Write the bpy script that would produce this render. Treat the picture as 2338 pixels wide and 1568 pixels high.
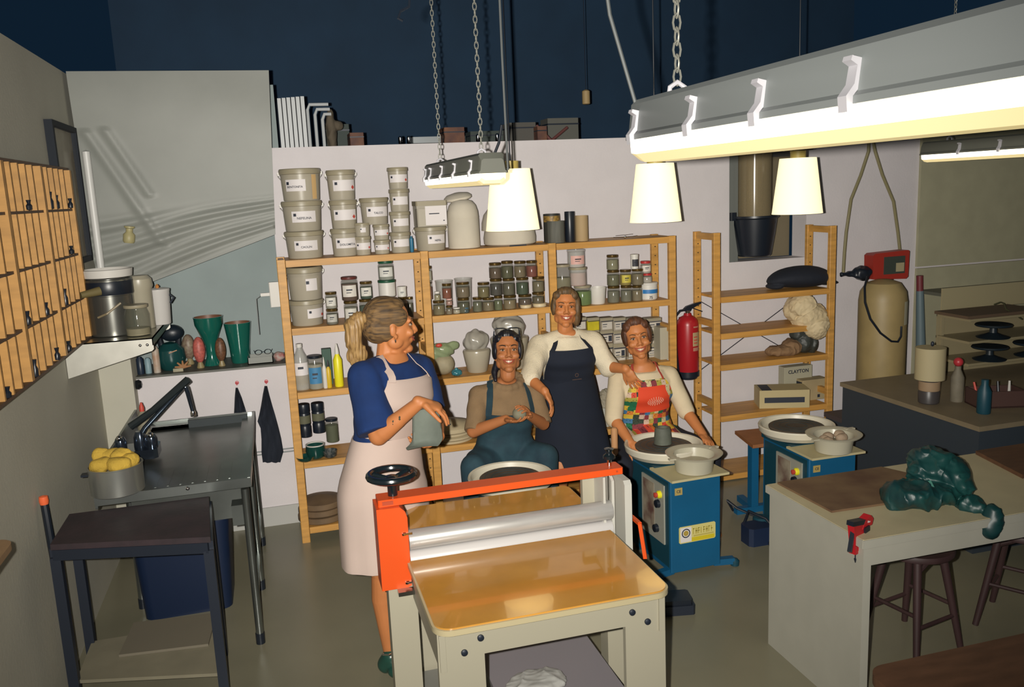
import bpy, bmesh, math, random
import numpy as np
from mathutils import Vector, Matrix, Quaternion
random.seed(7)
rng = np.random.default_rng(7)
SC = bpy.context.scene
COL = SC.collection
for o in list(bpy.data.objects): bpy.data.objects.remove(o)

# ---------------------------------------------------------------- camera
W, H = 2338, 1568
F = 1950.877
R = Matrix(((0.96159331, -0.08962991, 0.25943165),
            (-0.27100176, -0.16007106, 0.94917612),
            (-0.04354707, -0.98302784, -0.17821312)))      # columns: camera right, camera down, camera forward in world
CAM = Vector((0, 0, 2.15))
cd = bpy.data.cameras.new('camera'); cam = bpy.data.objects.new('camera', cd); COL.objects.link(cam)
cd.sensor_width = 36; cd.lens = F * 36 / W; cd.clip_start = 0.05; cd.clip_end = 60
mr, md, mf = R.col[0], R.col[1], R.col[2]
m = Matrix.Identity(4)
for i in range(3):
    m[i][0] = mr[i]; m[i][1] = -md[i]; m[i][2] = -mf[i]; m[i][3] = CAM[i]
cam.matrix_world = m
SC.camera = cam

def P(px, py, x=None, y=None, z=None):
    """the point of the world plane x=, y= or z= that is seen at pixel (px, py)"""
    d = R @ Vector((px - W / 2, py - H / 2, F))
    t = (x / d.x) if x is not None else (y / d.y) if y is not None else ((z - CAM.z) / d.z)
    return CAM + d * t

# ---------------------------------------------------------------- world, flash, exposure
wd = bpy.data.worlds.new('world'); SC.world = wd; wd.use_nodes = True
bg = wd.node_tree.nodes['Background']; bg.inputs[0].default_value = (0.11, 0.31, 0.62, 1); bg.inputs[1].default_value = 0.040
SC.view_settings.view_transform = 'Standard'; SC.view_settings.look = 'None'
SC.view_settings.exposure = 0.0; SC.view_settings.gamma = 1.0; SC.view_settings.use_curve_mapping = False
SC.cycles.transparent_max_bounces = 24
SC.cycles.max_bounces = 6
# the camera's own flash, a small square tube a few centimetres to the left of the lens
fl = bpy.data.lights.new('camera_flash', 'SPOT'); fo = bpy.data.objects.new('camera_flash', fl); COL.objects.link(fo)
fl.energy = 1950; fl.color = (1.0, 0.95, 0.86); fl.spot_size = math.radians(104); fl.spot_blend = 1.0; fl.shadow_soft_size = 0.012
fl.use_nodes = True; _fn = fl.node_tree; _em = _fn.nodes['Emission']; _fa = _fn.nodes.new('ShaderNodeLightFalloff')
_fa.inputs['Strength'].default_value = 1.0; _fa.inputs['Smooth'].default_value = 20.0; _fn.links.new(_fa.outputs['Quadratic'], _em.inputs['Strength'])
fo.location = CAM + mr * -0.075 - md * 0.01 + mf * 0.03
aim = P(1110, 560, y=5.6)
fo.rotation_euler = (aim - fo.location).to_track_quat('-Z', 'Y').to_euler()

# ---------------------------------------------------------------- materials
MATS = {}
def mat(name, col, rough=0.6, metal=0.0, alpha=1.0, emit=None, es=0.0, var=0.0, vscale=8.0, bump=0.0, bscale=40.0,
        coat=0.0, stretch=None, col2=None, spec=None, trans=0.0):
    if name in MATS: return MATS[name]
    m = bpy.data.materials.new(name); m.use_nodes = True; nt = m.node_tree; b = nt.nodes['Principled BSDF']
    b.inputs['Roughness'].default_value = rough; b.inputs['Metallic'].default_value = metal
    b.inputs['Alpha'].default_value = alpha; b.inputs['Coat Weight'].default_value = coat; b.inputs['Coat Roughness'].default_value = 0.1
    b.inputs['Transmission Weight'].default_value = trans
    if spec is not None: b.inputs['Specular IOR Level'].default_value = spec
    c = (*col, 1)
    b.inputs['Base Color'].default_value = c
    if emit: b.inputs['Emission Color'].default_value = (*emit, 1); b.inputs['Emission Strength'].default_value = es
    if var or bump or col2:
        tc = nt.nodes.new('ShaderNodeTexCoord'); mp = nt.nodes.new('ShaderNodeMapping')
        if stretch: mp.inputs['Scale'].default_value = stretch
        nt.links.new(tc.outputs['Object'], mp.inputs['Vector'])
    if var or col2:
        n = nt.nodes.new('ShaderNodeTexNoise'); n.inputs['Scale'].default_value = vscale; n.inputs['Detail'].default_value = 5
        nt.links.new(mp.outputs[0], n.inputs['Vector'])
        r = nt.nodes.new('ShaderNodeValToRGB'); r.color_ramp.elements[0].position = 0.32; r.color_ramp.elements[1].position = 0.68
        lo = col2 if col2 else tuple(x * (1 - var) for x in col); hi = col if col2 else tuple(min(1, x * (1 + var)) for x in col)
        r.color_ramp.elements[0].color = (*lo, 1); r.color_ramp.elements[1].color = (*hi, 1)
        nt.links.new(n.outputs['Fac'], r.inputs['Fac']); nt.links.new(r.outputs['Color'], b.inputs['Base Color'])
    if bump:
        n2 = nt.nodes.new('ShaderNodeTexNoise'); n2.inputs['Scale'].default_value = bscale; n2.inputs['Detail'].default_value = 4
        nt.links.new(mp.outputs[0], n2.inputs['Vector'])
        bu = nt.nodes.new('ShaderNodeBump'); bu.inputs['Strength'].default_value = bump; bu.inputs['Distance'].default_value = 0.01
        nt.links.new(n2.outputs['Fac'], bu.inputs['Height']); nt.links.new(bu.outputs[0], b.inputs['Normal'])
    MATS[name] = m
    return m

# ---------------------------------------------------------------- mesh builder
class MB:
    def __init__(s): s.v = []; s.f = []; s.mi = []; s.k = 0
    def add(s, vs, fs):
        n = len(s.v); s.v += [tuple(v) for v in vs]
        for f in fs: s.f.append(tuple(i + n for i in f)); s.mi.append(s.k)
        return s
    def slot(s, k): s.k = k; return s
    def box(s, x0, x1, y0, y1, z0, z1, ch=0.0):
        if ch > 0:
            return s.prism([(x0 + ch, y0), (x1 - ch, y0), (x1, y0 + ch), (x1, y1 - ch), (x1 - ch, y1), (x0 + ch, y1), (x0, y1 - ch), (x0, y0 + ch)], z0, z1)
        vs = [(x0,y0,z0),(x1,y0,z0),(x1,y1,z0),(x0,y1,z0),(x0,y0,z1),(x1,y0,z1),(x1,y1,z1),(x0,y1,z1)]
        return s.add(vs, [(0,3,2,1),(4,5,6,7),(0,1,5,4),(1,2,6,5),(2,3,7,6),(3,0,4,7)])
    def prism(s, pts, z0, z1, top=None):
        n = len(pts); top = top or pts
        vs = [(x, y, z0) for x, y in pts] + [(x, y, z1) for x, y in top]
        fs = [tuple(reversed(range(n))), tuple(range(n, 2 * n))] + [(i, (i + 1) % n, n + (i + 1) % n, n + i) for i in range(n)]
        return s.add(vs, fs)
    def extrude(s, pts, axis, a, b):
        """polygon in the two other axes, pushed along axis ('x','y')"""
        n = len(pts)
        mk = (lambda p, t: (t, p[0], p[1])) if axis == 'x' else (lambda p, t: (p[0], t, p[1]))
        vs = [mk(p, a) for p in pts] + [mk(p, b) for p in pts]
        fs = [tuple(range(n)), tuple(reversed(range(n, 2 * n)))] + [(i, n + i, n + (i + 1) % n, (i + 1) % n) for i in range(n)]
        return s.add(vs, fs)
    def lathe(s, prof, c=(0, 0, 0), n=20, a0=0, a1=2 * math.pi, sx=1, sy=1, M=None):
        full = abs(a1 - a0 - 2 * math.pi) < 1e-6
        m_ = n if full else n + 1
        vs = []
        for r, z in prof:
            for j in range(m_):
                a = a0 + (a1 - a0) * j / n
                q = Vector((r * math.cos(a) * sx, r * math.sin(a) * sy, z))
                if M: q = M @ q
                vs.append((q.x + c[0], q.y + c[1], q.z + c[2]))
        fs = []
        for i in range(len(prof) - 1):
            for j in range(n):
                k = (j + 1) % m_ if full else j + 1
                fs.append((i * m_ + j, i * m_ + k, (i + 1) * m_ + k, (i + 1) * m_ + j))
        if full:
            ring = len(prof) > 2 and prof[0][0] > 2e-3 and prof[-1][0] > 2e-3      # open or closed-ring profiles get no end caps
            if not ring and prof[0][0] > 1e-5 and all(prof[0][1] < q[1] or q is prof[1] and prof[0][1] <= q[1] for q in prof[1:]) and prof[0][1] < prof[-1][1]: fs.append(tuple(reversed(range(m_))))
            if not ring and prof[-1][0] > 1e-5 and prof[-1][1] > prof[0][1]: fs.append(tuple(range((len(prof) - 1) * m_, len(prof) * m_)))
        return s.add(vs, fs)
    def cyl(s, c, r, z0, z1, n=20, r2=None):
        return s.lathe([(r, z0), (r2 if r2 else r, z1)], c, n)
    def tube(s, pts, r, n=8, closed=False, flat=1.0, up=None):
        pts = [Vector(p) for p in pts]; N = len(pts)
        rr = r if hasattr(r, '__len__') else [r] * N
        vs = []; prev = None
        for i, p in enumerate(pts):
            a = pts[(i - 1) % N] if (closed or i > 0) else p
            b = pts[(i + 1) % N] if (closed or i < N - 1) else p
            t = (b - a).normalized()
            if prev is None:
                h = Vector(up) if up else (Vector((0, 0, 1)) if abs(t.z) < 0.9 else Vector((1, 0, 0)))
                u = t.cross(h).normalized()
            else: u = (prev - t * prev.dot(t)).normalized()
            prev = u; w = t.cross(u)
            for j in range(n):
                an = 2 * math.pi * j / n
                vs.append(p + (u * math.cos(an) + w * math.sin(an) * flat) * rr[i])
        fs = []
        for i in range(N if closed else N - 1):
            for j in range(n):
                k = (j + 1) % n; i2 = (i + 1) % N
                fs.append((i * n + j, i * n + k, i2 * n + k, i2 * n + j))
        if not closed: fs += [tuple(reversed(range(n))), tuple(range((N - 1) * n, N * n))]
        return s.add(vs, fs)
    def ball(s, c, rx, ry=None, rz=None, n=16, m_=10, M=None):
        ry = ry or rx; rz = rz or rx
        prof = [(math.sin(math.pi * i / m_), -math.cos(math.pi * i / m_)) for i in range(m_ + 1)]
        prof[0] = (1e-6, -1); prof[-1] = (1e-6, 1)
        vs = []
        for r, z in prof:
            for j in range(n):
                a = 2 * math.pi * j / n
                q = Vector((r * math.cos(a) * rx, r * math.sin(a) * ry, z * rz))
                if M: q = M @ q
                vs.append((q.x + c[0], q.y + c[1], q.z + c[2]))
        fs = [(i * n + j, i * n + (j + 1) % n, (i + 1) * n + (j + 1) % n, (i + 1) * n + j) for i in range(m_) for j in range(n)]
        return s.add(vs, fs)
    def capsule(s, p0, r0, p1, r1, n=18, k=5):
        """closed tapered capsule"""
        p0 = Vector(p0); p1 = Vector(p1); d = p1 - p0
        q = d.to_track_quat('Z', 'Y').to_matrix(); L = d.length
        prof = [(max(1e-5, r0 * math.cos(-math.pi / 2 + math.pi / 2 * i / k)), r0 * math.sin(-math.pi / 2 + math.pi / 2 * i / k)) for i in range(k + 1)]
        prof += [(max(1e-5, r1 * math.cos(math.pi / 2 * i / k)), L + r1 * math.sin(math.pi / 2 * i / k)) for i in range(k + 1)]
        return s.lathe(prof, tuple(p0), n, M=q)
    def cone(s, p0, r0, p1, r1, n=18):
        """flat-ended tapered bar"""
        p0 = Vector(p0); p1 = Vector(p1); d = p1 - p0
        return s.lathe([(1e-5, 0), (r0, 0), (r1, d.length), (1e-5, d.length)], tuple(p0), n, M=d.to_track_quat('Z', 'Y').to_matrix())
    def bar(s, p0, p1, w, h, up=(0, 0, 1)):
        p0 = Vector(p0); p1 = Vector(p1); t = (p1 - p0).normalized(); u = t.cross(Vector(up)).normalized() * (w / 2); v = u.cross(t).normalized() * (h / 2)
        vs = [p + a * u + b * v for p in (p0, p1) for a, b in ((-1,-1),(1,-1),(1,1),(-1,1))]
        return s.add(vs, [(0,1,2,3),(7,6,5,4),(0,4,5,1),(1,5,6,2),(2,6,7,3),(3,7,4,0)])
    def loft(s, rings, cap=True, closed=True):
        n = len(rings[0]); vs = [p for r in rings for p in r]
        fs = []
        for i in range(len(rings) - 1):
            for j in range(n if closed else n - 1):
                k = (j + 1) % n
                fs.append((i * n + j, i * n + k, (i + 1) * n + k, (i + 1) * n + j))
        if cap and closed: fs += [tuple(reversed(range(n))), tuple(range((len(rings) - 1) * n, len(rings) * n))]
        return s.add(vs, fs)
    def sheet(s, grid, t, nrm=None):
        """thick sheet from a grid of points; thickness along local normal (or nrm)"""
        R_, C_ = len(grid), len(grid[0]); g = [[Vector(p) for p in r] for r in grid]
        off = []
        for i in range(R_):
            for j in range(C_):
                a = g[min(i + 1, R_ - 1)][j] - g[max(i - 1, 0)][j]; b = g[i][min(j + 1, C_ - 1)] - g[i][max(j - 1, 0)]
                nn = Vector(nrm) if nrm else a.cross(b)
                nn = nn.normalized() if nn.length > 1e-9 else Vector((0, 0, 1))
                off.append(g[i][j] + nn * t)
        vs = [p for r in g for p in r] + off; N = R_ * C_
        fs = []
        for i in range(R_ - 1):
            for j in range(C_ - 1):
                q = (i * C_ + j, i * C_ + j + 1, (i + 1) * C_ + j + 1, (i + 1) * C_ + j)
                fs.append(q); fs.append(tuple(N + x for x in reversed(q)))
        edge = [(0, j) for j in range(C_)] + [(i, C_ - 1) for i in range(1, R_)] + [(R_ - 1, j) for j in range(C_ - 2, -1, -1)] + [(i, 0) for i in range(R_ - 2, 0, -1)]
        e = [i * C_ + j for i, j in edge]
        for a, b in zip(e, e[1:] + e[:1]): fs.append((a, N + a, N + b, b))
        return s.add(vs, fs)
    def build(s, name, mats, parent=None, smooth=35, recalc=True):
        me = bpy.data.meshes.new(name); me.from_pydata(s.v, [], s.f)
        mats = mats if isinstance(mats, (list, tuple)) else [mats]
        for mm in mats: me.materials.append(mm)
        if len(mats) > 1: me.polygons.foreach_set('material_index', s.mi)
        if recalc:
            bm = bmesh.new(); bm.from_mesh(me); bmesh.ops.recalc_face_normals(bm, faces=bm.faces); bm.to_mesh(me); bm.free()
        if smooth:
            me.polygons.foreach_set('use_smooth', [True] * len(me.polygons)); me.set_sharp_from_angle(angle=math.radians(smooth))
        me.update()
        o = bpy.data.objects.new(name, me); COL.objects.link(o)
        if parent: o.parent = parent
        return o

def tag(o, label, cat=None, group=None, kind=None):
    if label: o['label'] = label
    if cat: o['category'] = cat
    if group: o['group'] = group
    if kind: o['kind'] = kind
    return o
def thing(name, label, cat, loc=(0, 0, 0), rz=0.0, group=None, rot=None):
    o = bpy.data.objects.new(name, None); COL.objects.link(o); o.location = loc
    o.rotation_euler = rot if rot else (0, 0, rz); o.empty_display_size = 0.05
    return tag(o, label, cat, group)
def lone(mb, name, m_, label, cat, loc=(0, 0, 0), rz=0, group=None, kind=None, rot=None, smooth=35):
    o = mb.build(name, m_, None, smooth); o.location = loc; o.rotation_euler = rot if rot else (0, 0, rz)
    return tag(o, label, cat, group, kind)
def struct(name, mb, m_, label=None, smooth=0):
    o = mb.build(name, m_, None, smooth); o['kind'] = 'structure'
    if label: o['label'] = label
    return o
def text(s, size, m_, parent, loc, rot=(math.pi / 2, 0, 0), name='lettering', ext=0.0003, bold=0.0):
    c = bpy.data.curves.new(name, 'FONT'); c.body = s; c.size = size; c.extrude = ext; c.align_x = 'CENTER'; c.align_y = 'CENTER'; c.offset = bold
    c.resolution_u = 2
    q = bpy.data.objects.new('tmp', c); COL.objects.link(q); bpy.context.view_layer.update()
    me = bpy.data.meshes.new_from_object(q.evaluated_get(bpy.context.evaluated_depsgraph_get())); bpy.data.objects.remove(q)
    me.materials.clear(); me.materials.append(m_)
    o = bpy.data.objects.new(name, me); COL.objects.link(o); o.parent = parent; o.location = loc; o.rotation_euler = rot
    return o
def remesh(mb, name, mats, parent, vox=0.006, it=4, fac=0.5, post=None, disp=None):
    """closed overlapping shapes of mb merged into ONE continuous skin"""
    me = bpy.data.meshes.new('tmp'); me.from_pydata(mb.v, [], mb.f)
    bm = bmesh.new(); bm.from_mesh(me); bmesh.ops.recalc_face_normals(bm, faces=bm.faces); bm.to_mesh(me); bm.free()
    o = bpy.data.objects.new('tmp', me); COL.objects.link(o)
    r = o.modifiers.new('r', 'REMESH'); r.mode = 'VOXEL'; r.voxel_size = vox; r.adaptivity = 0
    if it:
        s_ = o.modifiers.new('s', 'SMOOTH'); s_.factor = fac; s_.iterations = it
    bpy.context.view_layer.update()
    dg = bpy.context.evaluated_depsgraph_get()
    nm = bpy.data.meshes.new_from_object(o.evaluated_get(dg)); nm.name = name
    bpy.data.objects.remove(o); bpy.data.meshes.remove(me)
    if disp or post:
        co = np.empty(len(nm.vertices) * 3); nm.vertices.foreach_get('co', co); co = co.reshape(-1, 3)
        if disp:
            no = np.empty(len(nm.vertices) * 3); nm.vertices.foreach_get('normal', no); no = no.reshape(-1, 3)
            co = disp(co, no); nm.vertices.foreach_set('co', co.ravel())
    nm.materials.clear()
    mats = mats if isinstance(mats, (list, tuple)) else [mats]
    for mm in mats: nm.materials.append(mm)
    if post:
        ce = np.empty(len(nm.polygons) * 3); nm.polygons.foreach_get('center', ce)
        nm.polygons.foreach_set('material_index', post(ce.reshape(-1, 3)).astype(np.int32))
    else: nm.polygons.foreach_set('material_index', np.zeros(len(nm.polygons), np.int32))
    nm.polygons.foreach_set('use_smooth', np.ones(len(nm.polygons), bool)); nm.update()
    out = bpy.data.objects.new(name, nm); COL.objects.link(out)
    if parent: out.parent = parent
    return out
def wav(co, k, seed=0):
    """cheap smooth noise for folds, -1..1"""
    g = np.random.default_rng(seed); s = 0
    for i in range(5):
        d = g.normal(size=3); d /= np.linalg.norm(d)
        s = s + np.sin(co @ d * k * (0.7 + 0.5 * i) + g.uniform(0, 6.28)) / (1 + 0.4 * i)
    return s / 2.6

# shared materials
PINE = mat('pine', (0.52, 0.27, 0.065), 0.5, var=0.18, vscale=6, stretch=(1, 1, 6), bump=0.05)
PINEH = mat('pine_board', (0.50, 0.255, 0.06), 0.5, var=0.2, vscale=5, stretch=(0.4, 5, 5), bump=0.05)
HOLE = mat('dark_hole', (0.03, 0.02, 0.01), 0.9)
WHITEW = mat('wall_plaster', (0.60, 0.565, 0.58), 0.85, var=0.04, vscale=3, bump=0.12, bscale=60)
BLACK = mat('black_plastic', (0.010, 0.014, 0.022), 0.35)
STEEL = mat('stainless_steel', (0.42, 0.42, 0.38), 0.28, 1.0, var=0.1, vscale=3)
CHROME = mat('chrome', (0.75, 0.75, 0.75), 0.1, 1.0)
BLKMET = mat('dark_painted_steel', (0.018, 0.024, 0.038), 0.45, 0.2)
LABEL = mat('white_label', (0.68, 0.64, 0.64), 0.6)
INK = mat('black_ink', (0.02, 0.025, 0.04), 0.6)
CREAM = mat('cream_plastic', (0.60, 0.50, 0.33), 0.45)
# ================================================================= the setting
FLOORM = mat('floor_lino', (0.225, 0.21, 0.145), 0.3, var=0.14, vscale=1.6, col2=(0.185, 0.175, 0.12), bump=0.03, bscale=200)
struct('floor', MB().box(-1.3, 7.0, -1.5, 9.5, -0.12, 0), FLOORM)
CEIL = mat('dark_blue_ceiling', (0.012, 0.042, 0.088), 0.8, var=0.1, vscale=2)
struct('ceiling', MB().box(-1.3, 7.0, -1.0, 9.5, 4.3, 4.42), CEIL)
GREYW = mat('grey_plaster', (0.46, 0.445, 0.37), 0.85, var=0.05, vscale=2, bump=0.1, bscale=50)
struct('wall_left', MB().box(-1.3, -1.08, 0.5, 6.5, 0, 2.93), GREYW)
BW = MB()
BW.box(0.02, 3.25, 5.68, 5.86, 0, 2.465).box(3.25, 3.90, 5.68, 5.86, 0, 1.54).box(3.25, 3.90, 5.68, 5.86, 2.38, 2.465).box(3.90, 7.0, 5.68, 5.86, 0, 2.465)
struct('wall_back', BW, WHITEW, 'white plaster back wall that stops short of the dark ceiling')
struct('wall_half', MB().box(-0.895, 0.02, 5.68, 5.80, 0, 1.08).box(-1.08, 0.04, 5.80, 6.12, 0, 1.06), WHITEW, 'low white wall with a deep ledge under the plastic sheet')
struct('trim_1', MB().box(-0.90, 0.03, 5.672, 6.1, 1.08, 1.094), mat('ledge_top', (0.10, 0.10, 0.085), 0.5, var=0.2), 'dark worktop of the ledge')
NOOK = mat('nook_plaster', (0.26, 0.31, 0.31), 0.85, var=0.06, vscale=3, bump=0.1)
struct('wall_nook', MB().box(-1.08, 0.10, 6.12, 6.2, 0, 2.9), NOOK, 'grey blue wall behind the ledge')
struct('wall_pilaster', MB().box(-1.08, -0.895, 5.56, 5.80, 0, 1.30), GREYW)
struct('trim_2', MB().lathe([(0.022, 0), (0.022, 0.92), (0.001, 0.93)], (-1.0, 5.6, 1.55), 14), mat('white_rod', (0.6, 0.6, 0.58), 0.4), 'white rod in the left corner standing in for the plastic sheet edge', 40)  # upright white rod added to draw the bright edge of the plastic sheet
struct('baseboard_back', MB().box(-0.895, 0.02, 5.668, 5.68, 0, 0.13), mat('skirting', (0.40, 0.40, 0.38), 0.6))
struct('wall_far', MB().box(-1.3, 7.0, 9.3, 9.45, 2.5, 4.3), CEIL)
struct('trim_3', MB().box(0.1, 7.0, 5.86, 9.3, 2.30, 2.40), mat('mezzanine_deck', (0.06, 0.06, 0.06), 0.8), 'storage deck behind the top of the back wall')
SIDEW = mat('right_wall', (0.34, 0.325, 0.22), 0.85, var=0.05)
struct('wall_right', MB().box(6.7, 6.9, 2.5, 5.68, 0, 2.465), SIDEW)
# right part of the back wall: large recessed boards with joints
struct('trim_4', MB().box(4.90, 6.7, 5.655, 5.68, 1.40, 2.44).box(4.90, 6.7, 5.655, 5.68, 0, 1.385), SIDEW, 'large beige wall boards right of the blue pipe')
struct('trim_5', MB().box(4.91, 6.7, 5.36, 5.655, 1.19, 1.215), mat('grey_ledge', (0.12, 0.12, 0.09), 0.6), 'narrow grey ledge along the wall boards')
# recess opening behind the bucket
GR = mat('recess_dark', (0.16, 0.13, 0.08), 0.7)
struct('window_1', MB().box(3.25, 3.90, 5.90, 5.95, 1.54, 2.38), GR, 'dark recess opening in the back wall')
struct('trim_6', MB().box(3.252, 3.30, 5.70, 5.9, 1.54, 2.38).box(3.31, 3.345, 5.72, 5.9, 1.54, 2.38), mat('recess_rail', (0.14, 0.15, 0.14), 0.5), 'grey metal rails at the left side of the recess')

# ---- hanging plastic sheet
PL = mat('plastic_sheet', (0.215, 0.225, 0.205), 0.5, var=0.04, vscale=5)
def sheet_pt(u, v):
    # u across 0..1, v down 0..1
    xl = -1.06 + 0.02 * v; top = 2.93
    bl = 1.58; br = 1.93
    bot = bl + (br - bl) * u
    x = xl + (0.075 - xl) * u - 0.05 * u * v
    z = top + (bot - top) * v
    y = 5.655
    # fine folds running towards the gathered right end
    zt = 2.10 + 0.10 * u; zb = 1.60 + 0.36 * u; w = (z - zb) / (zt - zb)
    if w < 1.0: y += 0.008 * (1 - 0.5 * u) * (math.sin(max(0, w) * 34 + 1.5 * math.sin(x * 5)) + .7 * math.sin(max(0, w) * 21 + 2 + x * 2)) * min(1, (1 - w) * 5)
    # diagonal crease from the upper left
    d = (x + 0.98) * 0.80 - (2.55 - z) * 0.42
    y -= 0.014 * math.exp(-(d / 0.022) ** 2) * (1 if 1.9 < z < 2.6 else 0)
    y -= 0.012 * math.exp(-((d - 0.09) / 0.02) ** 2) * (1 if 2.2 < z < 2.6 else 0)
    y += 0.006 * math.sin(z * 9 + x * 2)
    return (x, y, z)
g = [[sheet_pt(j / 60, i / 90) for j in range(61)] for i in range(91)]
o = lone(MB().sheet(g, 0.002, (0, 1, 0)), 'plastic_sheet', PL, 'large translucent grey plastic sheet hung over the nook, gathered in folds', 'plastic sheet', smooth=80)

# ---- shelving units of pine
def shelf_unit(xs, shelves, label, y0=5.29, y1=5.60, top=1.79, over=0.0, xb=None):
    t = thing('shelving_unit', label, 'shelving', (xs[0], y0, 0))
    ox, oy = xs[0], y0
    def post(x, y, w):
        b = MB().box(x - ox, x - ox + w, y - oy, y - oy + 0.034, 0, top, 0.003)
        b.build('post', PINE, t)
        h = MB()
        z = 0.1
        while z < top - 0.04:
            h.box(x - ox + w * 0.40, x - ox + w * 0.60, y - oy - 0.0006, y - oy + 0.001, z, z + 0.007); z += 0.064
        if y > y0 + 0.1: h.build('peg_holes', HOLE, t, 0)['kind'] = 'stuff'
    for x in xs:
        post(x - 0.025, y0, 0.05); post(x - 0.025, y1 - 0.034, 0.05)
        for z in (0.06, 0.55, 1.13, top - 0.05):
            MB().box(x - ox - 0.016, x - ox + 0.016, 0.034, y1 - y0 - 0.034, z, z + 0.045).build('rung', PINE, t)
    for i, zs in enumerate(shelves):
        a, b_ = xs[i] + 0.027, xs[i + 1] - 0.027
        for z in zs:
            s_ = MB().box(a - ox, b_ - ox, -0.004, y1 - y0 + 0.004, z - 0.018, z)
            s_.box(a - ox, b_ - ox, -0.006, 0.016, z - 0.040, z - 0.018)
            s_.build('shelf', PINEH, t)
    if xb:
        for (i, z0, z1) in xb:
            a, b_ = xs[i] - ox, xs[i + 1] - ox
            for s_ in (0, 1):
                MB().tube([(a, y1 - y0 - 0.005, z0 if s_ else z1), (b_, y1 - y0 - 0.005, z1 if s_ else z0)], 0.003, 6).build('cross_brace', BLKMET, t)
    return t
shelf_unit([0.04, 0.905, 1.745, 2.60], [[1.785, 1.372, 0.975, 0.53, 0.10], [1.785, 1.378, 0.968, 0.52, 0.10], [1.785, 1.36, 0.93, 0.50, 0.10]],
           'long pine shelving of three bays crowded with buckets and glaze jars')
shelf_unit([2.935, 3.86], [[1.345, 1.086, 0.862, 0.489, 0.05]], 'half-empty single pine shelving bay right of the fire extinguisher', xb=[(0, 0.75, 1.30)])

# ---- pigeonhole rack on the left wall
RK = mat('rack_wood', (0.46, 0.24, 0.065), 0.55, var=0.15, vscale=5, stretch=(1, 1, 5))
RKD = mat('rack_dark_wood', (0.10, 0.055, 0.03), 0.6, var=0.2)
t = thing('pigeonhole_rack', 'large wooden wall rack of narrow upright pigeonholes', 'rack', (-1.08, 2.55, 1.46))
y_end = 4.99 - 2.55; hh = 0.895; dp = 0.10
MB().box(0, 0.012, 0, y_end, 0, hh).build('back_panel', mat('rack_back', (0.24, 0.13, 0.06), 0.7, var=0.2), t)
for z in (0.0, 0.215, 0.445, 0.675, hh - 0.012): MB().box(0.012, dp - (0.0 if z in (0.0,) else 0.004), 0, y_end, z, z + 0.012).build('rack_shelf', RKD, t)
bays = [y_end - 0.60 * k for k in range(0, 5)]
for yb in bays:
    if yb > 0: MB().box(0.012, dp + 0.006, yb - 0.035, yb, 0.012, hh - 0.012).build('rack_post', RK, t)
for b_i in range(4):
    y1_ = bays[b_i] - 0.035; 
    for r_ in range(4):
        z0 = (0.012, 0.227, 0.457, 0.687)[r_]; z1 = (0.215, 0.445, 0.675, 0.883)[r_]
        for k in range(1, 5):
            yy = y1_ - 0.113 * k + 0.0
            if yy < 0.05: continue
            MB().box(0.012, dp, yy - 0.016, yy, z0, z1).build('divider', RK, t)
# dark things stowed in the pigeonholes
for i, (px, py, hgt) in enumerate([(113, 450, .11), (128, 460, .09), (160, 555, .06), (157, 445, .07), (143, 645, .11), (95, 640, .08), (57, 690, .08), (80, 850, .10), (128, 800, .08), (155, 783, .07), (12, 870, .06), (54, 395, .06)]):
    q = P(px, py, x=-0.985)
    yc = q.y; b_ = MB()
    b_.lathe([(0.001, 0), (0.011, 0.004), (0.012, hgt * .35), (0.006, hgt * .5), (0.010, hgt * .75), (0.001, hgt * .76)], n=10)
    zf = max(zz for zz in (1.472, 1.687, 1.917, 2.147) if zz <= q.z + 0.02)
    lone(b_, 'stowed_tool', BLACK, 'dark tool, %s row of the wall rack, %s' % (('bottom', 'second', 'third', 'top')[(1.472, 1.687, 1.917, 2.147).index(zf)],
         ['near the middle post', 'just right of the middle post', 'at the right end', 'in the last slot', 'beside the right post', 'left of a steel shelf pot', 'in the middle bay', 'above the wall, middle bay', 'behind the steel shelf bracket', 'at the right corner', 'at the left picture edge', 'in the upper middle bay'][i]), 'tool', (q.x + 0.002, yc, zf))
# ---- picture in dark frame
t = thing('picture_frame', 'tall dark-framed picture on the left wall beyond the wooden rack', 'picture', (-1.078, 5.02, 1.84))
for a in ((0, 0.60, 0, 0.030), (0, 0.60, 0.737, 0.767), (0, 0.032, 0.030, 0.737), (0.568, 0.60, 0.030, 0.737)):
    MB().box(0, 0.04, a[0], a[1], a[2], a[3]).build('frame_rail', mat('matt_black', (.008, .012, .02), .8), t)
MB().box(0.004, 0.012, 0.022, 0.578, 0.022, 0.745).build('print', mat('print_paper', (0.30, 0.27, 0.19), 0.5, col2=(0.18, 0.15, 0.10), vscale=5), t)
MB().box(0.026, 0.028, 0.022, 0.578, 0.022, 0.745).build('glass_pane', mat('picture_glass', (0.6, 0.6, 0.6), 0.05, alpha=0.05), t)
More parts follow.
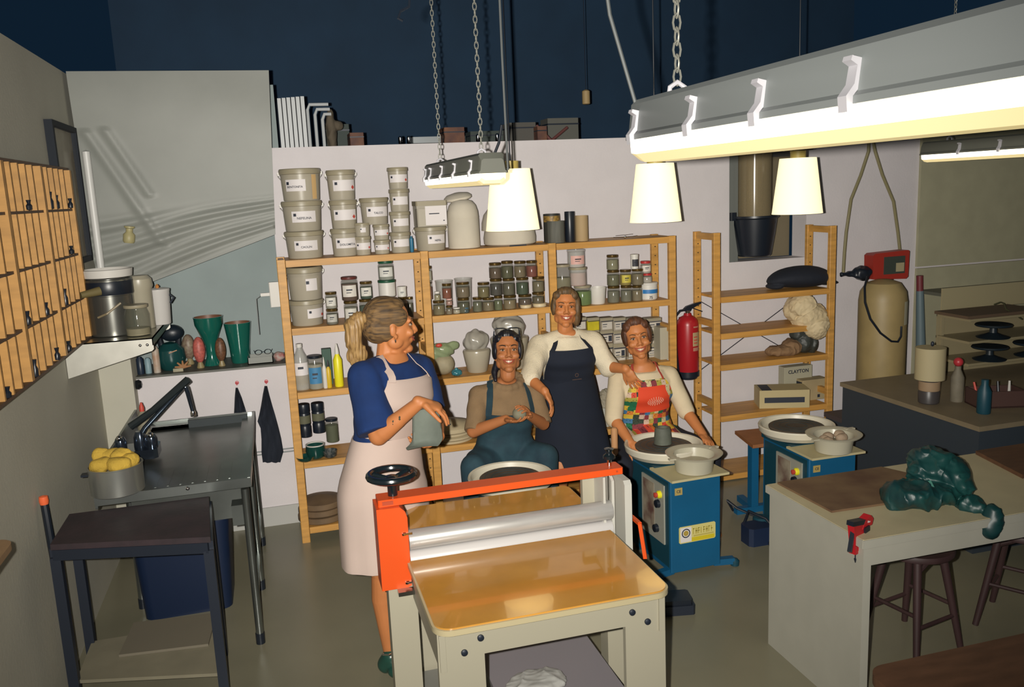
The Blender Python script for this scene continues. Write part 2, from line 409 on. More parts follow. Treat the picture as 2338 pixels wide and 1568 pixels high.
# ================================================================= vessels on the shelves
MILK = mat('milky_bucket', (0.50, 0.455, 0.36), 0.35, alpha=0.55)
MILKL = mat('milky_lid', (0.33, 0.29, 0.20), 0.4, alpha=0.9)
POWD = mat('white_powder', (0.62, 0.585, 0.52), 0.9, var=0.06)
GLASS = mat('jar_glass', (0.16, 0.17, 0.13), 0.08, alpha=0.16)
CLEARP = mat('clear_plastic', (0.55, 0.55, 0.52), 0.15, alpha=0.33)
WHITEP = mat('white_plastic', (0.60, 0.58, 0.54), 0.45)
GOLDL = mat('brass_lid', (0.13, 0.08, 0.022), 0.25, 0.6)
RED = mat('red_print', (0.50, 0.06, 0.04), 0.5)
def colm(c, r=0.7): return mat('fill_%02d_%02d_%02d' % tuple(int(x * 99) for x in c), c, r, var=0.12, vscale=20)
placed = []
def fit(box, Yf, zs, dz=0.05):
    """box in pixels, Yf = depth of the front of the vessel; returns centre x,y, r, z0, z1"""
    x0, x1, yt, yb = box; xm = (x0 + x1) / 2
    r = (P(x1, yb, y=Yf).x - P(x0, yb, y=Yf).x) / 2
    Yc = Yf + r; k = (P(x1, yb, y=Yc).x - P(x0, yb, y=Yc).x) / 2; r = k
    c = P(xm, (yt + yb) / 2, y=Yc)
    z0 = P(xm, yb, y=Yf).z; z1 = P(xm, yt, y=Yc + (r if yt > 470 else 0)).z
    if zs is not None and abs(z0 - zs) < dz: z0 = zs
    else:
        best = None
        for (a, b, rr, zt) in placed:
            if abs(a - c.x) < max(r, rr) * 1.1 and abs(b - Yc) < max(r, rr) * 1.2 and abs(zt - z0) < 0.045:
                if best is None or abs(zt - z0) < abs(best - z0): best = zt
        if best is not None: z0 = best
        elif zs is not None and z0 < zs: z0 = zs
    placed.append((c.x, Yc, r, z1))
    return c.x, Yc, r, z0 + 0.0005, max(z1 - z0 - 0.001, 0.02)
def patch(r, z0, z1, a0, a1, dr=0.0012, c=(0, 0, 0), r2=None):
    return MB().lathe([(r + dr, z0), ((r2 or r) + dr, z1), ((r2 or r) - 0.001, z1), (r - 0.001, z0)], c, 10, a0, a1)
D = math.radians
def bucket(box, label, txt='', Yf=5.33, zs=1.785, grp=None, fillf=0.72, lab=(-62, 28), hand=True, big=True, hazard=False, strip=None, dim=False):
    x, y, r, z, h = fit(box, Yf, zs)
    t = thing('lidded_bucket' if big else 'lidded_tub', label, 'bucket' if big else 'tub', (x, y, z), group=grp)
    rb, rt = r * 0.86, r * 0.94
    MB().lathe([(rb * .97, 0), (rb, 0.004), (rt, h * 0.86), (rt, h * 0.87), (rt * .985, h * .87), (rb * .985, 0.004)], n=28).build('bucket_body', MILK, t)
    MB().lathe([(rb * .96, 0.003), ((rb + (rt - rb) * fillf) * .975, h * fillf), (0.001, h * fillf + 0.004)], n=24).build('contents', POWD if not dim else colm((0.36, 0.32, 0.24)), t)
    MB().lathe([(rt * 1.01, h * .82), (r * 1.0, h * .835), (r, h * 0.90), (r * .985, h * .975), (r * .95, h), (r * .90, h), (r * .88, h * .975), (0.001, h * .975)], n=28).build('lid', MILKL, t)
    lz0, lz1 = h * 0.30, h * 0.66
    rl = rb + (rt - rb) * .5
    l = patch(rl * 1.0, lz0, lz1, D(-90 + lab[0]), D(-90 + lab[1]), 0.0025, r2=rl * 1.01).build('paper_label', LABEL, t)
    am = D(-90 + (lab[0] + lab[1]) / 2); ra = rl + 0.006
    wl = rl * D(lab[1] - lab[0])
    def put(dx, zz): 
        a = am + dx / rl; return (ra * math.cos(a), ra * math.sin(a), zz), (math.pi / 2, 0, a + math.pi / 2)
    p_, q_ = put(-wl * .36, lz0 + (lz1 - lz0) * .68)
    s_ = (lz1 - lz0) * .26
    lg = MB().box(-s_ / 2, s_ / 2, -0.0005, 0.0005, -s_ / 2, s_ / 2).build('printed_logo', INK, l, 0); lg.location = p_; lg.rotation_euler = (0, 0, q_[2])
    if txt:
        ts = min((lz1 - lz0) * .30, wl * 1.25 / len(txt))
        p_, q_ = put(0, lz0 + (lz1 - lz0) * .36); text(txt, ts, INK, l, p_, q_, bold=ts * .02)
    if hazard:
        p_, q_ = put(wl * .34, lz0 + (lz1 - lz0) * .3)
        d_ = MB().add([(0, 0, -s_ * .8), (s_ * .8, 0, 0), (0, 0, s_ * .8), (-s_ * .8, 0, 0), (0, 0.0006, -s_ * .8), (s_ * .8, 0.0006, 0), (0, 0.0006, s_ * .8), (-s_ * .8, 0.0006, 0)], [(0,1,2,3),(7,6,5,4),(0,4,5,1),(1,5,6,2),(2,6,7,3),(3,7,4,0)]).build('printed_diamond', RED, l, 0); d_.location = p_; d_.rotation_euler = (0, 0, q_[2])
    if strip: patch(rt * .965, h * .04, h * .80, D(-90 + 32), D(-90 + 47), 0.003, r2=rt * 1.0).build('tape_strip', mat('tan_tape', (0.55, 0.36, 0.16), 0.6), t)
    if hand:
        pts = [(r * 1.03 * math.cos(D(180 * k / 12)), -r * .2 * math.sin(D(180 * k / 12)) - 0.004, h * .86 - h * 0.32 * math.sin(D(180 * k / 12))) for k in range(13)]
        pts = [(r * 1.06 * math.cos(D(a)), r * 1.06 * math.sin(D(a)), h * .86 - h * .36 * math.sin(D(a))) for a in range(0, 181, 15)]
        MB().tube(pts, 0.0022, 6).build('handle', WHITEP, t)
        for s in (-1, 1): MB().box(s * r * 1.0 - 0.006, s * r * 1.0 + 0.006, -0.012, 0.012, h * .80, h * .90).build('lug', WHITEP, t)
    return t
ORD = ['first', 'second', 'third', 'fourth', 'fifth', 'sixth', 'seventh', 'eighth', 'ninth', 'tenth']
def jar(box, label, fill=(0.3, 0.27, 0.2), lid=None, Yf=5.31, zs=1.372, lab=None, glass=None, cat='jar', name='glass_jar', frac=0.8, shoulder=True, grp='jars on the pine shelving', txt=None, wide=False):
    x, y, r, z, h = fit(box, Yf, zs)
    t = thing(name, label, cat, (x, y, z), group=grp)
    lh = min(0.016, h * .22); rn = r * (0.88 if shoulder else 1.0)
    prof = [(r * .9, 0), (r, r * .12), (r, h - lh - r * .28 if shoulder else h - lh), (rn, h - lh), (rn * .96, h - lh), (r * .95, h - lh - r * .28 if shoulder else h - lh - .001), (r * .95, r * .12)]
    MB().lathe(prof, n=22).build('jar_body', glass or GLASS, t)
    fh = (h - lh) * frac
    MB().lathe([(r * .86, 0.002), (r * .93, r * .14), (r * .93, fh), (0.001, fh + 0.002)], n=20).build('contents', colm(fill), t)
    ll = MB().lathe([(rn * 1.03, h - lh), (rn * 1.05, h - lh * .8), (rn * 1.05, h - lh * .15), (rn * .98, h), (0.001, h)], n=22)
    ll.build('lid', lid or GOLDL, t)
    if lab:
        l = patch(r, h * .18, h * .66, D(-90 - 55), D(-90 + 45), 0.001).build('paper_label', mat('label_%02d%02d%02d' % tuple(int(v * 99) for v in lab), lab, 0.6), t)
        if txt: text(txt, h * .22, INK, l, (0.0, -r - 0.003, h * .42), bold=h * .004)
        else: MB().box(-r * .45, r * .25, -r - .0015, -r * .9, h * .44, h * .50).box(-r * .45, r * .1, -r - .0015, -r * .9, h * .34, h * .37).build('printed_lines', INK, l, 0)
    return t
# ---- top shelf, left bay
B1 = 'large lidded buckets on the top shelf'
bucket((650, 742, 525, 594), 'large milky bucket labelled CAOLIN, bottom of the leftmost stack on the top shelf', 'CAOLIN', grp=B1, lab=(-35, 40))
bucket((643, 738, 458, 525), 'large milky bucket with centred label, middle of the leftmost stack on the top shelf', 'NEFELINA', grp=B1, lab=(-35, 40))
bucket((638, 735, 385, 458), 'large milky bucket with tan tape strip, topmost of the leftmost stack', 'BENTONITA', grp=B1, lab=(-50, 12), strip=1)
bucket((755, 818, 520, 585), 'medium bucket labelled DOLOMITA, bottom of the second stack on the top shelf', 'DOLOMITA', grp=B1, lab=(-45, 60), fillf=.78)
bucket((752, 817, 456, 521), 'medium bucket with red diamond, middle of the second stack on the top shelf', '', grp=B1, hazard=True, lab=(-50, 60))
bucket((745, 813, 388, 456), 'medium bucket with red diamond, topmost of the second stack on the top shelf', '', grp=B1, hazard=True, lab=(-40, 62))
S1 = 'small stacked tubs on the top shelf'
bucket((810, 848, 538, 584), 'small white tub with red emblem standing before the DOLOMITA bucket', '', grp=S1, hand=False, big=False, hazard=True, lab=(-60, 60))
bucket((808, 846, 508, 538), 'small white tub balanced on the tub beside the DOLOMITA bucket', '', grp=S1, hand=False, big=False, lab=(-20, 20), fillf=.6)
bucket((853, 891, 546, 582), 'small tub with red emblem, lower of the pair under the TALCO bucket', '', grp=S1, hand=False, big=False, hazard=True, lab=(-60, 60))
bucket((851, 889, 511, 546), 'small tub with red emblem, upper of the pair under the TALCO bucket', '', grp=S1, hand=False, big=False, hazard=True, lab=(-60, 60))
bucket((821, 888, 451, 512), 'medium bucket labelled TALCO resting on smaller tubs', 'TALCO', grp=B1, lab=(-40, 60))
bucket((890, 938, 528, 577), 'tall white tub, lowest of the slim column beside the TALCO bucket', '', grp=S1, hand=False, big=False, lab=(-50, 50), fillf=.85)
bucket((889, 937, 482, 528), 'white tub, second from the bottom of the slim column beside the TALCO bucket', '', grp=S1, hand=False, big=False, lab=(-50, 50), fillf=.8)
bucket((888, 935, 431, 482), 'white tub, third from the bottom of the slim column beside the TALCO bucket', '', grp=S1, hand=False, big=False, lab=(-50, 50))
bucket((884, 932, 382, 431), 'clear-lidded tub with printed label topping the slim tub column', '', grp=S1, hand=False, big=False, hazard=True, lab=(-60, 60), fillf=.55)
bl = MB().lathe([(0.01, 0), (0.012, 0.01), (0.012, 0.085), (0.006, 0.09), (0.006, 0.10), (0.001, 0.10)], n=12)
q = P(941, 577, y=5.36); lone(bl, 'marker_pen', mat('teal_blue', (0.02, 0.14, 0.25), 0.4), 'slim blue bottle squeezed beside the slim tub column', 'bottle', (q.x, 5.36, 1.785))
# ---- top shelf, middle bay
bucket((946, 1020, 515, 577), 'bucket with a small logo label under the pale square container', 'NEFEL', grp=B1, lab=(-20, 55))
x, y, r, z, h = fit((948, 1014, 458, 515), 5.35, None)
t = thing('square_container', 'pale square container with large label left of the domed plaster mould', 'container', (x, y, z))
MB().prism([(-r, -r * .8), (r, -r * .8), (r, r * .8), (-r, r * .8)], 0, h * .82, [(-r * 1.02, -r * .84), (r * 1.02, -r * .84), (r * 1.02, r * .84), (-r * 1.02, r * .84)]).build('container_body', MILK, t)
MB().box(-r * .9, r * .9, -r * .7, r * .7, 0.003, h * .7).build('contents', POWD, t)
MB().box(-r * 1.06, r * 1.06, -r * .9, r * .9, h * .82, h, 0.008).build('lid', MILKL, t)
l = MB().box(-r * .45, r * 1.0, -r * .86, -r * .84, h * .06, h * .80).build('paper_label', LABEL, t)
MB().box(-r * .2, r * .5, -r * .87, -r * .86, h * .48, h * .52).box(r * .75, r * .85, -r * .87, -r * .86, h * .2, h * .24).build('printed_lines', INK, l, 0)
PLA = mat('plaster', (0.55, 0.50, 0.41), 0.85, var=0.05, vscale=8)
def pla(box, label, prof, name='plaster_mould', Yf=5.33, zs=1.785, m_=PLA, cat='mould', n=30, rot=None):
    x, y, r, z, h = fit(box, Yf, zs)
    o = MB().lathe([(a * r, b * h) for a, b in prof], n=n).build(name, m_, None, 50); o.location = (x, y, z)
    if rot: o.rotation_euler = rot
    return tag(o, label, cat)
pla((1022, 1093, 455, 571), 'tall white plaster mould with domed shoulders on the top shelf', [(.93, 0), (1, .01), (1, .60), (.985, .61), (1.0, .62), (.97, .75), (.85, .88), (.62, .97), (.35, 1.0), (.001, 1.0)])
x, y, r, z, h = fit((1007, 1070, 433, 457), 5.40, None)
lone(MB().lathe([(r * .9, 0), (r, .006), (r * 1.0, .02), (r * .8, .035), (r * .3, .045), (.001, .046)], n=28), 'mould_cover', PLA, 'round pale plaster lid lying tilted on the tall domed mould', 'lid', (x + .02, y, placed[-2][3] - 0.002), rot=(0.1, -0.16, 0), smooth=50)
pla((1106, 1222, 521, 567), 'wide round plaster mould base partly behind the left pendant shade', [(.90, 0), (.99, .1), (1, .5), (.95, 1.0), (.001, 1.0)])
pla((1100, 1216, 466, 521), 'pale plaster dome set on the wide mould base behind the pendant', [(1, 0), (.985, .3), (.90, .62), (.70, .88), (.40, .98), (.001, 1.0)], zs=None)
lone(MB().box(-.055, .055, -.004, .004, 0, 0.008), 'dark_ruler', BLKMET, 'thin dark ruler at the shelf edge before the wide mould', 'ruler', (P(1183, 563, y=5.30).x, 5.302, 1.785))
def tin(box, label, mats_, Yf=5.36, zs=1.785, name='cardboard_tube', cat='tube', band=None):
    x, y, r, z, h = fit(box, Yf, zs)
    t = thing(name, label, cat, (x, y, z))
    MB().lathe([(r * .97, 0), (r, .003), (r, h - .003), (r * .97, h), (r * .9, h), (r * .88, h - .01), (.001, h - .01)], n=24).build('tube_wall', mats_, t)
    if band: patch(r, h * band[0], h * band[1], D(-180), D(0), 0.001).build('printed_band', band[2], t)
    return t
tin((1242, 1278, 487, 556), 'dark tin tube with a gold patterned band, leftmost of the tube group', mat('dark_tin', (0.035, 0.035, 0.03), 0.5), band=(.72, .93, mat('gold_pattern', (0.40, 0.24, 0.05), 0.5, col2=(0.10, 0.06, 0.02), vscale=60)), Yf=5.42)
tin((1250, 1288, 503, 556), 'dark grey tube standing in front of the gold banded tin', mat('grey_board', (0.10, 0.10, 0.085), 0.7, var=.2, stretch=(8, 8, .5)), Yf=5.335)
tin((1290, 1312, 482, 555), 'tall slim black tube on the top shelf', BLACK)
tin((1314, 1342, 491, 554), 'tan cardboard tube, rightmost of the tube group', mat('tan_board', (0.38, 0.27, 0.14), 0.7))
q = P(1427, 545, y=5.4)
t = thing('wire_whisk', 'thin metal tool with a shiny knob lying on the top right shelf', 'tool', (q.x, 5.4, 1.785))
MB().tube([(-.085, 0, .012), (0, 0.01, .006), (.09, .0, .014)], .0022, 6).build('wire', CHROME, t); MB().tube([(-.06, .02, .02), (.07, .03, .024)], .0018, 6).build('wire', CHROME, t)
MB().ball((0, 0, .009), .009).build('knob', CHROME, t)
# ---- second shelf, left bay
Z2 = 1.372; GP = 'big milky buckets on the second shelf'
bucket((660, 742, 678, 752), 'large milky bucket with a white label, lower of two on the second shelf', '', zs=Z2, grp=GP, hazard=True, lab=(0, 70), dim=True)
bucket((654, 739, 605, 679), 'large milky bucket stacked on another under the top shelf', '', zs=Z2, grp=GP, lab=(0, 40))
DK = (0.035, 0.035, 0.04)
JR = dict(Yf=5.31, zs=Z2)
jar((744, 772, 702, 737), 'squat grey jar at the foot of a pair beside the big buckets', (.20, .19, .16), lab=(.45, .44, .40), **JR)
jar((742, 769, 664, 702), 'brass-lidded jar with pale label on the squat grey jar', (.42, .40, .34), lab=(.62, .60, .55), **JR)
jar((785, 817, 684, 735), 'glass jar under the dark red jar, behind the ponytail', (.35, .33, .28), lab=(.6, .58, .52), **JR)
jar((778, 817, 629, 684), 'dark red glaze jar with white label, above the ponytail', (.10, .03, .025), lid=mat('dark_red_lid', (.12, .03, .025), .4), lab=(.62, .58, .53), **JR)
jar((820, 850, 680, 734), 'dark jar hidden low beside the standing blonde head', (.04, .07, .05), **JR)
jar((821, 850, 640, 680), 'dark green jar with white label and brass lid near the green lidded jar', (.015, .05, .035), lab=(.62, .60, .55), **JR)
jar((866, 903, 675, 733), 'pale jar at the base of the green lidded column', (.5, .47, .4), **JR)
jar((864, 903, 636, 676), 'pale tub of cream glaze under the green lidded jar', (.58, .53, .42), lid=mat('dark_green_lid', (.01, .07, .035), .4), glass=WHITEP, shoulder=False, name='plastic_jar', **JR)
jar((862, 899, 593, 637), 'tall jar with dark green lid topping its column near the bay post', (.40, .42, .38), lid=MATS['dark_green_lid'], lab=(.60, .60, .56), **JR)
jar((909, 929, 676, 722), 'small jar right of the blonde head', (.10, .05, .03), **JR)
jar((907, 928, 652, 677), 'tiny white pot with a flat lid close to the rear post', (.60, .57, .50), lid=WHITEP, glass=WHITEP, shoulder=False, lab=(.6, .6, .56), name='plastic_jar', **JR)
jar((929, 943, 676, 722), 'narrow dark jar by the bay post, behind the blonde head', (.12, .10, .07), **JR)
# ---- second shelf, middle bay : (box, fill, lid, label text)
Z2m = 1.378
OL = (.16, .15, .08); DG = (.03, .05, .04); GN = (.20, .19, .14)
mid = [
 ((973, 986, 683, 722), (.45, .25, .05), None, 'slim ochre jar at the far left of the middle bay'),
 ((972, 987, 640, 683), (.30, .12, .10), CHROME, 'slim jar with shiny lid at the left end of the middle bay'),
 ((971, 986, 606, 640), (.50, .46, .36), None, 'small brass-lidded jar crowning the slim jars by the left post'),
 ((988, 1016, 683, 723), (.30, .28, .16), None, 'squat olive jar in the front row, second from the left post'),
 ((991, 1005, 664, 684), (.45, .40, .25), WHITEP, 'tiny pale pot on the squat olive jar'),
 ((1018, 1033, 696, 721), (.35, .33, .28), None, 'small grey pot beneath a pink-lidded pot'),
 ((1018, 1033, 680, 696), (.55, .30, .26), mat('pink_lid', (.6, .36, .32), .5), 'tiny pot with pale pink lid in the middle bay'),
 ((1009, 1031, 645, 680), (.36, .07, .03), None, 'rust-red glaze jar in the middle bay, above the pink pot'),
 ((1034, 1051, 700, 718), (.58, .52, .40), WHITEP, 'tiny cream pot at the shelf edge, middle bay'),
 ((1053, 1071, 700, 716), (.03, .14, .26), mat('blue_lid', (.03, .14, .26), .4), 'tiny blue pot at the shelf edge'),
 ((1044, 1072, 677, 712), (.12, .14, .10), None, 'dark jar with brass lid behind the tiny blue pot'),
 ((1041, 1072, 641, 677), (.28, .24, .18), None, 'grey brown jar with wide brass lid, upper left of the middle bay'),
 ((1079, 1101, 676, 716), (.20, .24, .19), None, 'speckled green grey jar, front row centre of the middle bay'),
 ((1101, 1128, 676, 714), (.30, .27, .19), None, 'wide beige jar, front row of the middle bay'),
 ((1090, 1117, 642, 676), (.26, .24, .10), None, 'olive yellow jar standing alone in the upper row'),
 ((1128, 1147, 673, 710), (.18, .25, .14), None, 'jar with a green middle stripe, front row of the middle bay'),
 ((1149, 1178, 671, 708), (.36, .31, .20), None, 'jar half full of tan glaze, front row right of the green striped jar'),
 ((1183, 1213, 669, 706), (.14, .09, .08), None, 'brown purple jar behind a cream disc pot'),
 ((1215, 1242, 664, 704), (.17, .14, .09), None, 'brown jar nearest the right post of the middle bay, bottom row'),
 ((1118, 1146, 634, 673), (.05, .04, .06), None, 'dark violet jar, first of the second tier in the packed block'),
 ((1147, 1175, 633, 671), (.13, .13, .10), None, 'grey green jar, second of the second tier in the packed block'),
 ((1178, 1206, 631, 669), (.04, .10, .06), None, 'deep green jar, third of the second tier in the packed block'),
 ((1215, 1242, 629, 664), (.26, .25, .17), None, 'pale olive jar, last of the second tier by the right post'),
 ((1116, 1144, 598, 634), (.14, .08, .06), None, 'dark brown jar, first in the top tier of the packed block'),
 ((1144, 1171, 594, 633), (.10, .11, .05), None, 'dark olive jar, second in the top tier of the packed block'),
 ((1173, 1200, 594, 631), (.26, .22, .15), None, 'grey beige jar, third in the top tier of the packed block'),
 ((1201, 1226, 593, 629), (.30, .04, .035), None, 'crimson jar, last in the top tier of the packed block'),
]
for b_, f_, l_, n_ in mid: jar(b_, n_, tuple(c * k for c, k in zip(f_, (.75, .62, .50))) if max(f_) < .4 else f_, lid=l_, zs=Z2m, Yf=5.30)
jar((1188, 1213, 693, 709), 'cream disc-shaped pot at the edge under the brown purple jar', (.6, .48, .28), lid=mat('cream_lid', (.6, .48, .28), .5), glass=CREAM, shoulder=False, zs=Z2m, Yf=5.285, name='plastic_jar')
jar((1217, 1247, 689, 706), 'flat cream disc pot at the edge by the right post', (.6, .48, .28), lid=MATS['cream_lid'], glass=CREAM, shoulder=False, zs=Z2m, Yf=5.285, name='plastic_jar')
# tall clear tubs at the back of the middle bay
for b_, n_ in (((994, 1035, 637, 700), 'tall empty clear plastic tub behind the rust-red jar'), ((1038, 1079, 632, 697), 'tall clear plastic tub with wide rim at the back of the middle bay')):
    x, y, r, z, h = fit(b_, 5.45, None); h += z - Z2m; z = Z2m
    t = thing('clear_tub', n_, 'tub', (x, y, z))
    MB().lathe([(r * .8, 0), (r * .82, .003), (r * .95, h - .01), (r, h - .008), (r, h), (r * .94, h), (r * .79, .004)], n=24).build('tub_wall', CLEARP, t)
# ---- second shelf, right bay
Zr = 1.36
RB = dict(zs=Zr, Yf=5.32)
jar((1262, 1303, 655, 700), 'big glass jar hidden low behind the tall blonde head', (.30, .24, .14), **RB)
jar((1264, 1303, 601, 655), 'big glass jar with a grey lid beside the bay post', (.28, .25, .16), lid=MILKL, frac=.5, **RB)
jar((1310, 1350, 648, 698), 'round jar of grass green glaze beside the standing head', (.16, .26, .07), lid=MILKL, **RB)
jar((1300, 1338, 607, 649), 'salmon pink plastic tub on the green glaze jar', (.60, .30, .24), lid=MILKL, glass=CLEARP, shoulder=False, name='plastic_jar', cat='tub', **RB)
jar((1296, 1334, 567, 608), 'open clear tub with pink print topping the salmon tub', (.58, .50, .46), lid=CLEARP, glass=CLEARP, shoulder=False, frac=.25, lab=(.62, .36, .32), name='plastic_jar', cat='tub', **RB)
tt = MB().lathe([(.048, 0), (.05, .003), (.058, .105), (.061, .106), (.061, .112), (.056, .112), (.048, .006), (.001, .006)], n=26)
q = P(1367, 690, y=5.36); lone(tt, 'white_tub', WHITEP, 'open white plastic tub between green jar and olive jar stacks', 'tub', (q.x, 5.38, Zr), smooth=50)
for b_, f_, n_ in [((1387, 1414, 650, 687), GN, 'bottom olive jar of the three-high stack'), ((1386, 1413, 614, 650), OL, 'middle olive jar of the three-high stack'), ((1385, 1411, 580, 614), (.30, .28, .17), 'top olive jar of the three-high stack'),
                   ((1417, 1442, 649, 685), GN, 'lower jar of the pair right of the three-high stack'), ((1415, 1440, 613, 649), (.36, .26, .04), 'upper jar with yellow green label right of the three-high stack'),
                   ((1443, 1466, 649, 685), (.26, .20, .12), 'lower brown jar behind the white tub marked 75'), ((1442, 1469, 611, 649), (.22, .17, .10), 'wide brown jar under the small black and white tin')]:
    jar(b_, n_, f_, lab=(.50, .42, .06) if 'yellow' in n_ else None, **RB)
jar((1440, 1457, 579, 611), 'slim black and white tin on the wide brown jar', (.5, .5, .48), lid=WHITEP, glass=WHITEP, lab=(.03, .03, .04), shoulder=False, name='plastic_jar', **RB)
jar((1461, 1499, 641, 687), 'white plastic tub with blue band marked 75 at the right post', (.6, .58, .52), lid=WHITEP, glass=WHITEP, shoulder=False, name='plastic_jar', cat='tub', **RB)
t = [o for o in COL.objects if o.get('label', '').startswith('white plastic tub with blue band')][0]
x, y, r, z = t.location.x, t.location.y, placed[-1][2], t.location.z
patch(r, .045, .072, D(-150), D(-30), .0012).build('blue_band', mat('band_blue', (.02, .16, .42), .5), t)
text('75', .026, INK, t, (-r * .15, -r - .004, .018), bold=.0006)
jar((1466, 1488, 622, 641), 'small red-capped pot on the tub marked 75', (.55, .5, .45), lid=mat('red_lid', (.42, .03, .03), .4), zs=None, Yf=5.33)
jar((1462, 1485, 594, 622), 'red-lidded jar with white label, topmost near the right post', (.55, .5, .45), lid=MATS['red_lid'], lab=(.6, .55, .5), zs=None, Yf=5.33)
# ---- third shelf, right bay: square paint pots
def sqpot(box, label, fill, lab=None, blk=None, Yf=5.46, zs=0.93, dz=.06):
    x, y, r, z, h = fit(box, Yf, zs, dz)
    t = thing('square_pot', label, 'pot', (x, y, z), group='square pots of underglaze on the third shelf')
    MB().box(-r, r, -r * .8, r * .8, 0, h * .78, r * .15).build('pot_body', colm(fill, .4), t)
    MB().box(-r * 1.03, r * 1.03, -r * .84, r * .84, h * .78, h, r * .15).build('lid', MILKL, t)
    MB().box(-r * .98, r * .98, -r * .85, -r * .8, h * .70, h * .76).build('lid_seal', INK, t)
    if lab:
        l = MB().box(-r * .8, r * .75, -r * .82, -r * .79, h * .10, h * .66).build('paper_label', mat('label_%02d%02d%02d' % tuple(int(v * 99) for v in lab), lab, 0.6), t)
        MB().box(-r * .7, r * .0, -r * .83, -r * .81, h * .46, h * .52).box(-r * .7, -r * .1, -r * .83, -r * .81, h * .30, h * .34).build('printed_lines', INK, l, 0)
        if blk: MB().box(r * .2, r * .72, -r * .835, -r * .81, h * .16, h * .60).build('black_square', INK, l, 0)
    return t
cols = [(1309, 1336), (1338, 1365), (1367, 1396), (1397, 1425), (1427, 1458), (1472, 1505)]
rows = [(807, 836), (779, 808), (750, 779), (721, 750)]
cn = ['far left', 'second', 'third', 'fourth', 'fifth', 'right-hand']; rn_ = ['bottom', 'second', 'third', 'top']
fills = [(.28, .24, .18), (.40, .36, .30), (.14, .10, .07), (.34, .30, .24)]
for ci, (a, b_) in enumerate(cols):
    for ri, (yt, yb) in enumerate(rows):
        f_ = fills[(ci * 3 + ri * 2) % 4]; lb = (.52, .48, .42); bk = (ci + ri) % 2 == 0
        nm = 'square lidded pot, %s column, %s row on the third shelf' % (cn[ci], rn_[ri])
        if ci == 1 and ri == 3: f_ = (.50, .42, .02); lb = None; nm = 'bright yellow square pot in the top row of the third shelf'
        if ci == 2 and ri == 3: bk = False
        sqpot((a + 3 * (3 - ri) * 0, b_, yt, yb), nm, f_, lb, bk)
bx = MB().box(-.055, .055, -.10, .10, 0, .225, .006)
q = P(1512, 800, y=5.45); lone(bx, 'clear_box', mat('frosted_box', (.42, .39, .30), .35), 'tall frosted plastic box at the right end of the third shelf', 'box', (q.x, 5.46, .93), smooth=0)
# ---- third shelf, left bay
Z3 = .975
t = thing('clear_bottle', 'clear plastic bottle with white label, leftmost on the third shelf', 'bottle', (P(691, 885, y=5.38).x, 5.38, Z3))
hb = P(685, 784, y=5.38).z - Z3; rr = (P(709, 850, y=5.38).x - P(672, 850, y=5.38).x) / 2
MB().lathe([(rr * .95, 0), (rr, .01), (rr, hb * .6), (rr * .85, hb * .72), (rr * .35, hb * .85), (rr * .33, hb * .93), (rr * .31, hb * .93), (rr * .8, hb * .70), (rr * .96, .01)], n=22).build('bottle_body', CLEARP, t)
MB().lathe([(rr * .9, .003), (rr * .94, .01), (rr * .94, hb * .38), (.001, hb * .385)], n=20).build('contents', colm((.34, .28, .18)), t)
MB().cyl((0, 0, 0), rr * .38, hb * .92, hb, 14).build('cap', WHITEP, t)
l = patch(rr, hb * .33, hb * .60, D(-150), D(-30), .001).build('paper_label', LABEL, t); MB().box(-rr * .4, rr * .3, -rr - .002, -rr, hb * .47, hb * .52).build('printed_lines', INK, l, 0)
jar((702, 738, 807, 888), 'black-capped jar with blue label on the third shelf', (.45, .42, .34), lid=BLACK, zs=Z3, Yf=5.31, lab=(.05, .20, .38))
def boxy(box, label, m_, Yf, zs, name, cat, dep=.05, rz=0, extra=None):
    x0, x1, yt, yb = box; a = P(x0, yb, y=Yf); b_ = P(x1, yb, y=Yf); z1 = P((x0 + x1) / 2, yt, y=Yf).z
    t = thing(name, label, cat, ((a.x + b_.x) / 2, Yf + dep / 2, zs), rz)
    w = (b_.x - a.x) / 2
    MB().box(-w, w, -dep / 2, dep / 2, 0, z1 - zs, .002).build('box_body', m_, t)
    if extra: extra(t, w, dep, z1 - zs)
    return t
boxy((741, 762, 796, 882), 'dark green carton behind the yellow bottles', mat('green_carton', (.01, .06, .035), .5), 5.44, Z3, 'carton', 'box')
def squeeze(px, pb, py, label, m_, capm, Yf=5.33, w=.02, zs=Z3):
    c = P(px, pb, y=Yf); z1 = P(px, py, y=Yf).z; h = z1 - zs
    t = thing('squeeze_bottle', label, 'bottle', (c.x, Yf + w, zs))
    MB().lathe([(w * .9, 0), (w, .005), (w, h * .62), (w * .5, h * .74), (w * .4, h * .78), (.001, h * .78)], n=18).build('bottle_body', m_, t)
    MB().lathe([(w * .5, h * .76), (w * .45, h * .86), (w * .15, h), (.001, h)], n=14).build('cap', capm, t)
    return t
YEL = mat('lemon_yellow', (.75, .68, .02), .4)
squeeze(744, 885, 815, 'slim white bottle on the third shelf before the green carton', WHITEP, WHITEP, w=.014)
squeeze(753, 883, 822, 'slim yellow squeeze bottle with black cap on the third shelf', mat('amber_yellow', (.60, .40, .02), .4), BLACK, w=.016)
t = squeeze(776, 884, 785, 'bright lemon-yellow bottle beside the blue sleeve', YEL, WHITEP, w=.028, Yf=5.33)
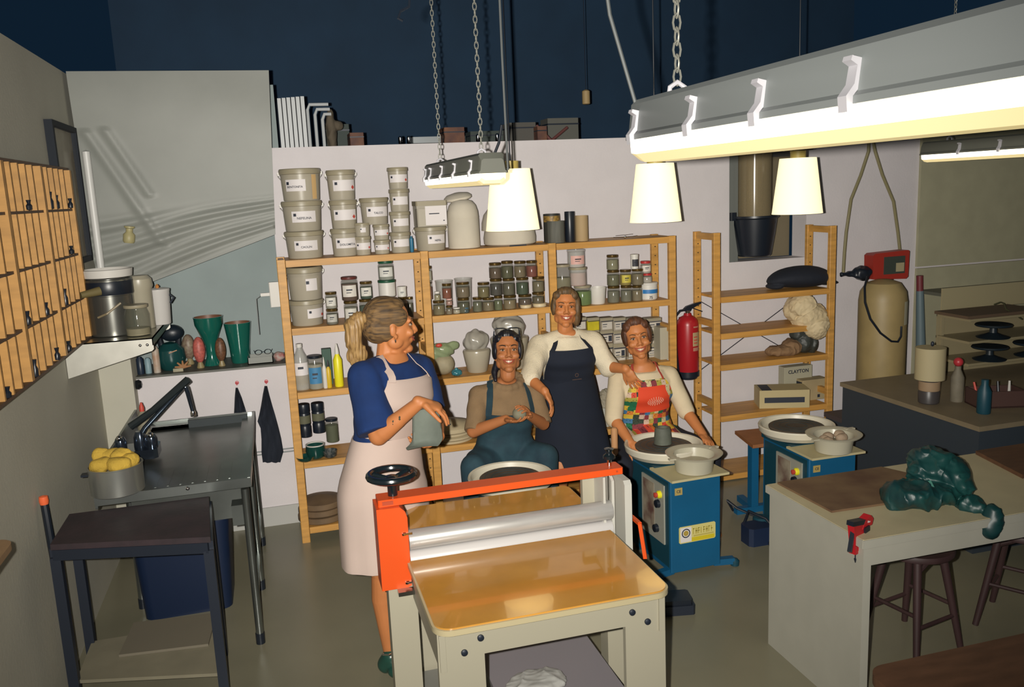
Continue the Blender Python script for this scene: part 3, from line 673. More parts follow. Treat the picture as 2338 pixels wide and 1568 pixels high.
# ---- fourth shelf, left bay
Z4 = .53
def can(box, label, m_, Yf=5.33, zs=Z4, bands=3):
    x, y, r, z, h = fit(box, Yf, zs)
    t = thing('dark_canister', label, 'canister', (x, y, z))
    MB().lathe([(r * .96, 0), (r, .004), (r, h * .3), (r * .93, h * .33), (r * .93, h * .36), (r, h * .39), (r, h * .70), (r * .93, h * .73), (r, h * .76), (r, h - .004), (r * .95, h), (.001, h)], n=22).build('canister_body', m_, t)
    patch(r, h * .42, h * .66, D(-160), D(-20), .001).build('paper_label', colm((.10, .10, .06)), t)
    return t
can((681, 709, 918, 1000), 'dark double canister, leftmost on the fourth shelf', BLACK)
can((712, 741, 915, 990), 'dark double canister, second on the fourth shelf', BLACK, Yf=5.36)
jar((743, 773, 950, 1012), 'murky olive jar on the fourth shelf beside the blue sleeve', (.09, .10, .05), lid=BLACK, zs=Z4, Yf=5.37)
GLZ = mat('dark_green_glaze', (.008, .045, .038), .12, coat=.5)
t = thing('glazed_pot', 'dark glazed pot with a white rim in front of the canisters', 'pot', (P(722, 1045, y=5.34).x, 5.35, Z4))
MB().lathe([(.04, 0), (.052, .01), (.062, .05), (.058, .085), (.054, .085), (.05, .05), (.04, .012), (.001, .012)], n=26).build('pot_wall', GLZ, t)
MB().lathe([(.058, .085), (.060, .092), (.052, .092), (.053, .085)], n=26).build('rim', WHITEP, t)
lone(MB().lathe([(.025, 0), (.05, .012), (.06, .035), (.056, .035), (.045, .015), (.001, .012)], n=26), 'green_bowl', GLZ, 'small dark green bowl at the front left of the fourth shelf', 'bowl', (P(698, 1050, y=5.31).x, 5.30, Z4), smooth=60)
lone(MB().lathe([(.02, 0), (.04, .012), (.045, .05), (.041, .05), (.035, .015), (.001, .012)], n=24), 'speckled_bowl', mat('speckled_glaze', (.02, .03, .035), .2, col2=(.12, .12, .11), vscale=60), 'speckled dark cup on the fourth shelf near the pink apron', 'cup', (P(755, 1043, y=5.30).x, 5.32, Z4), smooth=60)
# ---- bottom shelf, left bay: brown banding discs
BR = mat('brown_board', (.15, .095, .05), .7, var=.2)
for i, (rz_, z_, rr_) in enumerate([(0, .10, .155), (0, .145, .15), (0, .185, .14)]):
    lone(MB().lathe([(rr_ * .96, 0), (rr_, .006), (rr_, .032), (rr_ * .96, .038), (rr_ * .85, .039), (.001, .039 + (.03 if i == 2 else 0))], n=36), 'wooden_bat', BR, ['round brown bat, lowest of the pile on the bottom left shelf', 'round brown bat in the middle of the bottom left pile', 'domed round brown bat topping the bottom left pile'][i], 'bat', (P(738, 1190, y=5.42).x, 5.45, z_), smooth=40)
# ---- third shelf, middle bay: bagged pots
CLING = mat('cloudy_film', (.40, .38, .33), .25, alpha=.72)
def bagball(name, label, c, rx, ry, rz, m_, knot=True, seed=1, cat='bag', amp=.12, par=None, km=None):
    b_ = MB().ball((0, 0, rz), rx, ry, rz, 20, 14)
    if knot: b_.lathe([(rx * .25, rz * 1.75), (rx * .12, rz * 2.0), (rx * .30, rz * 2.35), (rx * .22, rz * 2.5), (.001, rz * 2.4)], n=12)
    def dsp(co, no): return co + no * (wav(co, 26 / max(rx, .04) * .06 * 8, seed)[:, None] * rx * amp)
    o = remesh(b_, name, m_, None, vox=max(.004, rx * .06), it=1, disp=dsp); o.location = c
    return tag(o, label, cat)
q = P(1015, 858, y=5.40)
t = thing('bagged_pot', 'pot wrapped in clear green and red tinted plastic on the third shelf', 'pot', (q.x, 5.42, .968))
a_ = remesh(MB().ball((0, 0, .07), .075, .075, .07, 20, 12), 'pot_body', colm((.30, .26, .17)), t, .006, 1)
a_ = remesh(MB().ball((0, 0, .16), .07, .06, .06).ball((.06, 0, .19), .05, .035, .028).ball((-.05, 0, .15), .04, .04, .05), 'plastic_wrap', mat('green_film', (.26, .32, .18), .2, alpha=.85), t, .006, 1, disp=lambda co, no: co + no * (wav(co, 60, 3)[:, None] * .012))
MB().ball((-.03, -.045, .205), .022, .014, .014).build('red_print', RED, t)
bagball('small_bag', 'small teal-blue knotted bag on the third shelf', (P(1044, 850, y=5.32).x, 5.34, .968), .036, .03, .022, mat('teal_film', (.03, .16, .20), .2), seed=5)
def wrapped(px, label, r, h, bag_h, seed):
    q = P(px, 850, y=5.40); t = thing('wrapped_planter', label, 'pot', (q.x, 5.42, .968))
    MB().lathe([(r * .68, 0), (r * .72, .004), (r * .9, h * .6), (r, h), (r * .96, h + .012), (r * .8, h + .02), (.001, h + .02)], n=28).build('pot_body', mat('cloudy_pot', (.38, .34, .26), .25), t)
    remesh(MB().ball((0, 0, h + bag_h * .45), r * .86, r * .8, bag_h * .5, 20, 12).ball((0, 0, h + bag_h * .8), r * .35, r * .3, bag_h * .28), 'plastic_wrap', CLING, t, .006, 1, disp=lambda co, no: co + no * (wav(co, 55, seed)[:, None] * .014))
    return t
wrapped(1092, 'grey tapered pot with a crumpled cloudy bag over it, third shelf centre', .092, .135, .14, 2)
wrapped(1168, 'large pot in cloudy plastic wrap behind the seated dark-haired head', .13, .20, .18, 9)
# ---- fourth shelf, middle bay: pale plaster bats
for i, (z_, rr_, hh_) in enumerate([(.52, .155, .022), (.5425, .165, .022), (.565, .15, .022), (.5875, .16, .04)]):
    lone(MB().lathe([(rr_ * .97, 0), (rr_, .004), (rr_, hh_ * .7), (rr_ * .9, hh_), (.001, hh_ * (1 if i < 3 else 1.7))], n=36), 'plaster_bat', mat('plaster_bat', (.46, .38, .24), .8, var=.05), ['plaster bat at the bottom of the pile beside the clay slab', 'second plaster bat from below beside the clay slab', 'third plaster bat from below beside the clay slab', 'domed tan plaster bat on top of the pile beside the clay slab'][i], 'bat', (P(1033, 1020, y=5.40).x, 5.46, z_), smooth=40)
# ---- fourth shelf, right bay
tt = MB().lathe([(.065, 0), (.07, .003), (.078, .13), (.082, .132), (.082, .14), (.074, .14), (.064, .006), (.001, .006)], n=26)
lone(tt, 'grey_tub', mat('grey_tub', (.38, .38, .33), .5), 'pale grey tub between the black and the patchwork aprons', 'tub', (P(1378, 985, y=5.38).x, 5.40, .50), smooth=50)
bagball('paper_bag', 'grey crumpled bag standing in the pale grey tub', (P(1380, 925, y=5.42).x, 5.40, .52), .055, .05, .12, colm((.26, .23, .17)), knot=False, seed=8)
zz_ = P(1388, 1060, y=5.33).z
lone(MB().box(-.14, .14, -.11, .11, 0, zz_ - .101, .01), 'storage_carton', mat('dull_carton', (.12, .10, .07), .8), 'dull carton under the empty glass jar on the bottom shelf', 'box', (P(1388, 1060, y=5.33).x, 5.43, .10), smooth=0)
jar((1372, 1405, 985, 1060), 'empty glass jar behind the wooden roller', (.12, .13, .11), lid=CHROME, zs=zz_, Yf=5.33, frac=.3)
# ---- second bay unit items (right)
def cushion(label, px, py, z, rx, ry, rz, m_, seed, Y=5.42):
    q = P(px, py, y=Y)
    def dsp(co, no):
        co = co.copy(); x_ = co[:, 0] / rx
        co[:, 2] *= (1 - 0.35 * np.abs(x_) ** 3); co[:, 2] += wav(co, 14, seed) * .008
        return co
    o = remesh(MB().ball((0, 0, rz), rx, ry, rz, 24, 12).ball((rx * .8, 0, rz * .45), rx * .32, ry * .5, rz * .35).ball((-rx * .78, 0, rz * .35), rx * .22, ry * .6, rz * .35), 'cushion', m_, None, .008, 3, disp=dsp); o.location = (q.x, Y, z)
    return tag(o, label, 'cushion')
cushion('black padded cushion lying on the upper shelf of the small bay', 1828, 660, 1.347, .275, .14, .082, mat('black_cloth', (.008, .011, .02), .85), 3)
def crumple(name, label, c, shapes, m_, seed, amp, k, cat='bag', vox=.006):
    b_ = MB()
    for s in shapes: b_.ball(s[:3], *s[3:])
    o = remesh(b_, name, m_, None, vox, 1, disp=lambda co, no: co + no * ((wav(co, k * .6, seed) * .45 + (1 - np.abs(wav(co, k, seed + 4))) ** 3 * .75 + (1 - np.abs(wav(co, k * 2.3, seed + 9))) ** 4 * .25)[:, None] * amp)); o.location = c
    return tag(o, label, cat)
q = P(1845, 745, y=5.36)
crumple('paper_bag', 'crumpled cream paper bag bulging over the second shelf edge', (q.x, 5.36, 1.09), [(0, 0, .05, .11, .11, .10), (-.06, 0, .13, .10, .09, .08), (.03, -.05, -.02, .09, .07, .09), (-.10, .02, .10, .06, .06, .06)], mat('cream_paper', (.58, .47, .29), .7), 11, .022, 34)
q = P(1790, 815, y=5.4)
crumple('cloth_bundle', 'brown cloth bundle on the third shelf of the small bay', (q.x, 5.42, .885), [(0, 0, .01, .13, .09, .035), (.07, 0, .04, .07, .07, .05)], mat('brown_cloth', (.22, .13, .065), .9), 21, .014, 40, 'cloth')
crumple('dark_bag', 'dark olive bag slumped beside the brown cloth bundle', (P(1838, 800, y=5.4).x, 5.42, .875), [(0, 0, .07, .075, .08, .08), (-.04, 0, .13, .06, .05, .05), (.045, 0, .06, .04, .08, .075)], mat('olive_bag', (.035, .04, .035), .5), 23, .014, 36)
CB = mat('carton_board', (.34, .27, .15), .75, var=.08)
def mk(t, w, d, h):
    MB().box(-w * .4, w * .7, -d / 2 - .001, -d / 2, h * .80, h * .90).build('printed_lines', INK, t, 0)
bA = boxy((1790, 1853, 836, 925), 'tall white carton with dark lettering at the back of the fourth shelf', mat('white_carton', (.36, .34, .25), .7), 5.50, .489, 'carton', 'box', .08)
text('CLAYTON', .038, INK, bA, (.0, -.0415, P(1820, 848, y=5.5).z - .489), bold=.001)
boxy((1832, 1888, 866, 930), 'medium carton with a dark blue side at the right end of the fourth shelf', CB, 5.42, .489, 'carton', 'box', .10, extra=lambda t, w, d, h: (MB().box(-w - .001, -w, -d * .4, d * .4, h * .1, h * .9).build('blue_side', BLKMET, t, 0), MB().box(w * .2, w * .4, -d / 2 - .001, -d / 2, h * .1, h * .25).build('printed_lines', INK, t, 0)))
t = boxy((1752, 1850, 890, 945), 'flat cream carton with dark brush marks lying at the shelf front', mat('cream_carton', (.46, .38, .20), .7), 5.30, .489, 'carton', 'box', .20, rz=-.35, extra=lambda t, w, d, h: (MB().box(-w * .8, w * .8, -d / 2 - .001, -d / 2, h * .3, h * .6).build('dark_band', INK, t, 0), MB().box(-w * .9, -w * .5, -d / 2, d * .4, h, h + .001).build('dark_band', INK, t, 0)))
# ---- fire extinguisher
t = thing('fire_extinguisher', 'red fire extinguisher hung on the wall between the two shelvings', 'extinguisher', (2.845 - .0, 5.56, .725))
EXR = mat('extinguisher_red', (.36, .012, .018), .35)
MB().lathe([(.077, .055), (.079, .06), (.079, .40), (.074, .43), (.055, .455), (.03, .468), (.025, .485), (.001, .485)], n=32).build('tank', EXR, t)
MB().lathe([(.060, 0), (.068, .006), (.070, .02), (.083, .022), (.083, .06), (.001, .06)], n=28).build('base_cup', BLACK, t)
MB().cyl((0, 0, 0), .018, .48, .505, 14).build('valve', CHROME, t)
MB().extrude([(-.028, .50), (.02, .497), (.03, .515), (.105, .548), (.102, .56), (.06, .553), (-.01, .535), (-.032, .515)], 'y', -.012, .012).build('handle', BLACK, t)
MB().bar((.015, 0, .528), (.115, 0, .487), .016, .007).build('trigger', BLACK, t)
MB().tube([(-.015, 0, .51), (-.06, 0, .505), (-.10, -.01, .47), (-.112, -.015, .40), (-.104, -.015, .30), (-.095, -.012, .20), (-.088, -.01, .10)], [.009] * 6 + [.014], 10).build('hose', BLACK, t)
MB().cone((-.112, -.02, .26), .007, (-.088, -.012, .05), .018).build('nozzle', BLACK, t)
l = patch(.079, .25, .35, D(-90), D(-35), .001).build('paper_label', mat('tan_label', (.42, .30, .16), .6), t)
l2 = patch(.079, .215, .24, D(-88), D(-48), .001).build('paper_label', mat('pink_label', (.45, .20, .14), .6), t)
for k in range(3): patch(.0802, .27 + .022 * k, .277 + .022 * k, D(-84), D(-60), .0006).build('printed_lines', RED, l, 0)
patch(.079, .385, .395, D(-86), D(-50), .001).build('printed_lines', mat('pink_label', (.45, .2, .14)), t, 0)
MB().box(-.012, .012, .079, .119, .38, .44).build('wall_hook', BLKMET, t)
# ================================================================= slab roller
ORG = mat('orange_paint', (.72, .085, .012), .38)
HARD = mat('hardboard', (.56, .27, .045), .16, var=.12, vscale=5, coat=.35)
HARD.node_tree.nodes['Principled BSDF'].inputs['Coat Roughness'].default_value = .035; HARD.node_tree.nodes['Principled BSDF'].inputs['Coat Weight'].default_value = .6
EDGE = mat('cream_edging', (.50, .43, .26), .35)
FR = mat('cream_frame_paint', (.38, .355, .27), .5)
ALU = mat('brushed_roller', (.50, .49, .47), .32, .35, var=.08, stretch=(1, 8, 8))
SX, SY, SZ = 0.785, 2.95, 0.0
t = thing('slab_roller', 'clay slab roller with orange crossbar, black handwheel and brown hardboard bed', 'machine', (SX, SY, 0))
def rounded(x0, x1, y0, y1, r, corners='1111', k=6):
    pts = []
    for (cx, cy, a0, f) in ((x0 + r, y0 + r, 180, corners[0]), (x1 - r, y0 + r, 270, corners[1]), (x1 - r, y1 - r, 0, corners[2]), (x0 + r, y1 - r, 90, corners[3])):
        if f == '1': pts += [(cx + r * math.cos(D(a0 + 90 * i / k)), cy + r * math.sin(D(a0 + 90 * i / k))) for i in range(k + 1)]
        else: pts.append((x0 if a0 in (180, 90) else x1, y0 if a0 in (180, 270) else y1))
    return pts
def L(pts): return [(x - SX, y - SY) for x, y in pts]
MB().prism(L(rounded(.380, 1.172, 2.420, 2.955, .055, '1100')), .800, .820).build('front_bed', HARD, t)
MB().prism(L(rounded(.373, 1.179, 2.413, 2.955, .060, '1100')), .796, .8145).build('bed_edging', EDGE, t)
MB().prism(L(rounded(.395, 1.185, 3.07, 3.50, .03, '0011')), .800, .820).build('rear_bed', HARD, t)
MB().prism(L(rounded(.388, 1.192, 3.07, 3.507, .035, '0011')), .786, .814).build('bed_edging', EDGE, t)
def yp(y): return y - SY
# inverted-U end panels
for y0, nm in ((2.455, 'front'), (3.40, 'rear')):
    b = MB().extrude([(.385 - SX, 0), (.535 - SX, 0), (.535 - SX, .695), (1.02 - SX, .695), (1.02 - SX, 0), (1.165 - SX, 0), (1.165 - SX, .796), (.385 - SX, .796)], 'y', yp(y0), yp(y0 + .022))
    e = b.build('end_panel', FR, t)
    if y0 < 3:
        for (bpx_, bpy_) in ((1097, 1455), (1060, 1489), (1443, 1397), (1478, 1418)):
            bq = P(bpx_, bpy_, y=y0); bx_, bz_ = bq.x, bq.z
            MB().lathe([(.0001, 0), (.011, 0), (.011, .006), (.006, .009), (.0001, .009)], (0, 0, 0), 12, M=Matrix.Rotation(math.pi / 2, 3, 'X')).build('bolt', BLKMET, e).location = (bx_ - SX, yp(y0), bz_)
MB().box(.39 - SX, .41 - SX, yp(2.447), yp(3.40), .66, .785).build('side_rail', FR, t)
MB().box(1.14 - SX, 1.16 - SX, yp(2.447), yp(3.40), .66, .785).build('side_rail', FR, t)
MB().box(.30 - SX, .405 - SX, yp(2.99), yp(3.07), 0, .72).build('leg', FR, t)
MB().box(1.165 - SX, 1.26 - SX, yp(2.99), yp(3.07), 0, .72).build('leg', FR, t)
MB().box(.41 - SX, 1.14 - SX, yp(2.46), yp(3.38), .10, .118).build('lower_tray', mat('tray_metal', (.22, .22, .20), .5), t)
# orange housing, left
pr = [(.275, .715), (.372, .715), (.385, .72), (.385, .985), (.378, 1.01), (.36, 1.028), (.275, 1.03)]
MB().extrude([(x - SX, z) for x, z in pr], 'y', yp(2.965), yp(3.085)).build('gear_housing', ORG, t)
for z in (.735, .925):
    s_ = MB().box(.365 - SX, .398 - SX, yp(2.958), yp(2.965), z - .004, z + .004); s_.cyl((.368 - SX, yp(2.962), z), .008, -.004, .004, 10); s_.build('hinge_pin', CHROME, t)
# crossbar
MB().box(.285 - SX, 1.245 - SX, yp(2.985), yp(3.065), 1.030, 1.056, .004).build('crossbar', ORG, t)
MB().box(.30 - SX, .34 - SX, yp(2.982), yp(2.985), 1.036, 1.050).box(1.215 - SX, 1.222 - SX, yp(2.983), yp(2.985), 1.04, 1.047).build('screw_plate', mat('orange_dark', (.4, .06, .02), .5), t)
MB().box(.305 - SX, .335 - SX, yp(2.99), yp(3.03), 1.018, 1.032).build('slide_block', STEEL, t)
# handwheel
hw = MB().tube([(.082 * math.cos(D(a)), .082 * math.sin(D(a)), 0) for a in range(0, 360, 15)], .0135, 10, closed=True)
BK2 = mat('handwheel_black', (.008, .014, .018), .22, coat=.4)
w = hw.build('handwheel', BK2, t); w.location = (.345 - SX, yp(3.025), 1.135)
for a in (30, 150, 270):
    MB().tube([(.014 * math.cos(D(a)), .014 * math.sin(D(a)), -.016), (.075 * math.cos(D(a)), .075 * math.sin(D(a)), -.002)], [.011, .009], 8).build('spoke', BK2, w)
MB().lathe([(.018, -.078), (.018, -.045), (.026, -.02), (.026, -.006), (.010, 0), (.001, 0)], n=18).build('hub', BK2, w)
MB().cyl((.345 - SX, yp(3.025), 0), .010, .98, 1.07, 14).build('screw_rod', CHROME, t)
MB().cyl((1.205 - SX, yp(3.03), 0), .009, .90, 1.09, 14).build('screw_rod', CHROME, t)
MB().lathe([(.024, 0), (.024, .012), (.012, .022), (.012, .03), (.02, .04), (.001, .042)], (1.205 - SX, yp(3.03), 1.085), 16).build('end_knob', BK2, t)
# rollers
def hcyl(x0, x1, y, z, r, nm, m_, n=30): 
    b = MB(); Mx = Matrix.Rotation(math.pi / 2, 3, 'Y')
    b.lathe([(.001, 0), (r * .3, 0), (r * .98, .001), (r, .003), (r, x1 - x0 - .003), (r * .98, x1 - x0 - .001), (.001, x1 - x0)], (x0 - SX, yp(y), z), n, M=Mx)
    return b.build(nm, m_, t)
hcyl(.388, 1.20, 3.015, .878, .038, 'upper_roller', ALU)
hcyl(.388, 1.20, 3.015, .800, .036, 'lower_roller', mat('white_roller', (.55, .53, .52), .4))
hcyl(.40, 1.19, 3.015, .841, .004, 'roller_rule', BLKMET, 10)
# right hand white housing
MB().box(1.115 - SX, 1.165 - SX, yp(3.10), yp(3.125), .82, 1.02).build('upright', FR, t)
MB().box(1.165 - SX, 1.175 - SX, yp(3.0), yp(3.125), .82, 1.02).build('upright', mat('white_enamel', (.52, .51, .46), .4), t)
pr = [(3.00, .70), (3.10, .70), (3.10, 1.00), (3.085, 1.015), (3.02, 1.015), (3.00, 1.0)]
MB().extrude([(yp(y), z) for y, z in pr], 'x', 1.20 - SX, 1.212 - SX).build('bearing_plate', MATS['white_enamel'], t)
pr = [(2.975, .70), (3.11, .70), (3.11, .985), (3.095, 1.0), (2.99, 1.0), (2.975, .985)]
MB().extrude([(yp(y), z) for y, z in pr], 'x', 1.245 - SX, 1.275 - SX).build('side_cover', MATS['white_enamel'], t)
MB().box(1.255 - SX, 1.325 - SX, yp(3.10), yp(3.115), .80, .815).box(1.31 - SX, 1.325 - SX, yp(3.0), yp(3.115), .80, .812).bar((1.318 - SX, yp(3.0), .808), (1.335 - SX, yp(2.99), .66), .015, .015).build('orange_bracket', ORG, t)
MB().box(.33 - SX, .40 - SX, yp(2.93), yp(2.965), .70, .715).build('lower_bracket', STEEL, t)
# crate and bag beneath
t = thing('storage_crate', 'pale grey crate on the tray under the slab roller', 'crate', (.88, 2.90, .118))
MB().prism([(-.20, -.22), (.20, -.22), (.20, .22), (-.20, .22)], 0, .18, [(-.22, -.24), (.22, -.24), (.22, .24), (-.22, .24)]).build('crate_body', mat('grey_crate', (.22, .22, .20), .6), t)
MB().box(-.23, .23, -.25, .25, .18, .195, .01).build('lid', mat('lilac_grey_lid', (.24, .22, .24), .6), t)
crumple('clay_bag', 'green translucent bag of clay in front of the grey crate', (.92, 2.56, .175), [(0, 0, 0, .19, .08, .055), (.10, 0, .02, .12, .08, .05), (-.10, .01, .0, .12, .07, .05)], mat('green_bag', (.07, .13, .075), .3), 31, .02, 30)
crumple('pale_bag', 'pale crumpled bag lying on the lilac crate lid', (.80, 2.80, .335), [(0, 0, 0, .12, .08, .02)], mat('pale_bag', (.42, .42, .40), .4), 37, .012, 34)

# ================================================================= pottery wheels
BLUE = mat('wheel_blue', (.004, .09, .20), .5, var=.1, vscale=3)
BLUED = mat('wheel_blue_dark', (.006, .05, .075), .5)
PANW = mat('pan_white', (.60, .56, .45), .4)
HEAD = mat('wheel_head', (.075, .06, .045), .65, var=.35, vscale=12, bump=.1)
BRD = mat('cream_board', (.48, .42, .24), .6)
def wheel(label, loc, rz=0.0):
    t = thing('pottery_wheel', label, 'pottery wheel', loc, rz, 'electric pottery wheels')
    MB().box(-.155, .155, 0, .48, .035, .56, .006).build('cabinet', BLUE, t)
    MB().box(-.157, -.155, .02, .46, .06, .55).build('side_cover', BLUED, t)
    cp = MB().box(-.165, -.157, .06, .32, .18, .52).build('control_panel', mat('panel_grey', (.32, .32, .27), .4), t)
    Mx = Matrix.Rotation(-math.pi / 2, 3, 'Y')
    MB().lathe([(.022, 0), (.022, .012), (.014, .02), (.001, .02)], (-.165, .10, .46), 14, M=Mx).build('knob_collar', YEL, cp)
    MB().lathe([(.013, 0), (.015, .014), (.001, .018)], (-.185, .10, .46), 14, M=Mx).build('red_button', RED, cp)
    MB().lathe([(.024, 0), (.022, .018), (.001, .02)], (-.165, .12, .40), 14, M=Mx).build('knob', BLACK, cp)
    MB().lathe([(.024, 0), (.022, .02), (.001, .022)], (-.165, .14, .25), 14, M=Mx).build('knob', BLACK, cp)
    MB().box(-.167, -.165, .17, .30, .22, .50).build('printed_plate', mat('plate_dirty', (.34, .30, .22), .5, col2=(.12, .06, .05), vscale=10), cp)
    MB().prism([(-.175, -.055), (.175, -.055), (.175, .20), (-.175, .20)], .572, .585).build('side_table', BRD, t)
    MB().box(-.155, .155, .18, .50, .56, .59).build('deck', BLUED, t)
    # splash pan
    pan = MB().lathe([(.12, .0), (.195, .004), (.222, .03), (.228, .062), (.224, .070), (.212, .066), (.204, .035), (.18, .018), (.04, .014), (.04, 0)], (0, 0, 0), 44).build('splash_pan', PANW, t); pan.location = (0, .36, .592)
    MB().lathe([(.03, .0), (.03, .03), (.163, .034), (.166, .046), (.161, .05), (.001, .05)], (0, 0, 0), 40).build('wheel_head', HEAD, t).location = (0, .36, .60)
    for r_ in (.06, .10, .135): MB().lathe([(r_, 0), (r_ + .0015, .0012), (r_ + .003, 0)], (0, 0, 0), 40).build('turning_ring', BLUED, t).location = (0, .36, .650)
    for x_ in (-.13, .13):
        MB().bar((x_, .04, .035), (x_ * 1.9, .015, .035), .04, .035).build('foot', BLUE, t)
        MB().lathe([(.012, 0), (.024, .004), (.026, .03), (.012, .045), (.001, .045)], (x_ * 1.95, .012, 0), 16).build('levelling_foot', BLUED, t)
    MB().box(-.14, .14, .42, .47, 0, .05).build('rear_foot', BLUED, t)
    pl = MB().box(-.13, -.085, -.003, .0, .48, .52).build('approval_plate', mat('brass_plate', (.40, .30, .10), .4), t)
    text('CE', .022, INK, pl, (-.1075, -.0035, .50), bold=.0004)
    sg = MB().extrude([(-.085 + .006, .175), (.098, .175), (.104, .181), (.104, .249), (.098, .255), (-.079, .255), (-.085, .249), (-.085, .181)], 'y', -.003, 0).build('maker_plate', mat('plate_yellow', (.62, .55, .20), .45), t)
    MB().box(-.078, -.022, -.0038, -.003, .18, .25).build('white_field', LABEL, sg, 0)
    MB().box(-.02, .098, -.0038, -.003, .178, .197).build('lower_band', mat('band_yellow', (.60, .48, .02), .5), sg, 0)
    MB().lathe([(.017, 0), (.017, .001), (.022, .001), (.022, 0)], (-.050, -.0035, .222), 20, M=Matrix.Rotation(math.pi / 2, 3, 'X')).build('gear_emblem', INK, sg)
    MB().lathe([(.001, .0012), (.013, .0012), (.013, 0)], (-.050, -.0035, .222), 16, M=Matrix.Rotation(math.pi / 2, 3, 'X')).build('gear_emblem', mat('ochre', (.40, .28, .05), .5), sg)
    pw = MB()
    for i_ in range(8):
        x_ = -.014 + .0135 * i_
        pw.box(x_, x_ + .003, -.0042, -.0036, .212, .240)
        if i_ % 2 == 0: pw.box(x_, x_ + .009, -.0042, -.0036, .236, .240)
        if i_ % 3: pw.box(x_, x_ + .009, -.0042, -.0036, .224, .228)
        if i_ % 4 == 1: pw.box(x_ + .006, x_ + .009, -.0042, -.0036, .212, .240)
    for i_ in range(14): pw.box(-.01 + .0075 * i_, -.005 + .0075 * i_, -.0042, -.0036, .201, .206)
    pw.build('worn_print', mat('plate_letters', (.38, .30, .04), .5), sg, 0)
    sg.scale = (1.2, 1, 1.2); sg.location = (-.005, 0, -.012)
    return t
def copy_tree(o, parent=None):
    c = o.copy(); COL.objects.link(c); c.parent = parent
    for ch in list(o.children): copy_tree(ch, c)
    return c
w2 = wheel('blue pottery wheel with white splash pan used by the woman in the patchwork apron', (2.10, 4.02, 0), .05)
w3 = copy_tree(w2); w3.location = (2.985, 4.05, 0); w3.rotation_euler.z = .0; w3['label'] = 'unused blue pottery wheel behind the white worktable'
w1 = copy_tree(w2); w1.location = (1.105, 3.83, 0); w1.rotation_euler.z = 0; w1['label'] = 'pottery wheel hidden behind the slab roller crossbar before the seated woman in denim'
CT = mat('clay_grey', (.10, .11, .085), .7, var=.15, vscale=14, bump=.2)
lone(MB().lathe([(.001, 0), (.052, .002), (.050, .04), (.046, .085), (.040, .098), (.034, .098), (.034, .08), (.001, .075)], n=28), 'clay_cylinder', CT, 'dark grey clay cylinder centred on the wheel of the patchwork-apron potter', 'clay', (2.085, 4.395, .652), smooth=50)
def tubbowl(label, x, y, messy=False):
    t = thing('water_bowl', label, 'bowl', (x, y, .586))
    BWm = mat('bowl_clear_plastic', (.50, .47, .36), .25, alpha=.9)
    MB().lathe([(.095, 0), (.10, .004), (.108, .06), (.116, .085), (.150, .095), (.156, .104), (.146, .106), (.112, .096), (.104, .062), (.094, .008), (.001, .008)], n=40).build('bowl_wall', BWm, t)
    MB().lathe([(.001, .05), (.099, .05)], n=30).build('slip_water', mat('slip_water', (.30, .26, .17), .12), t)
    for a in (20, 200): MB().box(-.03, .03, -.012, .012, .096, .104).build('grip', BWm, t).location = (.155 * math.cos(D(a)), .155 * math.sin(D(a)), 0)
    if messy:
        for i, (dx, dy) in enumerate(((-.05, .02), (.03, -.03), (.0, .05), (.06, .03), (-.06,-.03))):
            remesh(MB().ball((dx, dy, .07 + .012 * (i % 2)), .035, .028, .026), 'clay_lump', mat('pinkish_clay', (.34, .25, .17), .8), t, .006, 1, disp=lambda co, no: co + no * (wav(co, 90, i)[:, None] * .005))
    return t
tubbowl('cloudy plastic water bowl on the side board of the wheel in use', 2.115, 4.07)
tubbowl('cloudy plastic bowl full of clay scraps on the unused wheel', 3.0, 4.07, True)
# pedal on the floor beside the slab roller
t = thing('foot_pedal', 'black foot pedal on the floor by the right corner of the slab roller', 'pedal', (1.83, 3.70, 0), -.2)
MB().box(-.11, .07, -.07, .07, 0, .05, .01).build('pedal_base', BLKMET, t); MB().box(-.10, .06, -.06, .06, .05, .075, .01).build('treadle', BLACK, t)
# blue stool with brown wedge seat
t = thing('throwing_stool', 'blue steel stool with a brown wooden seat beside the unused wheel', 'stool', (2.88, 4.72, 0))
MB().prism([(-.11, -.17), (.09, -.17), (.19, .13), (-.05, .15)], .49, .512).build('seat', mat('brown_seat', (.30, .12, .045), .5, var=.15), t)
MB().box(-.025, .025, -.02, .03, .03, .49).build('post', BLUE, t)
MB().bar((-.13, .0, .02), (.13, .0, .02), .045, .04).build('foot_bar', BLUE, t); MB().bar((0, -.02, .02), (.02, .2, .02), .045, .04).build('foot_bar', BLUE, t)
MB().bar((-.04, 0, .475), (.10, 0, .475), .05, .03).build('seat_bracket', BLUE, t)
MB().tube([(-.13, .03, .012), (-.19, 0, .10), (-.15, -.05, .06), (-.03, -.18, .01), (.05, -.22, .01)], .008, 8).build('cable', BLACK, t)
t = thing('wheel_motor', 'dark blue motor unit with cables on the floor under the unused wheel', 'motor', (2.66, 4.30, 0))
MB().box(-.10, .05, -.08, .05, 0, .11, .02).build('motor_case', mat('navy_case', (.008, .018, .05), .5), t)
MB().lathe([(.05, 0), (.055, .01), (.055, .11), (.045, .12), (.001, .12)], (.06, .06, .0), 18).build('motor_can', BLUED, t)
MB().lathe([(.07, 0), (.075, .006), (.075, .02), (.03, .03), (.001, .03)], (.08, -.12, 0), 20).build('rubber_foot', BLACK, t)
MB().tube([(-.08, .04, .09), (-.02, .08, .16), (.05, 0, .13), (.10, -.10, .04)], .009, 8).build('cable', BLACK, t)

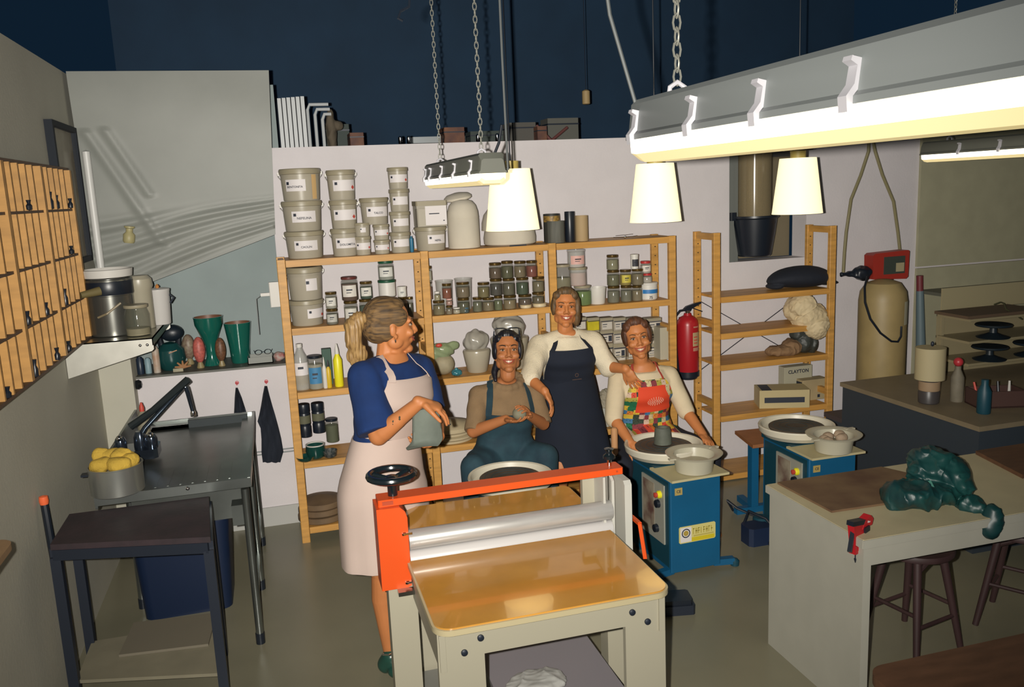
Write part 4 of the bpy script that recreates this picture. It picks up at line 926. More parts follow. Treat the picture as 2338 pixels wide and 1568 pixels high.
# ================================================================= white worktable on the right
TW = mat('white_melamine', (.40, .39, .33), .5, var=.03)
TT = mat('melamine_top', (.50, .435, .27), .45, var=.05)
t = thing('worktable', 'white worktable with panel end in the right foreground', 'table', (2.07, 2.61, 0))
MB().box(-.012, 1.62, -.012, .655, .742, .780, .004).build('tabletop', TT, t)
MB().box(-.014, 1.62, -.016, -.012, .744, .778).build('edge_strip', TW, t)
MB().box(-.016, -.012, -.012, .655, .744, .778).build('edge_strip', TW, t)
MB().box(0, .035, 0, .645, 0, .742).build('end_panel', TW, t); MB().box(1.56, 1.595, 0, .645, 0, .742).build('end_panel', TW, t)
MB().box(.035, 1.56, .0, .02, .665, .742).build('apron_board', TW, t); MB().box(.035, 1.56, .625, .645, .665, .742).build('apron_board', TW, t)
MAT_ = mat('clay_board', (.20, .125, .062), .75, var=.3, vscale=5, col2=(.11, .055, .03))
lone(MB().prism([(2.105, 3.25), (2.115, 2.87), (2.42, 2.86), (2.74, 3.06), (2.66, 3.25)], 0, .009), 'clay_cloth', MAT_, 'brown clay-stained board lying at the far end of the worktable', 'board', (0, 0, .781), smooth=0)
GB = mat('green_bin_bag', (.010, .065, .058), .42, var=.5, vscale=7, col2=(.006, .03, .035))
crumple('plastic_bag', 'crumpled dark green plastic bag heaped on the white worktable', (2.53, 2.83, .786), [(-.06, -.02, .045, .11, .08, .05), (.03, .0, .04, .16, .10, .045), (.10, .07, .09, .10, .10, .10), (.13, .02, .07, .08, .10, .085), (-.10, .0, .04, .07, .06, .045), (.12, -.13, .01, .035, .06, .03), (.135, -.21, -.03, .022, .03, .05), (.06, .09, .15, .04, .05, .05)], GB, 41, .030, 30, vox=.005)
lone(MB().add([(0,0,0),(.06,.02,.01),(.08,.07,.03),(.02,.06,.02),(0,0,.006),(.06,.02,.016),(.08,.07,.036),(.02,.06,.026)], [(0,1,2,3),(7,6,5,4),(0,4,5,1),(1,5,6,2),(2,6,7,3),(3,7,4,0)]), 'film_scrap', mat('mint_film', (.10, .30, .24), .3), 'mint green scrap of film on the dark green bag', 'scrap', (2.47, 2.745, .845), smooth=0)
# clamp
t = thing('table_clamp', 'red and black lever clamp gripping the near corner of the white worktable', 'clamp', (2.095, 2.665, .780), .35)
CR = mat('clamp_red', (.42, .012, .018), .4)
MB().extrude([(-.065, .045), (-.035, .048), (.005, .030), (.008, -.02), (-.014, -.075), (-.05, -.075), (-.052, -.03)], 'y', -.014, .014).build('clamp_body', CR, t)
MB().box(-.035, .012, -.016, .016, -.062, -.048).build('lower_jaw', CR, t)
MB().extrude([(-.01, .018), (.055, .022), (.062, .045), (.045, .062), (.01, .050)], 'y', -.016, .016).build('upper_jaw', CR, t)
MB().extrude([(.0225, .038), (.0375, .036), (.039, .041), (.030, .043), (.024, .046)], 'y', -.0175, -.0165).build('arrow_mark', LABEL, t)
MB().bar((-.07, 0, .055), (.03, 0, .040), .03, .018).build('grip', BLACK, t); MB().bar((-.05, 0, .02), (-.10, -.02, -.045), .016, .014).build('lever', BLACK, t)
MB().bar((.0, -.017, .012), (.03, -.017, .016), .01, .022).build('release', BLACK, t)
MB().tube([(-.022, 0, -.07), (-.022, 0, -.115)], .006, 8).tube([(-.03, 0, -.10), (-.022, 0, -.118)], .005, 6).build('screw_rod', BLKMET, t)
# stools under the table
DW = mat('dark_wood', (.045, .022, .022), .55, var=.2, stretch=(1, 1, .3))
def stool(label, x, y, rz):
    t = thing('wooden_stool', label, 'stool', (x, y, 0), rz, 'dark wooden stools at the worktable')
    MB().lathe([(.001, .455), (.15, .455), (.168, .463), (.17, .475), (.165, .488), (.001, .485)], n=32).build('seat', DW, t)
    for k in range(4):
        a = D(45 + 90 * k); MB().cone((.21 * math.cos(a), .21 * math.sin(a), 0), .014, (.115 * math.cos(a), .115 * math.sin(a), .457), .019).build('leg', DW, t)
    for k in range(4):
        a = D(45 + 90 * k); b_ = D(135 + 90 * k); z = .16 + .05 * (k % 2); f = .21 - .095 * z / .457
        MB().cone((f * math.cos(a), f * math.sin(a), z), .009, (f * math.cos(b_), f * math.sin(b_), z), .009).build('rung', DW, t)
        a2 = D(45 + 90 * k); MB().tube([(.125 * math.cos(a2), .125 * math.sin(a2), .40), (.09 * math.cos(a2 + .6), .09 * math.sin(a2 + .6), .44)], .011, 8).build('brace', DW, t)
    return t
s1 = stool('dark wooden stool tucked under the white worktable, nearest its panel end', 2.68, 3.04, .2)
s2 = copy_tree(s1); s2.location = (3.28, 3.02, 0); s2.rotation_euler.z = .55; s2['label'] = 'dark wooden stool under the worktable at the right picture edge'
# brown tables
BT = mat('brown_tabletop', (.11, .052, .027), .5, var=.2, stretch=(1, 4, 4))
def btable(label, x0, x1, y0, y1, z, cr):
    t = thing('brown_table', label, 'table', ((x0 + x1) / 2, (y0 + y1) / 2, 0))
    a, b = (x1 - x0) / 2, (y1 - y0) / 2
    MB().prism(rounded(-a, a, -b, b, .06, cr), z - .03, z).build('tabletop', BT, t)
    for sx in (-1, 1):
        for sy in (-1, 1): MB().cone((sx * (a - .08), sy * (b - .08), 0), .02, (sx * (a - .08), sy * (b - .08), z - .03), .026).build('leg', DW, t)
btable('brown wooden tabletop with rounded corner cut by the bottom right picture corner', 1.53, 2.9, 1.05, 1.915, .745, '1111')
lone(MB().prism([(3.20, 3.25), (3.12, 2.90), (3.62, 3.0), (3.62, 3.255)], 0, .018), 'dark_board', BT, 'dark brown board lying on the worktable behind the green bag', 'board', (0, 0, .781), smooth=0)
q = P(20, 1255, z=1.15)
lone(MB().prism(rounded(-.16, .05, -.18, .20, .05, '1111'), 0, .02), 'wooden_board', mat('worn_board', (.30, .19, .10), .6, var=.15), 'worn wooden board with dark edge jutting in at the left picture edge', 'board', (-.875, 2.56, 1.16), rot=(0, 0, 0))

# ================================================================= left side: dark table, sink, shelf
t = thing('steel_table', 'dark purple-brown table on a square steel frame against the left wall', 'table', (-.69, 4.08, 0))
DT = mat('dark_tabletop', (.040, .025, .030), .65, var=.3, vscale=12, col2=(.025, .018, .022), bump=.1)
def q4(s=0): return [(-.985 + .69, 3.70 - 4.08), (-.352 + .69 , 3.535 - 4.08), (-.39 + .69, 4.055 - 4.08), (-.985 + .69, 4.06 - 4.08)]
c4 = q4()
MB().prism(c4, .775, .80).build('tabletop', DT, t)
for i in range(4):
    a, b = c4[i], c4[(i + 1) % 4]; MB().bar((a[0] * .97, a[1] * .97, .753), (b[0] * .97, b[1] * .97, .753), .035, .045).build('frame_rail', BLKMET, t)
    MB().box(a[0] * .96 - .02, a[0] * .96 + .02, a[1] * .96 - .02, a[1] * .96 + .02, 0, .74).build('leg', BLKMET, t)
c5 = [(x * .94, y * .94) for x, y in c4]
MB().prism(c5, .16, .175).build('lower_shelf', mat('lower_board', (.22, .20, .14), .7, var=.08), t)
MB().bar((c5[2][0], c5[2][1], .15), (c5[3][0], c5[3][1], .15), .03, .03).build('lower_rail', BLKMET, t)
lone(MB().prism([(-.16, -.16), (.22, -.20), (.24, .10), (-.14, .14)], 0, .012), 'shelf_board', mat('grey_board2', (.17, .15, .11), .7), 'loose grey board lying on the lower shelf of the dark table', 'board', (-.66, 4.02, .176), smooth=0)
t = thing('blue_bin', 'large dark blue plastic bin standing behind the dark table', 'bin', (-.60, 4.72, 0))
NB = mat('navy_plastic', (.004, .013, .042), .5)
MB().loft([[(x * s_, y * s_, z) for x, y in rounded(-.25, .25, -.20, .20, .06, '1111', 4)] for s_, z in ((.88, 0), (.96, .40), (1, .505), (1.04, .507), (1.04, .535), (.99, .535))]).build('bin_body', NB, t)
# sink
t = thing('sink_unit', 'stainless steel catering sink with basin and drainboard along the left wall', 'sink', (-.52, 4.70, 0))
ST2 = mat('sink_steel', (.24, .26, .25), .30, .9, var=.15, vscale=4)
x0, x1, y0, y1 = -.36, .32, -.625, .69
MB().box(x0, x1, y0, y1, .815, .83).box(x1 - .012, x1 + .003, y0, y1, .815, .865).box(x0, x1, y0 - .003, y0 + .012, .815, .860).box(x0, x1, y1 - .012, y1, .80, .865).box(x0, x0 + .012, y0, y1, .80, .95).box(x0 + .01, x1 - .01, y0 + .01, -.28, .82, .852).box(x0 + .01, x1 - .01, .60, y1, .82, .852).box(x1 - .07, x1 - .01, -.28, .60, .82, .852).box(x0 + .01, x0 + .10, -.28, .60, .82, .852).build('worktop', ST2, t)
for k in range(9): MB().box(x0 + .14 + .055 * k, x0 + .148 + .055 * k, y0 + .05, -.32, .851, .8535).build('drain_rib', ST2, t)
bb = MB(); a0, a1, b0, b1 = x0 + .10, x1 - .07, -.28, .60
bb.box(a0, a1, b0, b1, .55, .56).box(a0 - .01, a0, b0, b1, .55, .85).box(a1, a1 + .01, b0, b1, .55, .85).box(a0, a1, b0 - .01, b0, .55, .85).box(a0, a1, b1, b1 + .01, .55, .85).build('basin', ST2, t)
for y_ in (y0 + .03, .02, y1 - .03):
    for x_ in (x0 + .03, x1 - .03):
        if y_ < 0 and x_ < 0: continue
        lg = MB().cyl((x_, y_, 0), .019, .05, .80, 16).build('leg', ST2, t); MB().cyl((x_, y_, 0), .022, 0, .055, 14).build('rubber_foot', BLACK, lg)
MB().bar((x1 - .03, y0 + .03, .22), (x1 - .03, y1 - .03, .22), .025, .025).build('lower_rail', ST2, t)
MB().box(x1 - .10, x1 - .02, y0 + .03, y0 + .12, .62, .72).build('drain_box', ST2, t)
MB().ball((x0 + .40, y0 + .0, .845), .010).build('stud', CHROME, t)
lone(MB().box(-.17, .17, -.006, .006, -.055, .01, .003), 'dark_strip', mat('strip_dark', (.012, .02, .024), .6), 'dark strip along the far rim of the sink', 'mat', (P(500, 975, y=5.30).x, 5.29, .865), smooth=0)  # thin dark strip set along the far rim of the basin
# faucet
t = thing('mixer_tap', 'tall chrome swivel tap with a dark lever over the sink', 'tap', (-.78, 4.72, .852))
bl_ = mat('dark_chrome', (.10, .13, .18), .12, .9)
MB().box(-.10, .11, -.10, .07, 0, .05, .02).build('tap_base', bl_, t)
for (dx, dy) in ((-.07, -.04), (.08, -.04)):
    MB().lathe([(.03, 0), (.03, .05), (.022, .07), (.012, .075), (.001, .075)], (dx, dy, .045), 18).build('valve', bl_, t)
    MB().ball((dx, dy - .02, .118), .016).build('chrome_cap', CHROME, t)
MB().lathe([(.035, .04), (.032, .10), (.02, .13), (.001, .13)], (0.02, 0, 0), 18).build('riser', bl_, t)
MB().tube([(.02, 0, .10), (.05, 0, .145), (.25, .02, .335), (.262, .02, .345), (.272, .02, .335), (.278, .02, .30), (.292, .02, .20)], [.015, .014, .013, .013, .013, .012, .010], 12).build('spout', bl_, t)
MB().tube([(-.02, 0, .16), (.10, .0, .235), (.29, -.02, .385)], [.022, .018, .020], 10).build('lever', mat('lever_dark', (.04, .05, .055), .2, .6), t)
MB().lathe([(.014, 0), (.014, .02), (.011, .03), (.001, .03)], (.292, .02, .175), 12).build('nozzle', CHROME, t)
t = thing('soap_bottle', 'small bottle with a red nozzle cap behind the sink tap', 'bottle', (P(325, 945, y=5.1).x, 5.1, .853))
MB().lathe([(.03, 0), (.034, .01), (.034, .10), (.02, .14), (.012, .15), (.001, .15)], n=18).build('bottle_body', colm((.22, .20, .14)), t); MB().lathe([(.013, .148), (.014, .17), (.005, .20), (.001, .20)], n=12).build('cap', RED, t)
# pot of sponges
t = thing('steel_pot', 'steel pot heaped with yellow sponges at the near end of the sink', 'pot', (-.785, 4.13, .856))
MB().lathe([(.110, 0), (.115, .004), (.117, .125), (.120, .127), (.120, .131), (.112, .131), (.110, .008), (.001, .008)], n=36).build('pot_wall', mat('pot_steel', (.40, .41, .38), .3, .8), t)
MB().box(-.145, -.115, -.02, .02, .09, .10).build('handle', BLACK, t)
SPG = mat('sponge_yellow', (.55, .36, .05), .9, var=.2, bump=.4, bscale=120)
for i, (dx, dy, dz, rx, ry, rz_) in enumerate([(-.055, -.03, .125, .05, .045, .035), (.02, -.045, .125, .055, .05, .032), (.065, .0, .13, .045, .05, .032), (-.01, .04, .14, .06, .04, .035), (-.06, .045, .14, .035, .03, .045), (.03, .02, .155, .05, .035, .025)]):
    o = remesh(MB().ball((dx, dy, dz + .012), rx * 1.0, ry, rz_ * 1.15).ball((dx + rx * .5, dy - ry * .2, dz + .02), rx * .5, ry * .5, rz_ * .9), 'sponge', SPG, None, .005, 2, disp=lambda co, no: co + no * (wav(co, 55, i)[:, None] * .010))
    o.location = (-.785, 4.13, .856); tag(o, ['amber sponge at the left of the steel pot', 'yellow sponge at the front of the steel pot', 'yellow sponge at the right of the steel pot', 'yellow sponge at the back of the steel pot', 'upright sponge at the back left of the steel pot', 'bright sponge topping the heap in the steel pot'][i], 'sponge', 'sponges in the steel pot')
t = thing('broom_handle', 'dark and yellow stick with an orange tip leaning on the left wall', 'stick', (-1.02, 3.93, 0))
MB().tube([(.0, .0, 0), (-.02, .0, .50), (-.03, .02, .86)], .012, 10).build('shaft', mat('stick_yellow', (.35, .27, .05), .5), t)
MB().tube([(-.015, -.012, .50), (-.02, .0, .72), (-.03, .02, .90)], [.012, .017, .016], 10).build('grip', BLACK, t); MB().lathe([(.017, 0), (.02, .015), (.018, .035), (.001, .04)], (-.03, .02, .895), 12).build('orange_cap', mat('orange_cap', (.85, .15, .05), .4), t)
lone(MB().lathe([(.001, 0), (.028, .002), (.032, .02), (.02, .036), (.001, .04)], n=18, M=Matrix.Rotation(math.pi / 2, 3, 'Y')), 'bell_push', mat('dark_knob', (.03, .035, .04), .15, .7), 'round dark bell push on the wall below the steel shelf', 'bell', (-.893, 5.62, 1.055))
# wall shelf of steel
t = thing('steel_wall_shelf', 'stainless wall shelf with a riveted side bracket on the left wall', 'shelf', (-1.08, 4.79, 1.46))
MB().box(0, .43, 0, .82, -.006, 0).box(.425, .43, 0, .82, -.04, 0).build('shelf_plate', STEEL, t)
for y_ in (0, .80):
    br = MB().extrude([(.004, -.178), (.42, -.070), (.43, -.06), (.43, 0), (.095, 0), (.004, -.07)], 'y', y_, y_ + .004).build('side_bracket', mat('bracket_steel', (.50, .49, .44), .42, .55, var=.1), t)
    if y_ == 0:
        for x_ in (.365, .40): MB().ball((x_, -.001, -.035), .008, .005, .008).build('rivet', CHROME, br)
# things on it
t = thing('stock_pot', 'big steel stock pot with a dark band on the left wall shelf', 'pot', (-.875, 5.05, 1.461))
MB().lathe([(.112, 0), (.118, .005), (.118, .215), (.122, .218), (.122, .30), (.12, .305), (.112, .305), (.110, .01), (.001, .01)], n=36).build('pot_wall', mat('stock_steel', (.20, .20, .18), .25, .8), t)
MB().lathe([(.1225, .222), (.1235, .224), (.1235, .292), (.1225, .294)], n=36).build('dark_band', BLACK, t)
MB().tube([(-.05, -.118, .11), (0, -.15, .13), (.07, -.125, .18)], .006, 8).build('handle', mat('wire_handle', (.25, .20, .12), .4), t)
lone(MB().lathe([(.09, 0), (.125, .01), (.13, .05), (.12, .052), (.10, .02), (.001, .018)], n=32), 'white_bowl', WHITEP, 'wide white bowl set on top of the big steel stock pot', 'bowl', (-.875, 5.05, 1.767), smooth=50)
q = P(190, 665, y=4.85); lone(MB().cone((0, 0, 0), .016, (.085, .05, .012), .024), 'paint_roll', mat('olive_roll', (.14, .11, .04), .7), 'stubby olive-brown handle sticking out past the wooden rack', 'handle', (-.985, 4.88, 1.70))
t = thing('glass_canister', 'squat glass jar with a pale lid on the left wall shelf', 'jar', (-.735, 4.93, 1.461))
MB().lathe([(.062, 0), (.066, .006), (.066, .11), (.055, .14), (.055, .15), (.052, .15), (.062, .11), (.062, .01)], n=28).build('jar_wall', GLASS, t); MB().lathe([(.06, .15), (.062, .153), (.062, .166), (.001, .168)], n=28).build('lid', MILKL, t); MB().lathe([(.058, .004), (.06, .04), (.001, .045)], n=24).build('contents', colm((.30, .26, .16)), t)
t = thing('beige_canister', 'tall beige canister with a slanted top between bowl and white canister', 'canister', (-.745, 5.20, 1.461))
MB().lathe([(.062, 0), (.065, .005), (.066, .22), (.075, .24), (.07, .28), (.05, .30), (.001, .30)], n=26).build('canister_body', mat('beige_enamel', (.36, .33, .25), .35), t); MB().ball((-.02, -.05, .27), .010).build('stud', CHROME, t)
t = thing('white_canister', 'white enamel canister with a small knob beside the squat glass jar', 'canister', (-.665, 5.32, 1.461))
MB().lathe([(.052, 0), (.055, .005), (.064, .19), (.066, .195), (.066, .205), (.05, .21), (.001, .212)], n=28).build('canister_body', mat('white_enamelware', (.56, .54, .52), .3), t); MB().lathe([(.008, .21), (.012, .222), (.001, .235)], n=12).build('knob', mat('orange_knob', (.5, .2, .05), .4), t)
MB().tube([(.062, -.01, .17), (.085, -.01, .15), (.062, -.01, .12)], .006, 8).build('handle', BLKMET, t)
q = P(293, 535, y=5.62); lone(MB().lathe([(.028, 0), (.034, .01), (.034, .05), (.02, .065), (.02, .085), (.03, .09), (.03, .10), (.001, .10)], n=16, M=Matrix.Rotation(.15, 3, 'Y')), 'olive_cup', mat('olive_enamel', (.36, .32, .16), .5), 'small olive-yellow cup caught in the plastic sheet folds', 'cup', (q.x, 5.60, q.z - .05), smooth=50)
# ================================================================= things on the ledge
LZ = 1.095
def on_ledge(px, y=5.86): return (P(px, 850, y=y).x, y, LZ)
def hgt(px, py, y=5.86): return P(px, py, y=y).z - LZ
VG = mat('vase_green', (.008, .10, .075), .14, coat=.6); VI = mat('vase_inside', (.16, .07, .04), .5)
h = hgt(480, 722)
t = thing('green_goblet_vase', 'tall glossy green goblet vase with a brown inner rim on the ledge', 'vase', on_ledge(488))
MB().lathe([(.055, 0), (.05, .01), (.034, h * .18), (.034, h * .40), (.06, h * .62), (.088, h * .84), (.092, h * .97), (.095, h), (.088, h)], n=36).build('vase_wall', VG, t); MB().lathe([(.088, h), (.083, h * .85), (.055, h * .64), (.001, h * .5)], n=36).build('vase_inside', VI, t)
h = hgt(548, 735)
t = thing('green_tumbler_vase', 'straight glossy green vase right of the goblet vase', 'vase', on_ledge(553))
MB().lathe([(.055, 0), (.06, .01), (.066, h * .4), (.082, h * .85), (.087, h), (.081, h)], n=36).build('vase_wall', VG, t); MB().lathe([(.081, h), (.074, h * .8), (.05, h * .2), (.001, h * .15)], n=36).build('vase_inside', VI, t)
def egg(px, py, label, m_, rx, y, base=True):
    h = hgt(px, py, y); t = thing('glazed_egg', label, 'ornament', on_ledge(px, y))
    MB().ball((0, 0, h * .58), rx, rx, h * .42, 24, 14).build('egg_body', m_, t); MB().lathe([(rx * .6, 0), (rx * .65, .006), (rx * .3, h * .22), (.001, h * .22)], n=22).build('foot', mat('brass_foot', (.25, .2, .1), .4), t)
egg(437, 762, 'mottled grey-brown egg ornament behind the pink one', mat('mottled', (.26, .22, .15), .5, col2=(.14, .08, .06), vscale=50), .042, 5.95)
egg(460, 768, 'salmon pink speckled egg ornament on the ledge', mat('salmon_glaze', (.42, .10, .08), .5, var=.3, vscale=60), .038, 5.78)
egg(509, 770, 'brown speckled egg ornament between the green vases', mat('brown_glaze', (.13, .06, .03), .5, var=.4, vscale=70), .034, 5.78)
t = thing('dark_kettle', 'big dark teal kettle on the ledge behind the steel shelf', 'kettle', on_ledge(395, 5.84))
MB().lathe([(.06, 0), (.075, .02), (.09, .07), (.085, .13), (.05, .17), (.001, .18)], n=28).build('kettle_body', mat('teal_enamel', (.008, .05, .05), .25), t)
MB().tube([(-.05, 0, .15), (-.06, 0, .22), (0, 0, .27), (.06, 0, .22), (.05, 0, .15)], .02, 10).build('handle', BLACK, t); MB().ball((0.02, 0, .235), .075, .05, .055).build('dark_hood', mat('black_enamel', (.008, .014, .022), .4), t)
MB().bar((-.0, -.095, .12), (.05, -.095, .135), .004, .006).build('wire_clip', mat('copper', (.4, .2, .1), .4), t)
for px, lb, m_, hh_, rr_ in ((322, 'dark blue tin, leftmost on the ledge', mat('navy_tin', (.01, .02, .04), .4), .11, .022), (340, 'small tin with a pale blue label on the ledge', mat('pale_blue_tin', (.20, .30, .34), .5), .10, .02), (360, 'taller pale spray can with a rusty print on the ledge', mat('pale_tin', (.46, .42, .36), .5, col2=(.38, .24, .16), vscale=14), .17, .022)):
    lone(MB().lathe([(rr_ * .96, 0), (rr_, .004), (rr_, hh_ * .88), (rr_ * .6, hh_ * .96), (rr_ * .6, hh_), (.001, hh_)], n=18), 'spray_can', m_, lb, 'can', on_ledge(px, 5.76), smooth=50)
t = thing('sponge_star', 'dried orange-brown starfish sponge on a small pale block', 'sponge', on_ledge(412, 5.74))
MB().box(-.04, .02, -.02, .02, 0, .02).build('block', colm((.32, .29, .20)), t)
for k in range(5):
    a = D(10 + 40 * k); MB().cone((0.02, 0, .022), .010, (.02 + .05 * math.cos(a), -.01, .022 + .045 * math.sin(a)), .005, 8).build('arm', mat('dried_orange', (.32, .16, .07), .8), t)
t = thing('metal_tray', 'grey metal tray on the ledge beside the shelving', 'tray', on_ledge(598, 5.80))
MB().box(-.08, .08, -.07, .07, 0, .006).box(-.08, -.075, -.07, .07, 0, .045).box(.075, .08, -.07, .07, 0, .045).box(-.08, .08, -.07, -.065, 0, .045).box(-.08, .08, .065, .07, 0, .045).build('tray_body', mat('tray_grey', (.22, .23, .21), .5), t)
t = thing('spectacles', 'dark-rimmed spectacles resting on the grey tray', 'glasses', (P(600, 800, y=5.8).x, 5.80, LZ + .047))
for s in (-1, 1): MB().tube([(s * .03 + .022 * math.cos(D(a)), .0, .018 + .016 * math.sin(D(a))) for a in range(0, 360, 30)], .002, 6, closed=True).build('rim', BLACK, t)
MB().tube([(-.008, 0, .02), (.008, 0, .02)], .0015, 6).build('bridge', BLACK, t); MB().tube([(.052, 0, .02), (.06, .08, .02)], .0015, 6).build('temple', BLACK, t); MB().tube([(-.052, 0, .02), (-.06, .08, .02)], .0015, 6).build('temple', BLACK, t)
crumple('red_rag', 'crumpled red and white rag beside the grey tray', (P(637, 818, y=5.80).x, 5.80, LZ + .028), [(0, 0, 0, .035, .03, .028)], mat('rag_red', (.36, .10, .09), .8, col2=(.4, .36, .32), vscale=40), 51, .01, 70, 'cloth', .005)
# hanging cloths
def cloth(label, pts, hook_px, y=5.655):
    t = thing('hanging_cloth', label, 'cloth', P(hook_px[0], hook_px[1], y=y))
    base = t.location.copy(); rows_ = []
    for (xl, xr, py) in pts:
        a = P(xl, py, y=y); b = P(xr, py, y=y); rows_.append([(a.x + (b.x - a.x) * k / 8 - base.x, -.012 + .012 * math.sin(k * 1.9 + py * .03), a.z + (b.z - a.z) * k / 8 - base.z) for k in range(9)])
    MB().sheet(rows_, .006, (0, -1, 0)).build('cloth', mat('black_towel', (.008, .012, .022), .9, bump=.2), t, 60)
    MB().lathe([(.012, 0), (.012, .01), (.001, .012)], (0, .02, .004), 12, M=Matrix.Rotation(math.pi / 2, 3, 'X')).build('suction_hook', mat('hook_red', (.45, .05, .06), .4), t)
    MB().tube([(0, .01, .004), (0, -.02, -.002), (0, -.018, .008)], .004, 6).build('hook', MATS['hook_red'], t)
cloth('small black towel on a red hook at the back of the sink', [(538, 543, 884), (536, 552, 905), (535, 560, 930), (534, 566, 950)], (541, 876))
cloth('long black towel on a red hook left of the pine shelving', [(604, 610, 880), (600, 615, 900), (596, 622, 925), (592, 628, 945), (588, 632, 960), (595, 636, 975), (597, 642, 1000), (597, 647, 1030), (600, 640, 1054)], (608, 873))
t = thing('wall_socket', 'white socket box with a plug at the left end of the shelving', 'socket', (.0, 5.67, P(630, 672, y=5.66).z))
MB().box(-.045, .03, -.02, .01, -.08, .08, .004).build('socket_box', WHITEP, t); MB().box(-.10, -.045, -.025, -.005, -.005, .015).build('plug', WHITEP, t); MB().tube([(-.10, -.015, 0), (-.13, -.012, -.02), (-.132, -.01, -.25)], .003, 6).build('cable', mat('grey_cable', (.25, .27, .27), .5), t)
t = thing('wall_conduit', 'pair of thin white cables running along the low wall', 'cable', (-.05, 5.675, P(640, 1033, y=5.67).z))
for dz in (0, .02): MB().tube([(-.17, 0, dz), (.12, 0, dz)], .005, 6).build('cable', MATS['grey_cable'], t)

# ================================================================= lamps
EM = mat('tube_glow', (1, .95, .8), .3, emit=(1.0, .93, .70), es=3.2)
EMS = mat('diffuser_side', (1, .92, .7), .3, emit=(1.0, .90, .58), es=1.6)
EMB = mat('diffuser_underside', (.9, .8, .5), .3, emit=(1.0, .80, .36), es=.55)
LG = mat('lamp_grey', (.23, .25, .25), .5); LGD = mat('lamp_grey_dark', (.14, .145, .12), .5)
CLIP = mat('clip_white', (.55, .54, .58), .35)
WIRE = mat('grey_wire', (.10, .11, .11), .6)
def chain(t, x, y, z0, z1, s=1.0):
    b = MB(); z = z0; k = 0; ll = .030 * s
    while z < z1:
        pts = []
        for a in range(0, 360, 45):
            u, v = .008 * s * math.cos(D(a)), .017 * s * math.sin(D(a))
            pts.append((x + (u if k % 2 == 0 else 0), y + (0 if k % 2 == 0 else u), z + v))
        b.tube(pts, .0022 * s, 5, closed=True); z += .0255 * s; k += 1
    o = b.build('chain', mat('chain_steel', (.30, .30, .26), .4, .4), t); return o
def batten(label, x, y0, y1, zb, clips, chains, body=LG, s=1.0, endclear=False):
    """fluorescent batten along Y; x = middle, zb = bottom of the diffuser"""
    t = thing('fluorescent_batten', label, 'lamp', (x, y0, zb), group='fluorescent battens on chains'); L_ = y1 - y0
    def ring(prof, y): return [(px_, y, pz_) for px_, pz_ in prof]
    dif = [(-.062, .052), (-.059, .021), (-.038, .004), (.038, .004), (.059, .021), (.062, .052)]
    side = MB()
    rl = [ring([(a * k, .052 - (.052 - b) * kk) for a, b in dif], y) for y, k, kk in ((0.0, .80, .6), (.012, .95, .9), (.04, 1, 1), (L_ - .04, 1, 1), (L_ - .012, .95, .9), (L_, .80, .6))]
    n = 6
    vs = [p for r in rl for p in r]
    side.add(vs, []); 
    for i in range(5):
        for j in range(5):
            side.k = 2 if j in (1, 2, 3) else 0
            side.f.append((i * n + j, i * n + j + 1, (i + 1) * n + j + 1, (i + 1) * n + j)); side.mi.append(side.k)
    side.k = 1; side.f.append(tuple(range(6))); side.mi.append(1); side.f.append(tuple(reversed(range(30, 36)))); side.mi.append(1)
    side.build('diffuser', [EM, EMS, EMB], t, 0, recalc=False)
    up = [(-.068, .050), (-.068, .060), (-.061, .066), (-.054, .122), (-.044, .132), (.044, .132), (.054, .122), (.061, .066), (.068, .060), (.068, .050)]
    MB().loft([ring([(a * k, .05 + (b - .05) * kk) for a, b in up], y) for y, k, kk in ((-.008, .85, .7), (.012, 1, 1), (L_ - .012, 1, 1), (L_ + .008, .85, .7))]).build('housing', body, t, 30)
    for yc in clips:
        for sx in (-1, 1):
            c_ = MB(); pts = [(sx * .060, .040), (sx * .076, .040), (sx * .078, .060), (sx * .066, .075), (sx * .062, .098), (sx * .072, .104), (sx * .070, .110), (sx * .052, .106), (sx * .054, .075), (sx * .066, .062)]
            c_.extrude(pts if sx > 0 else pts[::-1], 'y', yc - .009, yc + .009); c_.build('clip', CLIP, t, 30)
    for (yc, dx) in chains:
        MB().tube([(-.018, yc, .130), (-.016, yc, .145), (0, yc, .155), (.016, yc, .145), (.018, yc, .130)], .005, 8).build('hanger', CLIP, t)
        chain(t, 0, yc, .165, 4.3 - zb, s)
    return t
batten('big nearby fluorescent batten crossing the upper right corner', .80, .40, 1.715, 2.188, [1.27, 1.02, .80, .58, .28, .05], [(1.20, 0), (.30, 0)], s=1.0)
t2 = batten('smaller-looking fluorescent batten hanging before the left pendant shade', .885, 3.42, 4.68, 2.165, [.12, .45, .75, 1.05, 1.2], [(.17, 0), (1.08, 0)], LGD)
MB().tube([(.02, .05, .118), (.04, .03, .17), (.05, .01, .24)], .006, 8).build('cable', BLACK, t2); MB().tube([(.065, .0, .06), (.06, -.005, .5), (.06, 0, 2.1)], .005, 6).build('cable', WIRE, t2)
batten('fluorescent batten at the right picture edge beyond the big one', 4.10, 3.45, 4.68, 2.195, [.2, .6, .9], [(.2, 0), (1.05, 0)], LGD)
lone(MB().tube([(0, 0, 0), (-.05, .01, .18), (-.075, .02, .40), (-.06, .02, .8), (-.02, .02, 2.0)], .004, 6), 'power_cable', WIRE, 'thin grey cable rising from the end of the big batten', 'cable', (.755, 1.70, 2.31))
q = P(925, 0, y=2.0); lone(MB().tube([(.0, 0, .06), (.012, 0, .02), (.008, 0, -.01), (-.012, 0, -.02), (-.018, 0, -.035), (-.008, 0, -.04)], .003, 6), 'cable_hook', BLACK, 'curled black wire end at the top picture edge', 'wire', (q.x, 2.0, q.z - .004))
